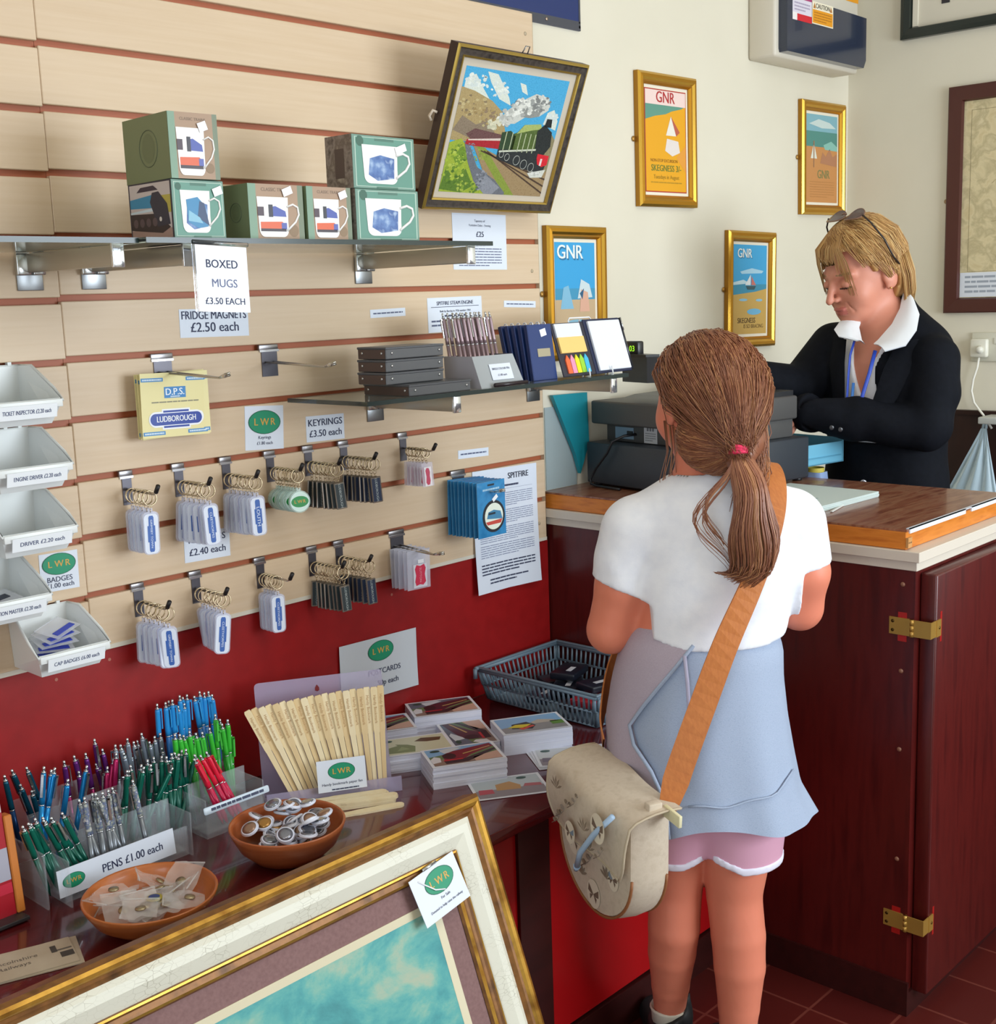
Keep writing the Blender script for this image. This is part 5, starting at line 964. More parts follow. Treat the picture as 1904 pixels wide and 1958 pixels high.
# ---- basket
t = thing('plastic_basket', 'grey slotted plastic basket of dark goods at the desk end', 'basket', TD(2.085, -.192, DZ))
BK = P('6f8290', .4); hx0, hy0, hx1, hy1, H0 = .118, .155, .138, .172, .078
m = MB()
def side(ax, s):
    L = hy0*2 if ax == 'x' else hx0*2; n = int(L/.0125)
    def pt(u, v):   # u along -1..1, v height 0..1
        fx = hx0+(hx1-hx0)*v; fy = hy0+(hy1-hy0)*v
        return (s*fx, u*fy, H0*v+.0) if ax == 'x' else (u*fx, s*fy, H0*v)
    for i in range(n+1):
        u = -1+2*i/n; z = .0022 if 0 < i < n else .004
        for v0, v1 in ((.06, .5), (.5, .9)):
            o = (1/n) if v0 > .3 else 0
            m.tube([pt(min(1, u+o), v0), pt(min(1, u+o), v1)], [z*1.5, z*1.0], BK, 6)
    for v, r in ((.04, .003), (.48, .0028), (.93, .005)): m.tube([pt(-1, v), pt(1, v)], r, BK, 6)
for ax in 'xy':
    for s in (-1, 1): side(ax, s)
m.box((-hx0, -hy0, 0), (hx0, hy0, .003), BK); m.build('slotted_body', t)
m = MB(); e = .004; m.box((-hx1-e, -hy1-e, H0-.002), (hx1+e, -hy1+e, H0+.003), BK, .002); m.box((-hx1-e, hy1-e, H0-.002), (hx1+e, hy1+e, H0+.003), BK, .002); m.box((-hx1-e, -hy1, H0-.002), (-hx1+e, hy1, H0+.003), BK, .002); m.box((hx1-e, -hy1, H0-.002), (hx1+e, hy1, H0+.003), BK, .002)
m.tube([(-hx1-.012, hy1-.004, H0), (-hx1-.012, hy1-.004, H0-.022)], .005, BK); m.tube([(-hx1, hy1-.004, H0), (-hx1-.012, hy1-.004, H0)], .005, BK); m.build('rim', t)
for k, (x, y, z, a, c) in enumerate(((-.06, .08, .0, .2, '1c2230'), (-.05, -.07, 0, -.3, '2a1a20'), (.05, .02, 0, .1, '20283a'), (.06, -.1, 0, .9, 'b02030'), (-.02, .02, .02, .5, '1a1e2a'), (.04, .1, .015, -.4, '20242e'), (-.07, -.12, .02, .15, 'a81c2c'), (.0, -.1, .038, -.2, '1b2130'), (.03, .05, .042, .3, '181c28'))):
    t = thing('boxed_souvenir', ('dark red' if c[0] in 'ba' else 'dark navy')+' flat souvenir lying in the grey basket', 'souvenir', TD(2.085+x*.7, -.192+y*.7, DZ+.004+z, a), 'souvenirs in the grey basket')
    m = MB(); m.box((-.045, -.03, 0), (.045, .03, .016), P(c, .3), .003); m.build('case', t)
    m = MB(); m.box((-.02, -.012, .0162), (.012, .0, .0168), P('d9dde4', .3)); m.build('tag', t)
# ---- large framed painting leaning on the desk
AN = R(20.3); W = .96; Hh = .70
FT2 = Matrix.Translation((1.362-W/2, -.812, .012)) @ RX(R(90)-AN)
t = thing('framed_painting', 'large gold and cream framed seascape painting leaning on the desk front', 'picture', FT2 @ T3(0, Hh/2, 0))
GA = noisemat('gold_leaf', ['a8772c', 'c99a42', '8c6022'], 18, (1, 1, 1), rough=.33, metal=.75); GB = noisemat('gold_brown', ['6a4420', '8a5c2c', '573718'], 25, rough=.42, metal=.3)
CRK = None
def crackle():
    m = bpy.data.materials.new('crackle_cream'); m.use_nodes = True; nt = m.node_tree; Nn = nt.nodes; L = nt.links; b = Nn['Principled BSDF']
    tc = Nn.new('ShaderNodeTexCoord'); mp = Nn.new('ShaderNodeMapping'); mp.inputs['Scale'].default_value = (1, 2.0, 1); vo = Nn.new('ShaderNodeTexVoronoi'); vo.feature = 'DISTANCE_TO_EDGE'; vo.inputs['Scale'].default_value = 75
    nz = Nn.new('ShaderNodeTexNoise'); nz.inputs['Scale'].default_value = 12; mx = Nn.new('ShaderNodeMath'); mx.operation = 'MULTIPLY'
    L.new(tc.outputs['Object'], mp.inputs[0]); L.new(mp.outputs[0], vo.inputs['Vector']); L.new(tc.outputs['Object'], nz.inputs['Vector'])
    cr = Nn.new('ShaderNodeValToRGB'); cr.color_ramp.elements[0].position = .0; cr.color_ramp.elements[0].color = lin('a7a28e'); cr.color_ramp.elements[1].position = .035; cr.color_ramp.elements[1].color = lin('dad8c8')
    mix = Nn.new('ShaderNodeMix'); mix.data_type = 'RGBA'; mix.inputs['A'].default_value = lin('dad8c8'); L.new(vo.outputs['Distance'], cr.inputs[0]); L.new(cr.outputs[0], mix.inputs['B'])
    r2 = Nn.new('ShaderNodeValToRGB'); r2.color_ramp.elements[0].position = .45; r2.color_ramp.elements[1].position = .6; L.new(nz.outputs['Fac'], r2.inputs[0]); L.new(r2.outputs[0], mix.inputs['Factor']); L.new(mix.outputs['Result'], b.inputs['Base Color']); b.inputs['Roughness'].default_value = .45
    return m
CRK = crackle()
m = MB(); m.frame(W, Hh, [(0, -.02), (0, .012), (.005, .02), (.010, .022), (.015, .02), (.018, .015), (.022, .014), (.029, .009)], [GB, GB, GA, GA, GA, GB, GB]); m.box((-W/2+.005, -Hh/2+.005, -.018), (W/2-.005, Hh/2-.005, -.01), P('6b5238', .8)); m.build('outer_moulding', t)
m = MB(); m.frame(W-.058, Hh-.058, [(0, .009), (.008, .013), (.02, .013), (.036, .006), (.04, .004)], CRK); m.build('crackled_band', t)
m = MB(); m.frame(W-.138, Hh-.138, [(0, .004), (.001, .009), (.004, .0095), (.007, .006), (.012, .006), (.015, .0065), (.019, .003), (.022, -.002)], [GB, GA, GB, GB, GB, GA, GB]); m.build('inner_moulding', t)
m = MB(); m.frame(W-.182, Hh-.182, [(0, -.003), (.036, -.0035)], noisemat('mauve_linen', ['7a5a58', '866664'], 200, rough=.8)); m.frame(W-.254, Hh-.254, [(0, -.0035), (.0, -.002), (.013, -.0045)], P('d9cfb0', .6)); m.build('mount', t)
PT = noisemat('teal_sea_paint', ['38868a', '46999a', '5aa59f', '78ae9f', '97b19c', 'b0b096'], 8.5, (1.0, 1.3, 1), rough=.6, detail=10, dist=.35, pos=[.33, .43, .49, .545, .6, .68], bump=.25, bscale=60, rough_n=.62)
m = MB(); m.rect(-W/2+.139, -Hh/2+.139, W/2-.139, Hh/2-.139, -.0048, PT); m.build('canvas', t)
qd = FT2 @ T3(0, Hh/2, 0)
t = thing('label_card', 'white card with a green oval clipped to the painting corner', 'card', FT2 @ T3(W/2-.128, Hh-.112, .0135) @ RZ(R(8)))
m = MB(); n = 4; m.box((-.05, -.038, 0), (.05, .038, .0008), PAPER); oval(m, .005, .013, .03, .0011, .019); m.text('For Sale', .0062, .006, -.0125, .0012, INK2, bold=.01); m.text('Donated to help raise the railway', .0056, .003, -.024, .0012, INK2, bold=.01, sx=.95); m.build('card', t)
m = MB(); m.tube([(-.018, .04, .0015), (.012, .04, .0015)], .0022, CHROME); m.tube([(-.034, .03, .001), (-.01, .004, .003), (.008, -.004, .003)], .0012, P('f2f4f8', .2), 5); m.build('clip', t)
# ================================================================ on the counter
TT = TD(2.374, -.004, 1.0004, R(-99.8))
TG = P('3d4046', .45); TG2 = P('4c4b4a', .5); TBK = P('1d1e22', .35)
t = thing('till_box', 'dark blue grey cash drawer box with its pale blue tray open towards the cashier', 'till', TT)
m = MB(); m.box((0, 0, .006), (.36, .40, .106), P('33383f', .45), .004); m.build('casing', t)
m = MB()
for x in (.02, .34):
    for y in (.02, .38): m = MB(); m.lathe([(.012, 0), (.012, .006)], TBK, 12, T3(x, y, 0)); m.build('foot', t)
BLU = P('6fb4d0', .4)
m = MB(); m.box((.03, .4, .028), (.345, .55, .031), BLU); m.box((.342, .4, .028), (.345, .55, .08), BLU); m.box((.03, .4, .028), (.033, .55, .08), BLU); m.box((.03, .547, .028), (.345, .552, .088), BLU); m.box((.345, .4, .045), (.3475, .54, .048), P('5a9cb8', .4)); m.build('tray', t)
t = thing('cash_register', 'dark grey cash register back with sockets standing on the cash drawer', 'cash register', TT @ T3(0, 0, .1066))
m = MB(); m.box((.02, .05, 0), (.335, .37, .046), TG2, .003); m.box((.005, .012, .044), (.345, .375, .1), TG2, .005)
m.prism([(.1, .098), (.37, .098), (.37, .112), (.15, .106)], .015, .335, TBK, Matrix(((0, 0, 1, 0), (1, 0, 0, 0), (0, 1, 0, 0), (0, 0, 0, 1)))); m.build('casing', t)
m = MB(); m.T = Matrix.Translation((.085, .0495, .022)) @ RX(R(90)); m.box((-.032, -.014, 0), (.032, .014, .001), P('7d97ac', .4)); m.box((.012, -.006, .001), (.03, .006, .004), P('17181b', .4)); m.build('socket_plate', t)
m = MB(); m.T = Matrix.Translation((.175, .0495, .0225)) @ RX(R(90)); m.box((-.022, -.02, 0), (.022, .02, .0008), P('c6c9ce', .5)); m.lines(-.018, .018, -.016, .006, 4, .001, P('8d9096')); 
for k in range(3): m.rect(-.012+.009*k, .009, -.006+.009*k, .017, .001, P('6d7078'))
m.build('rating_label', t)
m = MB(); m.tube([(.13, .045, .022), (.12, .015, .02), (.105, -.01, .008), (.09, -.013, -.02), (.05, -.014, -.06), (.03, -.016, -.088), (.034, -.017, -.1), (.05, -.018, -.1025), (.1, -.02, -.1025), (.14, -.02, -.1025)], .0032, P('141418', .4)); m.build('cable', t)
t = thing('customer_display', 'black customer display with small green digits beside the open notepad', 'display', TT @ T3(.085, .05, .2205))
m = MB(); m.tube([(.10, .03, -.012), (.10, .03, .06)], .009, TBK, 12); m.build('pole', t)
m = MB(); m.T = T3(0, 0, .032); m.prism([(-.005, .0), (.09, -.01), (.118, .03), (.0, .05)], 0, .06, TBK); m.prism([(.0, .0), (.085, -.008), (.1, .022), (.005, .04)], .06, .066, TBK); m.build('screen_head', t)
m = MB(); m.T = T3(.012, .02, .092); m.box((-.024, -.008, 0), (.024, .014, .036), P('232427', .3), .004); dd = m.build('digit_display', t)
m = MB(); m.T = Matrix.Translation((-.012, .0112, .116)) @ RX(R(90)); m.T = Matrix.Translation((.018, .0115, .110)) @ RX(R(90)); m.text('03', .019, 0, 0, .0, P('9be82a', .4, emit=1.2)); m.T = T3(0, -.0, 0)
o = m.build('digits', dd); o.location = (0, -.001, 0)
m = MB(); c = [onY(x, y, .008) for x, y in ((1054, 756), (1120, 750), (1124, 845), (1108, 905), (1098, 868))]; m.prism([(p.x, p.z) for p in c], -.006, .004, P('1e8f9e', .35), TW(0, 0, .008)); 
tag(m.build('teal_folder'), 'teal folder leaning on the wall to the left of the cash register', 'folder')
m = MB(); m.prism([(2.245, 1.001), (2.36, 1.001), (2.36, 1.10), (2.33, 1.2), (2.245, 1.2)], .0, .002, P('b9ccd2', .15, alpha=.45), TW(0, 0, .0185)); tag(m.build('plastic_sheet'), 'pale translucent plastic sheet against the wall beside the slatted panel', 'sheet')
T = TD(2.438, -.560, 1.0004, R(-3)); t = thing('paper_pad', 'pale pad of papers lying on the counter before the cashier', 'papers', T)
m = MB(); 
for k in range(5): m.box((-.125+.004*rg.uniform(-1, 1), -.116, .0025*k), (.125, .112+.004*rg.uniform(-1, 1), .0025*k+.0022), P('c3d0cd', .6), 0, RZ(rg.uniform(-.015, .015)))
m.build('sheets', t); m = MB(); m.box((-.125, -.06, .013), (-.03, -.055, .0135), P('9aaaa8', .6)); m.build('fold', t)
m = MB(); m.box((0, -.002, 0), (.16, .004, .003), P('cfd0cc', .4), .001); tag(m.build('edge_strip', T=TD(2.33, -.69, 1.0004, R(12))), 'thin pale strip lying on the counter in front of the paper pad', 'strip')
t = thing('cloth_bag', 'crumpled pale blue and yellow bag hanging behind the counter by the open tray', 'bag', TD(2.782, -.40, .90))
m = MB(); m.grid([[(.03*math.cos(a)*(1.1-.25*j/5)+.004*math.sin(3*a+j), .034*math.sin(a)*(1.1-.2*j/5)+.003*math.cos(4*a), .022*j) for a in [2*math.pi*i/16 for i in range(16)]] for j in range(6)], P('8fa6d0', .6), closed=True); m.build('bag_body', t)
m = MB(); m.grid([[(.022*math.cos(a), .025*math.sin(a), .108+.012*j) for a in [2*math.pi*i/12 for i in range(12)]] for j in range(2)], P('c8b84a', .6), closed=True); m.build('bag_top', t)
# ================================================================ people: distance-field bodies
class Vol:
    def __init__(s, lo, hi, h):
        s.lo = np.array(lo, np.float32); s.h = h; n = np.ceil((np.array(hi)-np.array(lo))/h).astype(int)+1
        s.ax = [s.lo[i]+h*np.arange(n[i], dtype=np.float32) for i in range(3)]; s.D = np.full(n, .5, np.float32)
    def win(s, lo, hi):
        sl = []
        for i in range(3):
            a = max(0, int((lo[i]-s.lo[i])/s.h)); b = min(len(s.ax[i]), int((hi[i]-s.lo[i])/s.h)+2)
            if a >= b: return None, None
            sl.append(slice(a, b))
        g = [s.ax[i][sl[i]] for i in range(3)]
        return tuple(sl), (g[0][:, None, None], g[1][None, :, None], g[2][None, None, :])
    def put(s, fn, lo, hi, k, mode='u'):
        m = .03+k; sl, g = s.win([v-m for v in lo], [v+m for v in hi])
        if sl is None: return
        d = fn(*g).astype(np.float32); o = s.D[sl]
        if mode == 'u':
            t = np.clip(.5+.5*(d-o)/k, 0, 1); s.D[sl] = d*(1-t)+o*t-k*t*(1-t)
        else:
            d = -d; t = np.clip(.5-.5*(d-o)/k, 0, 1); s.D[sl] = d*(1-t)+o*t+k*t*(1-t)
    def cap(s, a, b, ra, rb=None, k=.012, flat=None, mode='u'):
        rb = ra if rb is None else rb; a = np.array(a, float); b = np.array(b, float); r = max(ra, rb)
        def fn(x, y, z):
            P_ = [x, y, z]; A, B = a, b
            q = [P_[i]-A[i] for i in range(3)]; ba = B-A; sc = 1.
            if flat is not None:
                fd, fs = np.array(flat[0], float), flat[1]; dd = (q[0]*fd[0]+q[1]*fd[1]+q[2]*fd[2])*(1/fs-1); q = [q[i]+fd[i]*dd for i in range(3)]
                ba = ba+fd*(ba@fd)*(1/fs-1); sc = min(1., fs)
            t = np.clip((q[0]*ba[0]+q[1]*ba[1]+q[2]*ba[2])/max(1e-9, ba@ba), 0, 1)
            return (np.sqrt((q[0]-t*ba[0])**2+(q[1]-t*ba[1])**2+(q[2]-t*ba[2])**2)-(ra+(rb-ra)*t))*sc
        s.put(fn, np.minimum(a, b)-r, np.maximum(a, b)+r, k, mode); return s
    def chain(s, pts, k=.012, flat=None):
        for (a, ra), (b, rb) in zip(pts, pts[1:]): s.cap(a, b, ra, rb, k, flat)
        return s
    def ell(s, c, r, k=.012, M=None, mode='u'):
        c = np.array(c, float); r = np.array(r, float); M = np.eye(3) if M is None else np.array(M, float); R_ = max(r)
        def fn(x, y, z):
            q = [x-c[0], y-c[1], z-c[2]]; p = [q[0]*M[i][0]+q[1]*M[i][1]+q[2]*M[i][2] for i in range(3)]
            k0 = np.sqrt((p[0]/r[0])**2+(p[1]/r[1])**2+(p[2]/r[2])**2); k1 = np.sqrt((p[0]/r[0]**2)**2+(p[1]/r[1]**2)**2+(p[2]/r[2]**2)**2)
            return k0*(k0-1)/np.maximum(k1, 1e-6)
        s.put(fn, c-R_, c+R_, k, mode); return s
    def cut(s, p, n):   # keep the side where (x-p).n < 0
        n = np.array(n, float); n /= np.linalg.norm(n); x, y, z = s.ax[0][:, None, None], s.ax[1][None, :, None], s.ax[2][None, None, :]
        s.D = np.maximum(s.D, ((x-p[0])*n[0]+(y-p[1])*n[1]+(z-p[2])*n[2]).astype(np.float32)); return s
    def xyz(s): return s.ax[0][:, None, None], s.ax[1][None, :, None], s.ax[2][None, None, :]
    def mesh(s):
        D = s.D; ins = D < 0; n = np.array(D.shape)-1
        c = [ins[i:n[0]+i, j:n[1]+j, k:n[2]+k] for i in (0, 1) for j in (0, 1) for k in (0, 1)]
        sm = sum(a.astype(np.int8) for a in c); act = (sm > 0) & (sm < 8); ids = np.full(n, -1, np.int64); I = np.argwhere(act); ids[tuple(I.T)] = np.arange(len(I))
        acc = np.zeros((len(I), 3)); cnt = np.zeros(len(I)); cor = [np.array((i, j, k)) for i in (0, 1) for j in (0, 1) for k in (0, 1)]
        for a in range(8):
            for b in range(a+1, 8):
                if np.abs(cor[a]-cor[b]).sum() != 1: continue
                da = D[tuple((I+cor[a]).T)].astype(float); db = D[tuple((I+cor[b]).T)].astype(float); x = (da < 0) != (db < 0)
                t = np.where(x, da/np.where(x, da-db, 1), 0); p = cor[a]+t[:, None]*(cor[b]-cor[a]); acc += p*x[:, None]; cnt += x
        V = s.lo+(I+acc/np.maximum(cnt, 1)[:, None])*s.h; Fq = []
        for ax in range(3):
            u, w = (ax+1) % 3, (ax+2) % 3; e = np.eye(3, dtype=int)
            a = ins[tuple(slice(0, n[i]) for i in range(3))]; b = ins[tuple(slice(1, n[i]+1) if i == ax else slice(0, n[i]) for i in range(3))]
            E_ = np.argwhere(a != b); E_ = E_[(E_[:, u] > 0) & (E_[:, w] > 0)]; fl = a[tuple(E_.T)]
            q = np.stack([ids[tuple((E_-o).T)] for o in (e[u]*0, e[u], e[u]+e[w], e[w])], 1)
            q[~fl] = q[~fl][:, ::-1]; Fq.append(q)
        Fq = np.concatenate(Fq); return V, Fq[(Fq >= 0).all(1)]
    def build(s, name, parent, mats, fn=None, smooth=0):
        V, Q = s.mesh()
        for _ in range(smooth):
            S = np.zeros_like(V); c = np.zeros(len(V))
            for i in range(4):
                np.add.at(S, Q[:, i], V[Q[:, (i+1) % 4]]+V[Q[:, (i-1) % 4]]); np.add.at(c, Q[:, i], 2)
            V = .5*V+.5*S/np.maximum(c, 1)[:, None]
        me = bpy.data.meshes.new(name); me.from_pydata(V.tolist(), [], Q.tolist())
        for m_ in mats: me.materials.append(m_)
        me.polygons.foreach_set('use_smooth', [True]*len(Q))
        if fn is not None: me.polygons.foreach_set('material_index', fn(V[Q].mean(1)).astype(np.int32))
        me.update(); o = bpy.data.objects.new(name, me); COL.objects.link(o); o.parent = parent; return o
def nrm(v): v = np.array(v, float); return v/np.linalg.norm(v)
def hand(v, wrist, d, pn, side, L=.085, curl=.5):
    """palm, four bent fingers, thumb leaving the side of the palm; d along the palm, pn palm normal, side +-1 thumb side"""
    d = nrm(d); pn = nrm(np.array(pn)-d*(np.array(pn)@d)); s_ = np.cross(d, pn)*side; w = np.array(wrist, float); u = L/.085
    kn = w+d*.045*u; v.cap(w, w+d*.015*u, .021*u, .022*u, .01, (pn, .75))
    for i in range(4):
        o = (.024-.016*i)*u; b = kn+s_*o; v.cap(w+s_*o*.7, b, .011*u, .0092*u, .008)
        l = (.030, .034, .031, .024)[i]*u; a = 0; p = b
        for j in range(3):
            a += curl*(.7 if j == 0 else 1); dd = d*math.cos(a)+pn*math.sin(a); q_ = p+dd*l*(1, .68, .5)[j]; v.cap(p, q_, (.0078-.0008*j)*u, (.0072-.0008*j)*u, .003); p = q_
    b = w+d*.012*u+s_*.02*u; t1 = b+nrm(d*.6+s_*.75+pn*.3)*.03*u; t2 = t1+nrm(d*.9+s_*.1+pn*.5)*.026*u; v.cap(b, t1, .0105*u, .009*u, .006); v.cap(t1, t2, .0088*u, .0072*u, .003)
SKIN = P('df8468', .5, sss=.12); SKIN2 = P('cf7a62', .5, sss=.12); LIP = P('b9564c', .45); DARK = P('3a2620', .5); EYE = P('e6e0da', .3)
YR = _yaw-math.pi/2
def strands(name, parent, paths, mats, r=.0016, n=4, seed=1):
    g_ = random.Random(seed); m = MB()
    for p in paths: 
        k = len(p); rs = [r*g_.uniform(.8, 1.25)*(1-.55*(i/(k-1))**2) for i in range(k)]; m.tube([Vector(q_) for q_ in p], rs, g_.choice(mats), n)
    return m.build(name, parent)
# ---------------------------------------------------------------- the girl
GO = (1.786, -.767)
girl = thing('person', 'girl in white top with grey hoodie round her waist, seen from behind at the counter', 'person', TD(GO[0], GO[1], 0, YR))
v = Vol((-.27, -.17, -.01), (.23, .33, 1.42), .005)
fl = ((0, 1, 0), .78)
v.chain([((-.022, 0, .63), .108), ((-.025, 0, .69), .12), ((-.025, 0, .82), .113), ((-.022, 0, .89), .114), ((-.006, .0, 1.0), .124), ((-.008, .0, 1.06), .108)], .03, fl)
v.cap((-.028, .01, 1.2), (-.02, 0, 1.09), .043, .05, .02)
for a, b, ra, rb in (((-.03, 0, 1.115), (-.135, 0, 1.07), .045, .045), ((-.01, 0, 1.115), (.12, 0, 1.075), .045, .044)): v.cap(a, b, ra, rb, .03)
v.chain([((-.142, 0, 1.058), .05), ((-.165, 0, .97), .045), ((-.186, .012, .885), .041)], .015); v.chain([((-.186, .012, .885), .040), ((-.165, .09, .9), .035), ((-.115, .205, .945), .023)], .008)
v.chain([((.128, 0, 1.062), .049), ((.146, .0, .98), .044), ((.146, .02, .912), .040)], .015); v.chain([((.146, .02, .912), .039), ((.13, .09, .925), .034), ((.08, .205, .955), .023)], .008)
hand(v, (-.11, .212, .947), (.6, .5, .1), (.4, -.6, -.5), 1, .07); hand(v, (.074, .212, .957), (-.6, .5, .1), (-.4, -.6, -.5), -1, .07)
# head, turned a little to the left
hc = np.array((-.016, .01, 1.295)); gf = nrm((-.42, .907, 0)); gl = np.array((-gf[1], gf[0], 0)); hp = lambda a, b, c: hc+gf*a+gl*b+np.array((0, 0, c)); HM = [gf, gl, (0, 0, 1)]
v.ell(hp(-.005, 0, .008), (.09, .076, .085), .02, HM); v.ell(hp(.035, 0, -.045), (.062, .062, .062), .03, HM); v.ell(hp(.055, 0, -.082), (.03, .034, .022), .02, HM)
for s in (-1, 1): v.ell(hp(.045, s*.036, -.05), (.03, .03, .032), .015, HM); v.ell(hp(-.005, s*.076, -.03), (.014, .007, .024), .004, HM)
v.cap(hp(.09, 0, -.02), hp(.102, 0, -.044), .007, .010, .008); v.ell(hp(.092, 0, -.07), (.008, .018, .006), .006, HM)
for s in (-1, 1): v.ell(hp(.098, s*.03, -.014), (.012, .014, .009), .008, HM, 's')
# legs
v.chain([((-.075, .01, .6), .078), ((-.074, .025, .5), .066), ((-.074, .04, .385), .0495), ((-.077, .038, .31), .0475), ((-.079, .055, .25), .0445), ((-.079, .08, .17), .036), ((-.078, .105, .095), .029), ((-.078, .105, .05), .03)], .003)
v.chain([((.03, 0, .6), .08), ((.03, .003, .5), .068), ((.028, .006, .385), .050), ((.034, .0, .31), .049), ((.036, -.002, .25), .0465), ((.035, .0, .17), .038), ((.032, -.002, .095), .031), ((.032, -.002, .05), .032)], .003)
for x, y in ((-.078, .105), (.032, -.002)): v.cap((x, y, .035), (x-.01, y+.11, .025), .028, .026, .015)
ey = [hp(.092, s*.03, -.016) for s in (-1, 1)]
v.build('body', girl, [SKIN, LIP, DARK], lambda c: np.where(np.min([np.linalg.norm(c-e, axis=1) for e in ey], 0) < .008, 2, np.where(np.linalg.norm((c-hp(.098, 0, -.07))/np.array((1.4, 1.4, .5)), axis=1) < .016, 1, 0)), 1)
# white top
TOP = noisemat('white_jersey', ['e9ecf4', 'f3f5fa'], 40, rough=.75, bump=.08, bscale=300)
v = Vol((-.27, -.17, .84), (.23, .17, 1.2), .0045)
v.chain([((-.024, -.002, .80), .124), ((-.022, -.002, .90), .126), ((-.004, -.003, 1.0), .133), ((-.007, -.002, 1.06), .116)], .03, ((0, 1, 0), .82))
for a, b, ra, rb in (((-.03, -.004, 1.112), (-.135, 0, 1.07), .052, .053), ((-.01, -.004, 1.112), (.12, 0, 1.075), .052, .052)): v.cap(a, b, ra, rb, .03)
v.cap((-.143, 0, 1.06), (-.18, .0, .93), .059, .051, .012); v.cap((.129, 0, 1.064), (.152, .003, .95), .056, .05, .012)
x, y, z = v.xyz()
w = .0022*np.sin(70*(z-.05*np.sin(9*x))+14*x)*np.clip((.97-z)/.08, 0, 1)+.0028*np.sin(60*(x*.8+z)+3)*np.clip((x+.19)/-.03+.9, 0, 1)*np.clip((1.05-z)/.05, 0, 1)
w = w+.0035*np.sin(45*(z-.9*x)+1.0)*np.exp(-((x+.13)/.035)**2-((z-.99)/.05)**2)+.003*np.sin(50*(z+.9*x))*np.exp(-((x-.125)/.03)**2-((z-.99)/.05)**2); v.D += w.astype(np.float32)
x, y, z = v.xyz(); v.D = np.maximum(v.D, .874+.32*np.clip(-x-.075, 0, 1)+.08*np.clip(x-.05, 0, 1)-z).astype(np.float32)
x, y, z = v.xyz(); arm = x < -.105-.0*(z); dl = ((x+.21)*-.39+(z-.982)*-.92); dr_ = ((x-.181)*.2+(z-.996)*-.98)
tor = np.minimum(np.abs(x+.005)-.128, 0)
v.D = np.where((x < -.122) & (z < 1.0), np.maximum(v.D, dl), v.D); v.D = np.where((x > .137) & (z < 1.02), np.maximum(v.D, dr_), v.D).astype(np.float32)
v.cap((-.028, .015, 1.24), (-.022, .008, 1.13), .056, .054, .006, None, 's')
v.build('t_shirt', girl, [TOP], None, 1)
m = MB()
for (cx, cz, a, n_) in ((-.168, .963, .046, (-.39, .0, -.92)), (.162, .995, .0, (.2, 0, -.98))): pass
m.ring((-.023, .004, 1.128), .05, .004, TOP, (.0, -.18, 1), 28, 6); m.build('neckband', girl)
# hoodie tied at the waist
HOOD = noisemat('heather_grey', ['96a3b9', 'a0adc3', '8d9bb2'], 500, (1, 1, 2), rough=.85, bump=.15, bscale=250); HOOD_TINT = noisemat('heather_light_tint', ['a89ba8', 'b2a6b3'], 500, (1, 1, 2), rough=.85, bump=.15, bscale=250)  # second tone paints the pinkish light on the hoodie's left side
LV = [(.905, -.024, .112, .092), (.875, -.026, .130, .108), (.85, -.028, .139, .118), (.80, -.034, .146, .125), (.73, -.036, .155, .132), (.66, -.03, .160, .138), (.59, -.018, .161, .143), (.53, -.004, .161, .148), (.43, .008, .166, .158)]
def lev(z):
    for (z0, *a), (z1, *b) in zip(LV, LV[1:]):
        if z >= z1: f = (z0-z)/(z0-z1); f = max(0, f); return [p+(q_-p)*f for p, q_ in zip(a, b)]
    return list(LV[-1][1:])
def hem(th):
    c, s_ = math.cos(th), math.sin(th)
    return .505-.06*s_+.03*max(0, c)**3-.006*max(0, -c)+.010*math.sin(3*th+.6)
def skirt(th, z, off=0.):
    cx, a, b = lev(z); dn = max(0, min(1, (.88-z)/.35)); f = 1+dn*(.028*math.sin(6*th+1.2)+.018*math.sin(11*th+.4)); tip = .03*max(0, math.cos(th-.1))**6*max(0, min(1, (.6-z)/.1))
    return (cx+(a*f+off+tip)*math.cos(th), (b*f+off)*math.sin(th), z)
m = MB(); NT, NZ = 96, 26
def rows_of(off, t0, t1, zt=.9, nt=NT):
    out = []
    for i in range(NZ+1):
        r_ = []
        for j in range(nt+1):
            th = t0+(t1-t0)*j/nt; z = zt+(hem(th)-zt)*i/NZ; r_.append(skirt(th, z, off))
        out.append(r_)
    return out
m.grid(rows_of(0, 0, 2*math.pi), HOOD, flip=True); m.grid(rows_of(-.005, 0, 2*math.pi), P('5f6a86', .9))
a, b = rows_of(0, 0, 2*math.pi)[-1], rows_of(-.005, 0, 2*math.pi)[-1]; m.grid([a, b], HOOD, flip=True)
hood = m.build('hoodie_body', girl)
def surf(x, z, off=.004):       # back surface of the skirt at x, z
    cx, a, b = lev(z); th = -math.acos(max(-1, min(1, (x-cx)/(a*1.0)))); p = skirt(th, z, off); return (p[0], p[1], z)
SEAM = [(-.058, .886), (-.086, .853), (-.119, .809), (-.139, .779), (-.160, .743), (-.155, .711), (-.127, .674), (-.105, .62), (-.10, .56)]
def seam_th(z):
    for (x0, z0), (x1, z1) in zip(SEAM, SEAM[1:]):
        if z >= z1: f = max(0, min(1, (z0-z)/(z0-z1))); x = x0+(x1-x0)*f; break
    else: x = SEAM[-1][0]
    cx, a, b = lev(z); return -math.acos(max(-1, min(1, (x-cx)/a)))
m = MB(); rr = []
for i in range(22):
    z = .905-(.905-.56)*i/21; t1 = seam_th(z); rr.append([skirt(-math.pi-.9+(t1+math.pi+.9)*j/20, z, .0055) for j in range(21)])
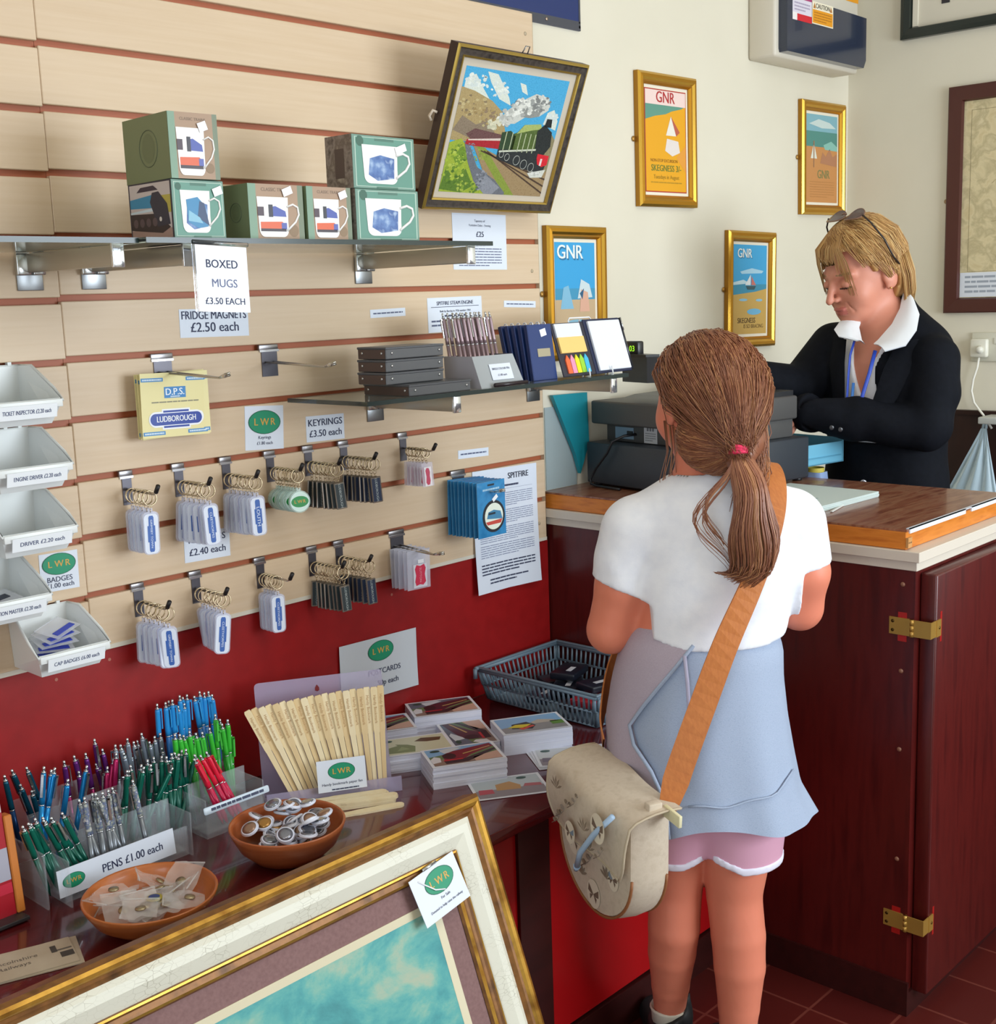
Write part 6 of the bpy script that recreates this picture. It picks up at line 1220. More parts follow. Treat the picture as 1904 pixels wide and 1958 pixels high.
m.grid(rr, HOOD_TINT, flip=True); m.grid([[(p[0]*.985, p[1]*.985, p[2]) for p in r] for r in rr], HOOD_TINT); m.build('hoodie_side_panel', hood)['label'] = 'grey side panel with pinkish light painted in'
m = MB(); m.tube([surf(x, z, .009) for x, z in SEAM], .0035, HOOD, 6);
m.tube([surf(-.075+.19*k/14, .617+.0025*math.sin(k)+.028*(k/14)**3, .0035) for k in range(15)], .0018, HOOD, 6); m.build('hoodie_seam', hood)
m = MB(); CORD = P('b4b2cc', .7); m.tube([surf(-.072, .871, .012), surf(-.070, .83, .015), surf(-.069, .79, .022), surf(-.066, .748, .026), surf(-.068, .71, .026)], .0032, CORD, 8); m.tube([surf(-.068, .71, .026), surf(-.068, .695, .026)], [.0038, .0058], CORD, 8); m.build('drawstring', hood)
# shorts
v = Vol((-.19, -.14, .40), (.14, .2, .66), .0045)
v.chain([((-.075, .01, .62), .094), ((-.074, .03, .44), .076)], .01); v.chain([((.03, 0, .62), .098), ((.03, .004, .44), .079)], .01); v.chain([((-.022, 0, .615), .116), ((-.025, 0, .69), .13)], .01, fl)
x, y, z = v.xyz(); v.D = np.maximum(v.D, (.462+.012*np.cos((x+.02)*40)*0+np.where(np.abs(x+.022) < .05, .022*(1-np.abs(x+.022)/.05), 0)-z)).astype(np.float32); v.cut((0, 0, .64), (0, 0, 1))
sho = v.build('shorts', girl, [P('d9a2b8', .7)], None, 1)
for (a_, ra), (b2, rb), sg_ in ((((-.075, .01, .62), .0965), ((-.074, .03, .44), .0785), -1), (((.03, 0, .62), .1005), ((.03, .004, .44), .0815), 1)):
    v = Vol((-.19, -.14, .43), (.14, .2, .54), .004); v.cap(a_, b2, ra, rb, .01); x, y, z = v.xyz(); hz = np.where(np.abs(x+.022) < .05, .022*(1-np.abs(x+.022)/.05), 0); v.D = np.maximum(np.maximum(v.D, .4605+hz-z), z-.476-hz); v.D = np.maximum(v.D, (-.022-x)*sg_).astype(np.float32); v.build('shorts_trim', sho, [P('e9e6f4', .6)], None, 1)
# socks and ankle boots
for nm, x, y in (('a', -.078, .105), ('b', .032, -.002)):
    m = MB(); m.lathe([(.034, .085), (.036, .118), (.0385, .122), (.036, .126), (.0335, .12)], P('d8d2c0', .8), 20, T3(x, y-.002, -.012)); m.build('sock', girl)
    v = Vol((x-.08, y-.08, -.004), (x+.08, y+.2, .2), .0045); v.cap((x, y, .03), (x, y-.004, .09), .042, .044, .02); v.cap((x, y+.01, .03), (x-.012, y+.12, .024), .036, .033, .025); v.cap((x+.028, y+.01, .09), (x+.034, y+.016, .135), .014, .008, .015); v.cut((x, y, .104), (-.55, -.1, 1)); v.cut((0, 0, .004), (0, 0, -1)); v.build('shoe', girl, [P('17191a', .55)], None, 1)
# hair: cap, swept strands, ponytail
HR = [P('8a563d', .4), P('935e42', .4), P('9d6849', .38), P('7f4d36', .42), P('b07c54', .38), P('915b40', .4)]
v = Vol((-.16, -.2, 1.1), (.14, .16, 1.42), .004)
v.ell(hp(-.012, .004, .012), (.099, .082, .0865), .02, HM); v.ell((-.002, -.055, 1.225), (.073, .05, .06), .02); v.cap((.02, -.09, 1.21), (.02, -.1, 1.2), .03, .022, .03); v.cap((.035, -.02, 1.27), (.042, -.03, 1.17), .032, .018, .02)
x, y, z = v.xyz(); fu = (x-hc[0])*gf[0]+(y-hc[1])*gf[1]; fw = z-hc[2]; lf = (x-hc[0])*gl[0]+(y-hc[1])*gl[1]
face = np.minimum(fu-.012-.0*fw+np.clip(-(lf-.02), 0, .1)*.4, .052-fw-.0*fu); v.D = np.maximum(v.D, np.clip(face, -1, 1)*1.0).astype(np.float32)
hairg = v.build('hair', girl, [HR[0]], None, 1)
g_ = random.Random(21); tie = np.array((.012, -.118, 1.214)); paths = []
for i in range(2300):
    th = g_.uniform(-math.pi*.98, math.pi*.98); ph = g_.uniform(.0, 1.25) if i < 1500 else g_.uniform(1.1, 2.15); st = np.array((math.sin(ph)*math.cos(th), math.sin(ph)*math.sin(th), math.cos(ph)))
    r_ = np.array((.1015, .0845, .0895)); s0 = st*r_
    if (s0[0] > .035 and s0[2] < .055) or (ph > 1.25 and s0[0] > .012): continue
    el = tie+np.array((g_.gauss(0, .008), g_.gauss(0, .004), g_.gauss(0, .008))); e0 = np.array(((el-hc)@gf, (el-hc)@gl, (el-hc)[2]-.0)); n0 = st; n1 = nrm(e0/r_); pth = []; rz = g_.uniform(-.0015, .002)
    l1 = np.linalg.norm(e0/r_); wv = g_.uniform(-.2, .2)
    for k in range(11):
        t_ = k/10; q_ = nrm(n0*(1-t_)+n1*t_+np.array((0, wv*math.sin(math.pi*t_)*.5, -abs(wv)*.6*math.sin(math.pi*t_)))); R_ = (r_+rz)*(1+(l1-1)*t_**2); p = q_*R_; pth.append(hc+gf*(p[0]-.012)+gl*(p[1]+.004)+np.array((0, 0, p[2]+.012*(1-t_))))
    paths.append(pth)
nc = np.array((-.002, -.055, 1.225)); nr = np.array((.0755, .0525, .0625))
for i in range(900):            # nape hair gathered up to the tie
    a = g_.uniform(2.2, 5.6); b_0 = g_.uniform(-1.25, .55); n0 = np.array((math.cos(a)*math.cos(b_0), math.sin(a)*math.cos(b_0), math.sin(b_0))); n1 = nrm((tie+np.array((g_.gauss(0, .007), 0, g_.gauss(0, .006)))-nc)/nr); l1 = np.linalg.norm((tie-nc)/nr); pth = []; w0 = g_.uniform(-.12, .12); rz = g_.uniform(0, .002)
    for k in range(9):
        t_ = k/8; q_ = nrm(n0*(1-t_)+n1*t_+np.array((0, 0, -abs(w0))*1)*math.sin(3.14*t_)); pth.append(nc+q_*(nr+rz)*(1+(l1-1)*t_**3))
    paths.append(pth)
for i in range(10):
    x0 = -.085+g_.uniform(-.01, .015); paths.append([(x0, -.01, 1.25), (x0+.004, -.012, 1.2), (x0+g_.uniform(-.01, .01), -.012, 1.15), (x0+g_.uniform(-.012, .012), -.015, 1.11)])
for i in range(320):             # loose fall on the right side of the head
    x0 = g_.uniform(.026, .058); y0 = g_.uniform(-.07, .03); z0 = g_.uniform(1.24, 1.31); paths.append([(x0, y0, z0), (x0+.012, y0-.012, z0-.04), (x0+.014+g_.uniform(-.01, .006), y0-.02, z0-.08), (x0+.006+g_.uniform(-.025, .012), y0-.035, 1.165+g_.uniform(-.03, .02)), (x0+g_.uniform(-.03, .01), y0-.055, 1.11+g_.uniform(-.03, .02))])
strands('hair_strands', hairg, paths, HR, .00105, 3, 3)
paths = []
for i in range(900):            # ponytail
    a = g_.uniform(0, 6.28); rr_ = math.sqrt(g_.random()); ox, oy = math.cos(a)*rr_, math.sin(a)*rr_; ln = g_.uniform(.7, 1.0); pth = []
    for k in range(11):
        t_ = k/10*ln; z = 1.214-.232*t_; wd_ = .007+.041*math.sin(min(1, t_*1.3)*math.pi*.6)*(1-.38*t_); cx = .012+.016*math.sin(t_*3)-.004*t_; cy = -.120-.026*math.sin(min(1, t_*2)*1.57)
        cur = max(0, t_-.86)*.25; pth.append((cx+ox*wd_+.006*math.sin(8*t_+1.5*ox)*t_+.003*math.sin(13*t_+a)-cur*.9+.012*t_, cy+oy*wd_*.5, z+cur*.9*(1-ox)*.6))
    paths.append(pth)
pony = strands('ponytail', hairg, paths, HR, .00115, 3, 7); paths = []
for i in range(26):             # stray locks to the left
    pth = []; c_ = i % 3; s_ = (.55, .8, 1.0)[c_]*g_.uniform(.93, 1.05); z0 = 1.19+g_.uniform(-.01, .01)
    for k in range(13): t_ = k/12; pth.append((.0-.012*t_-.07*s_*math.sin(t_*2.9)**2*(1 if c_ < 2 else .6)+(.03*max(0, t_-.6) if c_ else 0), -.132-.004*math.sin(t_*3), z0-(.13, .17, .15)[c_]*t_+g_.uniform(-.0005, .0005)))
    paths.append(pth)
strands('loose_locks', hairg, paths, HR, .0009, 3, 7)
m = MB()
for k in range(3): m.ring((.012, -.124, 1.211+.0035*(k-1)), .0135, .0042, P('e8305e', .6), (.1*k, .2, 1), 14, 6)
m.build('hair_tie', hairg)
# ---------------------------------------------------------------- shoulder bag
BAGT = noisemat('bag_canvas', ['bcac97', 'c8b9a5', 'c2b29d'], 60, rough=.8, bump=.1, bscale=400); PIPE = P('8f5a34', .6); TANS = noisemat('tan_strap', ['b4682f', 'c27638'], 90, (1, 1, 3), rough=.6, bump=.1)
A_, B_ = np.array((-.212, -.008, .675)), np.array((-.114, -.216, .652)); ad = nrm(B_-A_); nd = nrm(np.cross(ad, (0, 0, 1))); nd = nd if nd[0] < 0 else -nd; ud = np.cross(nd, ad); ud = ud if ud[2] > 0 else -ud
BT = TD(GO[0], GO[1], 0, YR) @ Matrix(((ad[0], ud[0], nd[0], A_[0]), (ad[1], ud[1], nd[1], A_[1]), (ad[2], ud[2], nd[2], A_[2]), (0, 0, 0, 1)))
bag = thing('shoulder_bag', 'beige floral canvas bag on a tan strap hanging at the girl\'s left hip', 'bag', BT)
Lb = float(np.linalg.norm(B_-A_))
def sil(s, n=28):               # rounded saddle outline, x along the bag, y down
    pts = []
    for k in range(n+1):
        a = math.pi+math.pi*k/n; pts.append((Lb/2+(Lb/2+.008)*s*math.cos(a)*(1 if abs(math.cos(a)) < .95 else 1), -.115+(.118*s)*math.sin(a)))
    return [(Lb/2-(Lb/2)*s, -.004)]+pts+[(Lb/2+(Lb/2)*s, -.004)]
m = MB(); rows = [[(x, y, z) for x, y in sil(s)] for s, z in ((.93, .0), (1, .012), (1.02, .035), (1, .058), (.94, .072))]; m.grid(rows, BAGT, flip=False); m.flat(sil(.94), .072, BAGT); m.add([(x, y, .0) for x, y in sil(.93)], [tuple(range(len(sil(.93))))[::-1]], BAGT); mbody = m
m = MB()
m.tube([(x, y, .072) for x, y in sil(.97)[1:-1]], .0026, PIPE, 6); m.tube([(x, y, .008) for x, y in sil(.99)[1:-1]], .003, PIPE, 6); m.build('piping', bag)['label'] = 'brown piping'
def flap(off):
    rows = []
    for i in range(15):
        t_ = i/14; r_ = []
        if t_ < .4: q_ = t_/.4; z = -.004+.094*q_; y = .004+.006*math.sin(q_*math.pi)-.012*q_
        else: q_ = (t_-.4)/.6; z = .09+.008*math.sin(q_*math.pi)-.002*q_; y = -.008-.105*q_
        for j in range(17):
            u = -1+j/8; wdt = (Lb/2+.016)*(1-.0*t_); cut = .075*max(0, t_-.4)/.6*0
            rc = 1-.16*max(0, (t_-.72)/.28)**2*1.0; r_.append((Lb/2+u*wdt*rc, y-.0*abs(u), z+off+.004*math.sin(u*4+t_*3)))
        rows.append(r_)
    return rows
m = MB(); m.grid(flap(.0), BAGT, flip=True); m.grid(flap(-.003), BAGT); fr = flap(.0); mflap = m
m = MB(); m.tube([r[0] for r in fr]+fr[-1]+[r[-1] for r in fr[::-1]], .0022, P('b7a78e', .7), 6); medge = m; m = mflap; g_ = random.Random(9); LEAF = [P('857562', .8), P('93877a', .8), P('7a8894', .8), P('6f5b4c', .8)]
def motif(cx, cy, z, k, s):
    s *= 1.3
    if k == 0:
        for i in range(5): a = .5+.55*(i-2); m.flat([(cx, cy), (cx+s*math.cos(a+1.3)*.6-s*.1, cy+s*math.sin(a+1.3)*.6), (cx+s*math.cos(a+1.2), cy+s*math.sin(a+1.2)), (cx+s*math.cos(a+1.05)*.6, cy+s*math.sin(a+1.05)*.6)], z, LEAF[0])
    elif k == 1:
        m.disc(cx, cy, s*.95, s*1.1, z, P('d6cab4', .8)); 
        for sx in (-1, 1): m.flat([(cx, cy), (cx+sx*s*.7, cy+s*.6), (cx+sx*s*.75, cy), (cx+sx*s*.35, cy-.1*s)], z+.0003, LEAF[g_.choice((2, 3))]); m.flat([(cx, cy), (cx+sx*s*.5, cy-.2*s), (cx+sx*s*.4, cy-.6*s)], z+.0003, LEAF[3])
    else:
        m.tube([(cx-s, cy-s*.8, z), (cx, cy, z), (cx+s*.6, cy+s, z)], .0007, LEAF[1], 4); 
        for q_ in range(3): m.disc(cx-s*.6+s*.5*q_, cy-s*.3+s*.6*q_, s*.28, s*.18, z, LEAF[q_ % 2], 8)
for (x, y, k, s) in ((.05, -.03, 0, .018), (.08, -.06, 2, .02), (.11, -.03, 2, .016), (.15, -.06, 0, .018), (.19, -.035, 1, .018), (.06, -.085, 2, .016), (.1, -.09, 1, .014), (.165, -.09, 0, .017), (.2, -.08, 2, .014)): motif(x, y*.95, .1015+.0025*math.sin(min(1, max(0, (-y-.008)/.105))*math.pi)*3.0+.0052, k, s)
flp = m.build('flap', bag); medge.build('flap_edge', flp); m = mbody
for (x, y, k, s) in ((.05, -.135, 1, .018), (.1, -.15, 2, .02), (.12, -.2, 1, .018), (.16, -.15, 0, .018), (.08, -.185, 0, .015), (.18, -.14, 1, .014)): motif(x, y, .0735, k, s)
for q_ in ((.012, .05), (.04, .06), (.08, .05)): pass
m.build('bag_body', bag)
m = MB(); CB_ = P('9db4cc', .7); m.tube([(.212, -.004, .098), (.185, -.045, .115), (.15, -.095, .119), (.125, -.135, .11)], .005, CB_, 8); m.tube([(.125, -.135, .11), (.117, -.147, .107)], [.0065, .004], CB_, 8); m.build('cord', bag)['label'] = 'pale blue cord'
m = MB(); m.box((Lb-.012, -.012, .02), (Lb+.004, .014, .045), BAGT, .002); m.box((Lb+.0, -.012, .01), (Lb+.045, .008, .016), P('ded6ae', .6), .001); m.build('strap_tab', bag)['label'] = 'cream strap tab'
inv = BT.inverted() @ TD(GO[0], GO[1], 0, YR)
sp = [(-.118, -.207, .646), (-.096, -.182, .70), (-.056, -.163, .80), (-.017, -.152, .90), (.022, -.142, .985), (.045, -.135, 1.04), (.064, -.118, 1.10), (.074, -.088, 1.138), (.078, -.045, 1.162), (.076, .0, 1.168), (.07, .05, 1.14), (.045, .1, 1.08), (-.01, .125, 1.0), (-.08, .138, .9), (-.16, .12, .8), (-.197, .04, .72), (-.198, .004, .68)]
def crom(P_, q_=5):
    o_ = []
    for i in range(len(P_)-1):
        p0, p1, p2, p3 = [np.array(P_[max(0, min(len(P_)-1, i+d))]) for d in (-1, 0, 1, 2)]
        for k in range(q_): t_ = k/q_; o_.append(tuple(.5*(2*p1+(p2-p0)*t_+(2*p0-5*p1+4*p2-p3)*t_*t_+(3*p1-p0-3*p2+p3)*t_**3)))
    return o_+[tuple(P_[-1])]
sp = crom(sp); m = MB(); n = len(sp); up_, dn_ = [], []
for i in range(n):
    p = np.array(sp[i]); t_ = nrm(np.array(sp[min(n-1, i+1)])-np.array(sp[max(0, i-1)])); c = np.array((-.03, 0, p[2])); o_ = p-c; o_[2] = 0; g0 = max(0, min(1, (p[2]-1.02)/.1)); o_ = nrm(nrm(o_)*(1-g0)+nrm(np.array((.15, p[1]*6, .75)))*g0)
    p = p+o_*.005; w_ = nrm(np.cross(t_, o_)); hw = .0215 if i > 4 else .0135+.002*i; up_.append((p+w_*hw, o_)); dn_.append((p-w_*hw, o_))
q0 = [[inv @ Vector(tuple(a[0]+a[1]*e)) for a in L_] for L_, e in ((up_, .0015), (dn_, .0015), (dn_, -.0015), (up_, -.0015))]
m.grid([[q0[k][i] for k in range(4)] for i in range(n)], TANS, closed=True, smooth=False); m.build('strap', bag)['label'] = 'tan strap'
# ---------------------------------------------------------------- the cashier
JK = noisemat('navy_wool', ['090c13', '0e1119'], 90, rough=.8, bump=.08, bscale=400, spec=.15)
WO = (2.972, -.493); WT = TD(WO[0], WO[1], -.048, YR) @ Matrix.Scale(1.033, 4); cash = thing('person', 'blonde woman in a dark jacket looking down behind the counter', 'person', WT)
fh = nrm((-.925, -.38, 0)); pch = R(21); up0 = np.array((0, 0, 1.)); U = fh*math.cos(pch)-up0*math.sin(pch); Wv = up0*math.cos(pch)+fh*math.sin(pch); Lf = np.cross(up0, fh)
H = np.array((-.063, 0, 1.5)); HW = [U, Lf, Wv]; h_ = lambda a, b, c: H+U*a+Lf*b+Wv*c
fb = nrm((-.8, -.6, 0)); lb = np.cross(up0, fb); b_ = lambda a, b, z: np.array((.0, .0, 0))+fb*a+lb*b+np.array((0, 0, z))
v = Vol((-.42, -.30, .86), (.2, .27, 1.63), .0034)
v.ell(h_(-.008, 0, .012), (.093, .075, .096), .02, HW); v.ell(h_(.03, 0, -.04), (.063, .057, .080), .03, HW); v.ell(h_(.042, 0, -.082), (.046, .046, .036), .02, HW); v.ell(h_(.074, 0, -.108), (.019, .02, .016), .018, HW)
for s in (-1, 1):
    v.ell(h_(.056, s*.036, -.042), (.026, .027, .03), .018, HW); v.ell(h_(.06, s*.022, -.078), (.022, .02, .025), .014, HW); v.cap(h_(.082, s*.012, .016), h_(.07, s*.05, .014), .008, .007, .014)
v.cap(h_(.089, 0, .006), h_(.115, 0, -.036), .0066, .0086, .008); v.ell(h_(.1, .0095, -.038), (.009, .006, .0065), .004, HW); v.ell(h_(.1, -.0095, -.038), (.009, .006, .0065), .004, HW)
for s in (-1, 1): v.ell(h_(.094, s*.033, -.004), (.017, .017, .012), .012, HW, 's'); v.ell(h_(.077, s*.033, -.007), (.0135, .0155, .0115), .003, HW)
v.ell(h_(.093, 0, -.064), (.009, .021, .0055), .004, HW); v.ell(h_(.090, 0, -.0745), (.009, .018, .006), .004, HW); v.cap(h_(.103, .02, -.069), h_(.103, -.02, -.069), .0022, .0022, .003, None, 's')
for s in (-1, 1): v.cap(h_(.084, s*.026, -.05), h_(.078, s*.036, -.074), .0012, .0012, .006, None, 's')
for s in (-1, 1): v.ell(h_(-.012, s*.077, -.02), (.021, .010, .034), .004, HW); v.ell(h_(-.006, s*.089, -.012), (.010, .006, .019), .004, HW, 's'); v.ell(h_(-.002, s*.076, -.046), (.008, .006, .009), .004, HW)
v.chain([(h_(-.022, 0, -.05), .052), ((-.012, .005, 1.36), .05), ((.004, .01, 1.30), .062)], .02)
fw_ = (tuple(fb), .66); v.chain([(b_(0, 0, .88), .14), (b_(0, 0, 1.1), .128), (b_(.0, 0, 1.24), .14), (b_(-.01, 0, 1.3), .11)], .03, fw_); v.cap(b_(-.01, -.13, 1.3), b_(-.01, .09, 1.29), .05, .045, .04)
for s_ in (-1, 1): pass
LS, LE, LWr = (.072, -.13, 1.285), (.046, -.165, 1.128), (-.222, -.062, 1.168); RS, RE, RWr = (-.095, .12, 1.31), (-.195, .06, 1.215), (-.312, -.02, 1.248)
v.chain([(LS, .042), (LE, .038), (LWr, .027)], .005); v.chain([(RS, .043), (RE, .038), (RWr, .026)], .005)
hand(v, (-.228, -.052, 1.166), (-.2, .16, -.8), (-.8, .25, .35), -1, .08, .35); hand(v, (-.322, -.024, 1.25), (-.85, -.35, .03), (-.1, -.1, -1), 1, .085, .4)
lp = h_(.098, 0, -.069); ly = [h_(.086, s*.033, -.0135) for s in (-1, 1)]
def wm(c):
    r_ = np.zeros(len(c), int); d = c-lp; r_[(np.abs(d@Wv) < .010) & (np.abs(d@Lf) < .021) & (d@U > -.012)] = 1
    for s in (-1, 1): d = c-h_(.09, s*.033, -.0145); r_[(np.abs(d@Wv) < .0026) & (np.abs(d@Lf) < .015) & (np.abs(d@U) < .014)] = 2
    for s in (-1, 1): d = c-h_(.085, s*.034, .019); r_[(np.abs(d@Wv+.0*np.abs(d@Lf)) < .0024) & (np.abs(d@Lf) < .017) & (d@U > -.02)] = 3
    return r_
v.build('body', cash, [P('d08a72', .5, sss=.12), P('bd6c60', .45), DARK, P('9a7656', .6)], wm, 1)
# white blouse with open neck
v = Vol((-.2, -.22, .9), (.2, .22, 1.4), .0045); v.chain([(b_(0, 0, .88), .146), (b_(0.002, 0, 1.1), .135), (b_(.003, 0, 1.24), .147), (b_(-.006, 0, 1.3), .117)], .03, fw_); v.cap(b_(-.01, -.1, 1.3), b_(-.01, .1, 1.3), .056, .056, .04)
x, y, z = v.xyz(); lv = x*lb[0]+y*lb[1]; fv = x*fb[0]+y*fb[1]; v.D = np.maximum(v.D, np.where(fv > 0, np.clip((z-1.195)*.33, 0, .05)-np.abs(lv-.004), -1)).astype(np.float32); v.cap((-.012, .005, 1.42), (.002, .006, 1.31), .056, .066, .006, None, 's'); v.build('blouse', cash, [P('eef1f7', .7)], None, 1)
m = MB(); WC = P('e9edf2', .7)
def flapg(inner, outer, dz=.003):
    n = len(inner); rows = [[tuple(np.array(a)*(1-t_)+np.array(b)*t_+np.array((0, -.008*math.sin(t_*3.14), .004*math.sin(t_*3.14)))) for a, b in zip(inner, outer)] for t_ in (0, .33, .66, 1)]
    m.grid(rows, WC); m.grid([[(p[0]+.002, p[1]+.004, p[2]-.002) for p in r] for r in rows], WC, flip=True)
v = Vol((-.24, -.22, .03), (.22, .22, .95), .009)
for s in (-1, 1): v.chain([(b_(-.0, s*.07, .9), .1), (b_(.0, s*.075, .5), .07), (b_(-.01, s*.08, .14), .06)], .004)
v.cut((0, 0, .075), (0, 0, -1)); v.build('trousers', cash, [JK], None, 1)
for s in (-1, 1): v = Vol((-.26, -.26, .04), (.2, .2, .16), .007); v.cap(b_(-.02, s*.08, .085), b_(.12, s*.095, .078), .04, .034, .01); v.cut((0, 0, .047), (0, 0, -1)); v.build('shoe', cash, [P('121214', .4)], None, 1)
flapg([(.03, -.02, 1.44), (.012, -.055, 1.405), (-.015, -.083, 1.37), (-.052, -.1, 1.335), (-.064, -.104, 1.326)], [(.047, -.045, 1.428), (.044, -.098, 1.392), (.026, -.134, 1.356), (-.006, -.156, 1.322), (-.05, -.146, 1.31)])
flapg([(-.07, -.03, 1.385), (-.083, -.05, 1.365), (-.083, -.075, 1.335), (-.078, -.085, 1.325)], [(-.118, -.012, 1.378), (-.14, -.042, 1.36), (-.136, -.068, 1.344), (-.1, -.088, 1.334)]); m.build('collar', cash)
# dark jacket
v = Vol((-.40, -.30, .80), (.22, .27, 1.45), .0045); v.chain([(b_(-.005, 0, .78), .165), (b_(-.005, 0, .98), .153), (b_(-.003, 0, 1.12), .145), (b_(-.003, 0, 1.24), .157), (b_(-.012, 0, 1.3), .126)], .03, (tuple(fb), .7)); v.cap(b_(-.014, -.125, 1.302), b_(-.014, .1, 1.296), .06, .06, .04)
v.cap((.012, .03, 1.40), (.01, .012, 1.33), .06, .075, .03)
v.chain([(LS, .057), (tuple(np.array(LS)*.5+np.array(LE)*.5+np.array((.008, 0, 0))), .055), (LE, .052)], .015); v.chain([(LE, .051), (tuple(np.array(LE)*.45+np.array(LWr)*.55), .05), (tuple(np.array(LE)*.06+np.array(LWr)*.94), .047)], .012); v.chain([(RS, .062), (RE, .056), (tuple(np.array(RE)*.08+np.array(RWr)*.92), .044)], .015)
x, y, z = v.xyz(); lv = x*lb[0]+y*lb[1]; fv = x*fb[0]+y*fb[1]
w = .003*np.sin(55*(z+.5*x)+20*y)*np.exp(-((x-.07)/.06)**2-((z-1.14)/.07)**2)+.0025*np.sin(60*x+40*z)*np.exp(-((x+.1)/.1)**2-((y+.13)/.06)**2); v.D += w.astype(np.float32)
v.D = np.maximum(v.D, np.where((fv > .02) & (y > -.098-.25*np.clip(1.2-z, 0, .3)*0), np.minimum(.052+.10*np.clip(z-1.02, 0, .3)-np.abs(lv-.006), z-1.09), -1)).astype(np.float32)
v.cap((-.028, -.012, 1.46), (-.02, -.02, 1.335), .05, .067, .006, None, 's'); jak = v.build('jacket', cash, [JK], None, 1)
m = MB()
def lapel(pts, y0=.0): m.prism(pts, -.002, .003, JK)
for s, in_, out_ in ((1, [(-.012, -.115, 1.33), (-.045, -.125, 1.27), (-.07, -.13, 1.2), (-.085, -.122, 1.12)], [(.03, -.135, 1.335), (.02, -.145, 1.28), (-.02, -.145, 1.2), (-.07, -.132, 1.12)]), (-1, [(-.11, -.035, 1.335), (-.118, -.05, 1.28), (-.12, -.062, 1.2), (-.118, -.07, 1.12)], [(-.128, -.0, 1.34), (-.142, -.012, 1.28), (-.14, -.035, 1.2), (-.126, -.06, 1.12)])):
    rows = [[tuple(np.array(a)*(1-t_)+np.array(b)*t_+np.array((-.003, -.004, 0))*math.sin(t_*3.14)) for a, b in zip(in_, out_)] for t_ in (0, .5, 1)]; m.grid(rows, JK); m.grid([[(p[0]+.003, p[1]+.003, p[2]) for p in r] for r in rows], JK, flip=True)
m.build('lapels', jak)
m = MB(); BT_ = P('2a2a2e', .25)
for (x, z) in ((-.175, 1.138), (-.155, 1.133)): m = MB(); m.lathe([(.0055, 0), (.006, .002), (.0045, .003), (.0001, .0022)], BT_, 12, Matrix.Translation((x, -.160-.07*(x+.16), z)) @ RX(R(90))); m.build('button', jak)
m = MB(); m.lathe([(.008, 0), (.0085, .002), (.006, .003), (.0001, .002)], P('8f9098', .2, .8), 12, Matrix.Translation((-.098, -.155, 1.005)) @ RX(R(90))); m.build('button', jak)
m = MB(); LB = P('2446b0', .5)
m.tube([(-.098, -.07, 1.335), (-.112, -.082, 1.30), (-.118, -.09, 1.25), (-.122, -.096, 1.2), (-.124, -.1, 1.15)], .0045, LB, 8, flatten=.4); m.tube([(-.06, -.106, 1.31), (-.076, -.118, 1.26), (-.092, -.121, 1.21), (-.104, -.118, 1.15)], .0045, LB, 8, flatten=.4); m.tube([(-.106, -.092, 1.235), (-.112, -.101, 1.19), (-.116, -.104, 1.15)], .0035, P('3f7cc8', .5), 8, flatten=.4); m.build('lanyard', cash)
# blonde bob
BL = [P('bd9058', .4), P('cda266', .4), P('dcb87e', .38), P('ae824c', .42), P('9c7044', .45)]
v = Vol((-.22, -.14, 1.36), (.09, .15, 1.64), .0036); v.ell(h_(-.014, 0, .02), (.104, .089, .104), .02, HW); v.ell(h_(-.045, 0, -.03), (.068, .082, .075), .03, HW)
x, y, z = v.xyz(); pu = (x-H[0])*U[0]+(y-H[1])*U[1]+(z-H[2])*U[2]; pv = (x-H[0])*Lf[0]+(y-H[1])*Lf[1]; pw = (x-H[0])*Wv[0]+(y-H[1])*Wv[1]+(z-H[2])*Wv[2]
f1 = np.minimum(pu-(.025+.30*np.clip(pw, -.1, .1)), .074-pw); f2 = np.minimum(pu+.026, -.0-pw-.0*pu); f3 = np.minimum(.024-np.abs(pu+.008), np.minimum(.034-np.abs(pw+.022), np.abs(pv)-.05)); v.D = np.maximum(v.D, np.maximum(f1, np.maximum(f2, f3))).astype(np.float32); hairw = v.build('hair', cash, [BL[0]], None, 1)
g_ = random.Random(31); paths = []; rr_ = np.array((.107, .092, .107))
def hpt(q_): return H+U*(q_[0]-.014)+Lf*q_[1]+Wv*(q_[2]+.02)
for i in range(900):
    part = nrm((.25, -.35, .95)); th = g_.uniform(0, 6.28); n0 = nrm(part+.25*np.array((math.cos(th), math.sin(th), 0))*g_.random()); a = g_.uniform(-math.pi, math.pi)
    e = np.array((math.cos(a), math.sin(a), -.55 if math.cos(a) < .1 else (.5 if abs(a) < .9 else -.0))); n1 = nrm(e); pth = []; rz = g_.uniform(-.001, .003)
    for k in range(10): t_ = k/9*g_.uniform(.97, 1.0); q_ = nrm(n0*(1-t_)+n1*t_)*(rr_+rz); pth.append(hpt(q_))
    paths.append(pth)
for i in range(80):             # fringe falling over the forehead
    s = g_.uniform(-1, 1); e_ = s*.058; dn = (.058 if abs(s) < .42 else .02 if abs(s) < .66 else -.03)+g_.uniform(-.012, .012); paths.append([h_(.045, s*.03, .108), h_(.078, e_*.8, .082), h_(.097-.02*abs(s), e_, .045), h_(.1-.024*abs(s), e_*1.06, dn)])
for i in range(60):             # wisps at the near temple swept to the ear, and nape ends
    s = g_.choice((1, 1, -1)); paths.append([h_(.05, s*.07, .06+g_.uniform(-.02, .02)), h_(.03, s*.084, .035+g_.uniform(-.01, .01)), h_(-.0, s*.09, .018+g_.uniform(-.008, .008)), h_(-.03, s*.09, .0+g_.uniform(-.02, .01))])
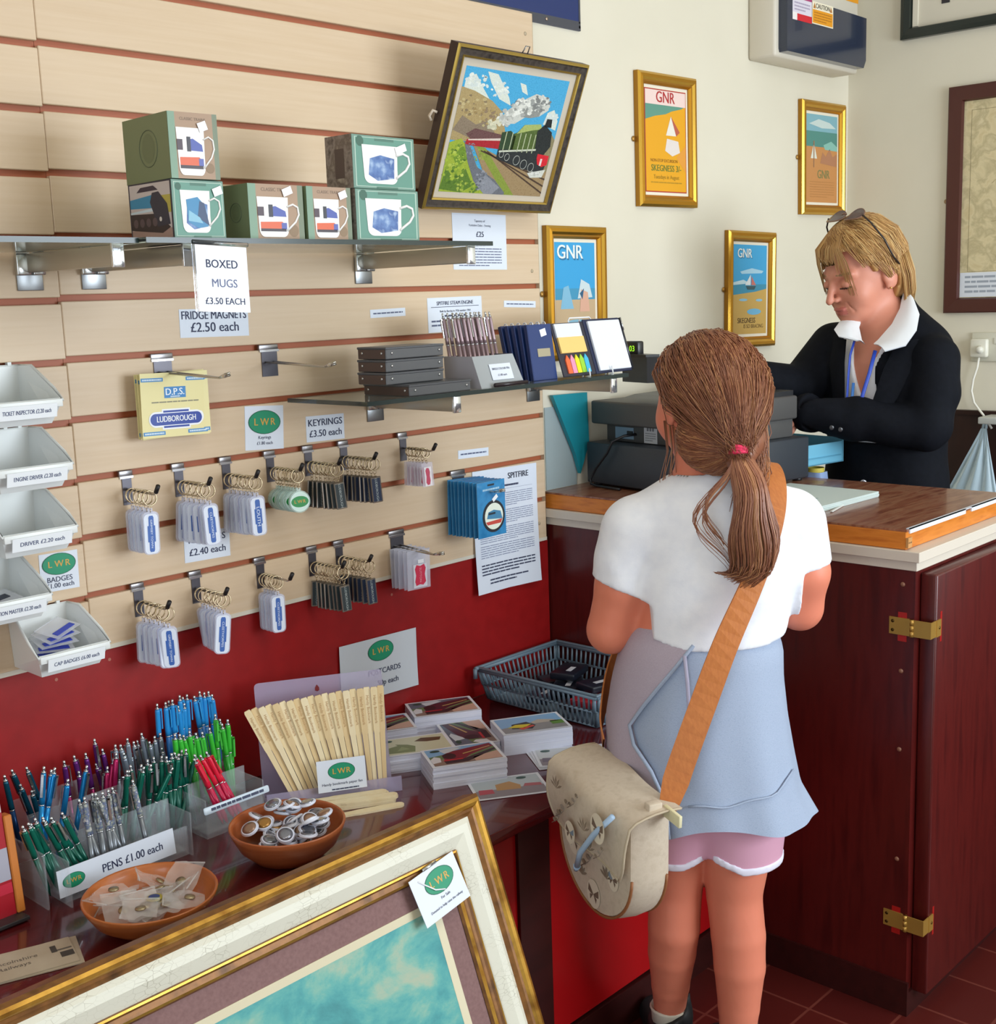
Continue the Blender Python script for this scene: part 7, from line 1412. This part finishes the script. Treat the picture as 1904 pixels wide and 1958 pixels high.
for i in range(380):
    a = g_.uniform(1.45, 4.85); c, s_ = math.cos(a), math.sin(a); r1 = g_.uniform(.96, 1.04); paths.append([h_(-.045+.068*c*r1, .086*s_*r1, .01), h_(-.045+.07*c*r1, .088*s_*r1, -.04), h_(-.042+.066*c*r1, .08*s_*r1, -.085), h_(-.038+.054*c*r1, .066*s_*r1, -.115+g_.uniform(-.012, .012))])
strands('hair_strands', hairw, paths, BL, .0010, 3, 13)
m = MB(); m.lathe([(.0001, -.003), (.003, 0), (.0001, .003)], P('d9b36a', .2, .9), 10, Matrix.Translation(tuple(h_(.0, .084, -.05)))); m.build('earring', cash)
MT = WT; sg = thing('sunglasses', 'dark sunglasses pushed up on the blonde woman\'s hair', 'sunglasses', MT)
gw = nrm(U*.25+Wv*.97); gx = nrm(np.cross(Lf, gw)); m = MB(); LM = P('5a4448', .1, alpha=.75); mF = MB(); FRM = P('2c2220', .3)
for s in (-1, 1):
    c = h_(.004, s*.034, .137); rg_ = [tuple(c+Lf*(.028*math.cos(a))+gx*(.022*math.sin(a))+gw*(-.006*math.cos(a)**2)) for a in [2*math.pi*k/24 for k in range(24)]]
    l_ = MB(); l_.add(rg_+[tuple(np.array(p)+gw*.0015) for p in rg_], [tuple(range(24))[::-1], tuple(range(24, 48))]+[(k, (k+1) % 24, 24+(k+1) % 24, 24+k) for k in range(24)], LM); l_.build('lens', sg)
    f_ = MB(); f_.tube(rg_, .0016, P('8a6a58', .3, .5), 6, True); f_.build('rim', sg)
    k_ = MB(); k_.tube([tuple(h_(.004, s*.063, .133)), tuple(h_(.002, s*.082, .112)), tuple(h_(-.008, s*.098, .068)), tuple(h_(-.018, s*.099, .022)), tuple(h_(-.034, s*.093, -.004))], .0022, FRM, 6); k_.build('temple_arm', sg)
m = MB(); m.tube([tuple(h_(.004, -.008, .139)), tuple(h_(.006, 0, .142)), tuple(h_(.004, .008, .139))], .0018, P('8a6a58', .3, .5), 6); m.build('bridge', sg)
t = thing('price_ticket', 'small printed ticket held over the cash register', 'ticket', MT @ Matrix.Translation((-.305, -.085, 1.213)) @ RZ(R(-14)) @ RX(R(58)))
m = MB(); m.box((-.03, -.013, 0), (.03, .013, .0008), P('e6dcd8', .5)); m.rect(-.026, -.009, .012, .009, .001, P('cfc0b4', .5)); m.rect(.016, -.012, .028, .008, .001, P('e0806c', .5)); m.lines(-.02, .0, -.004, .005, 2, .0012, P('6a5a58')); m.build('ticket', t)
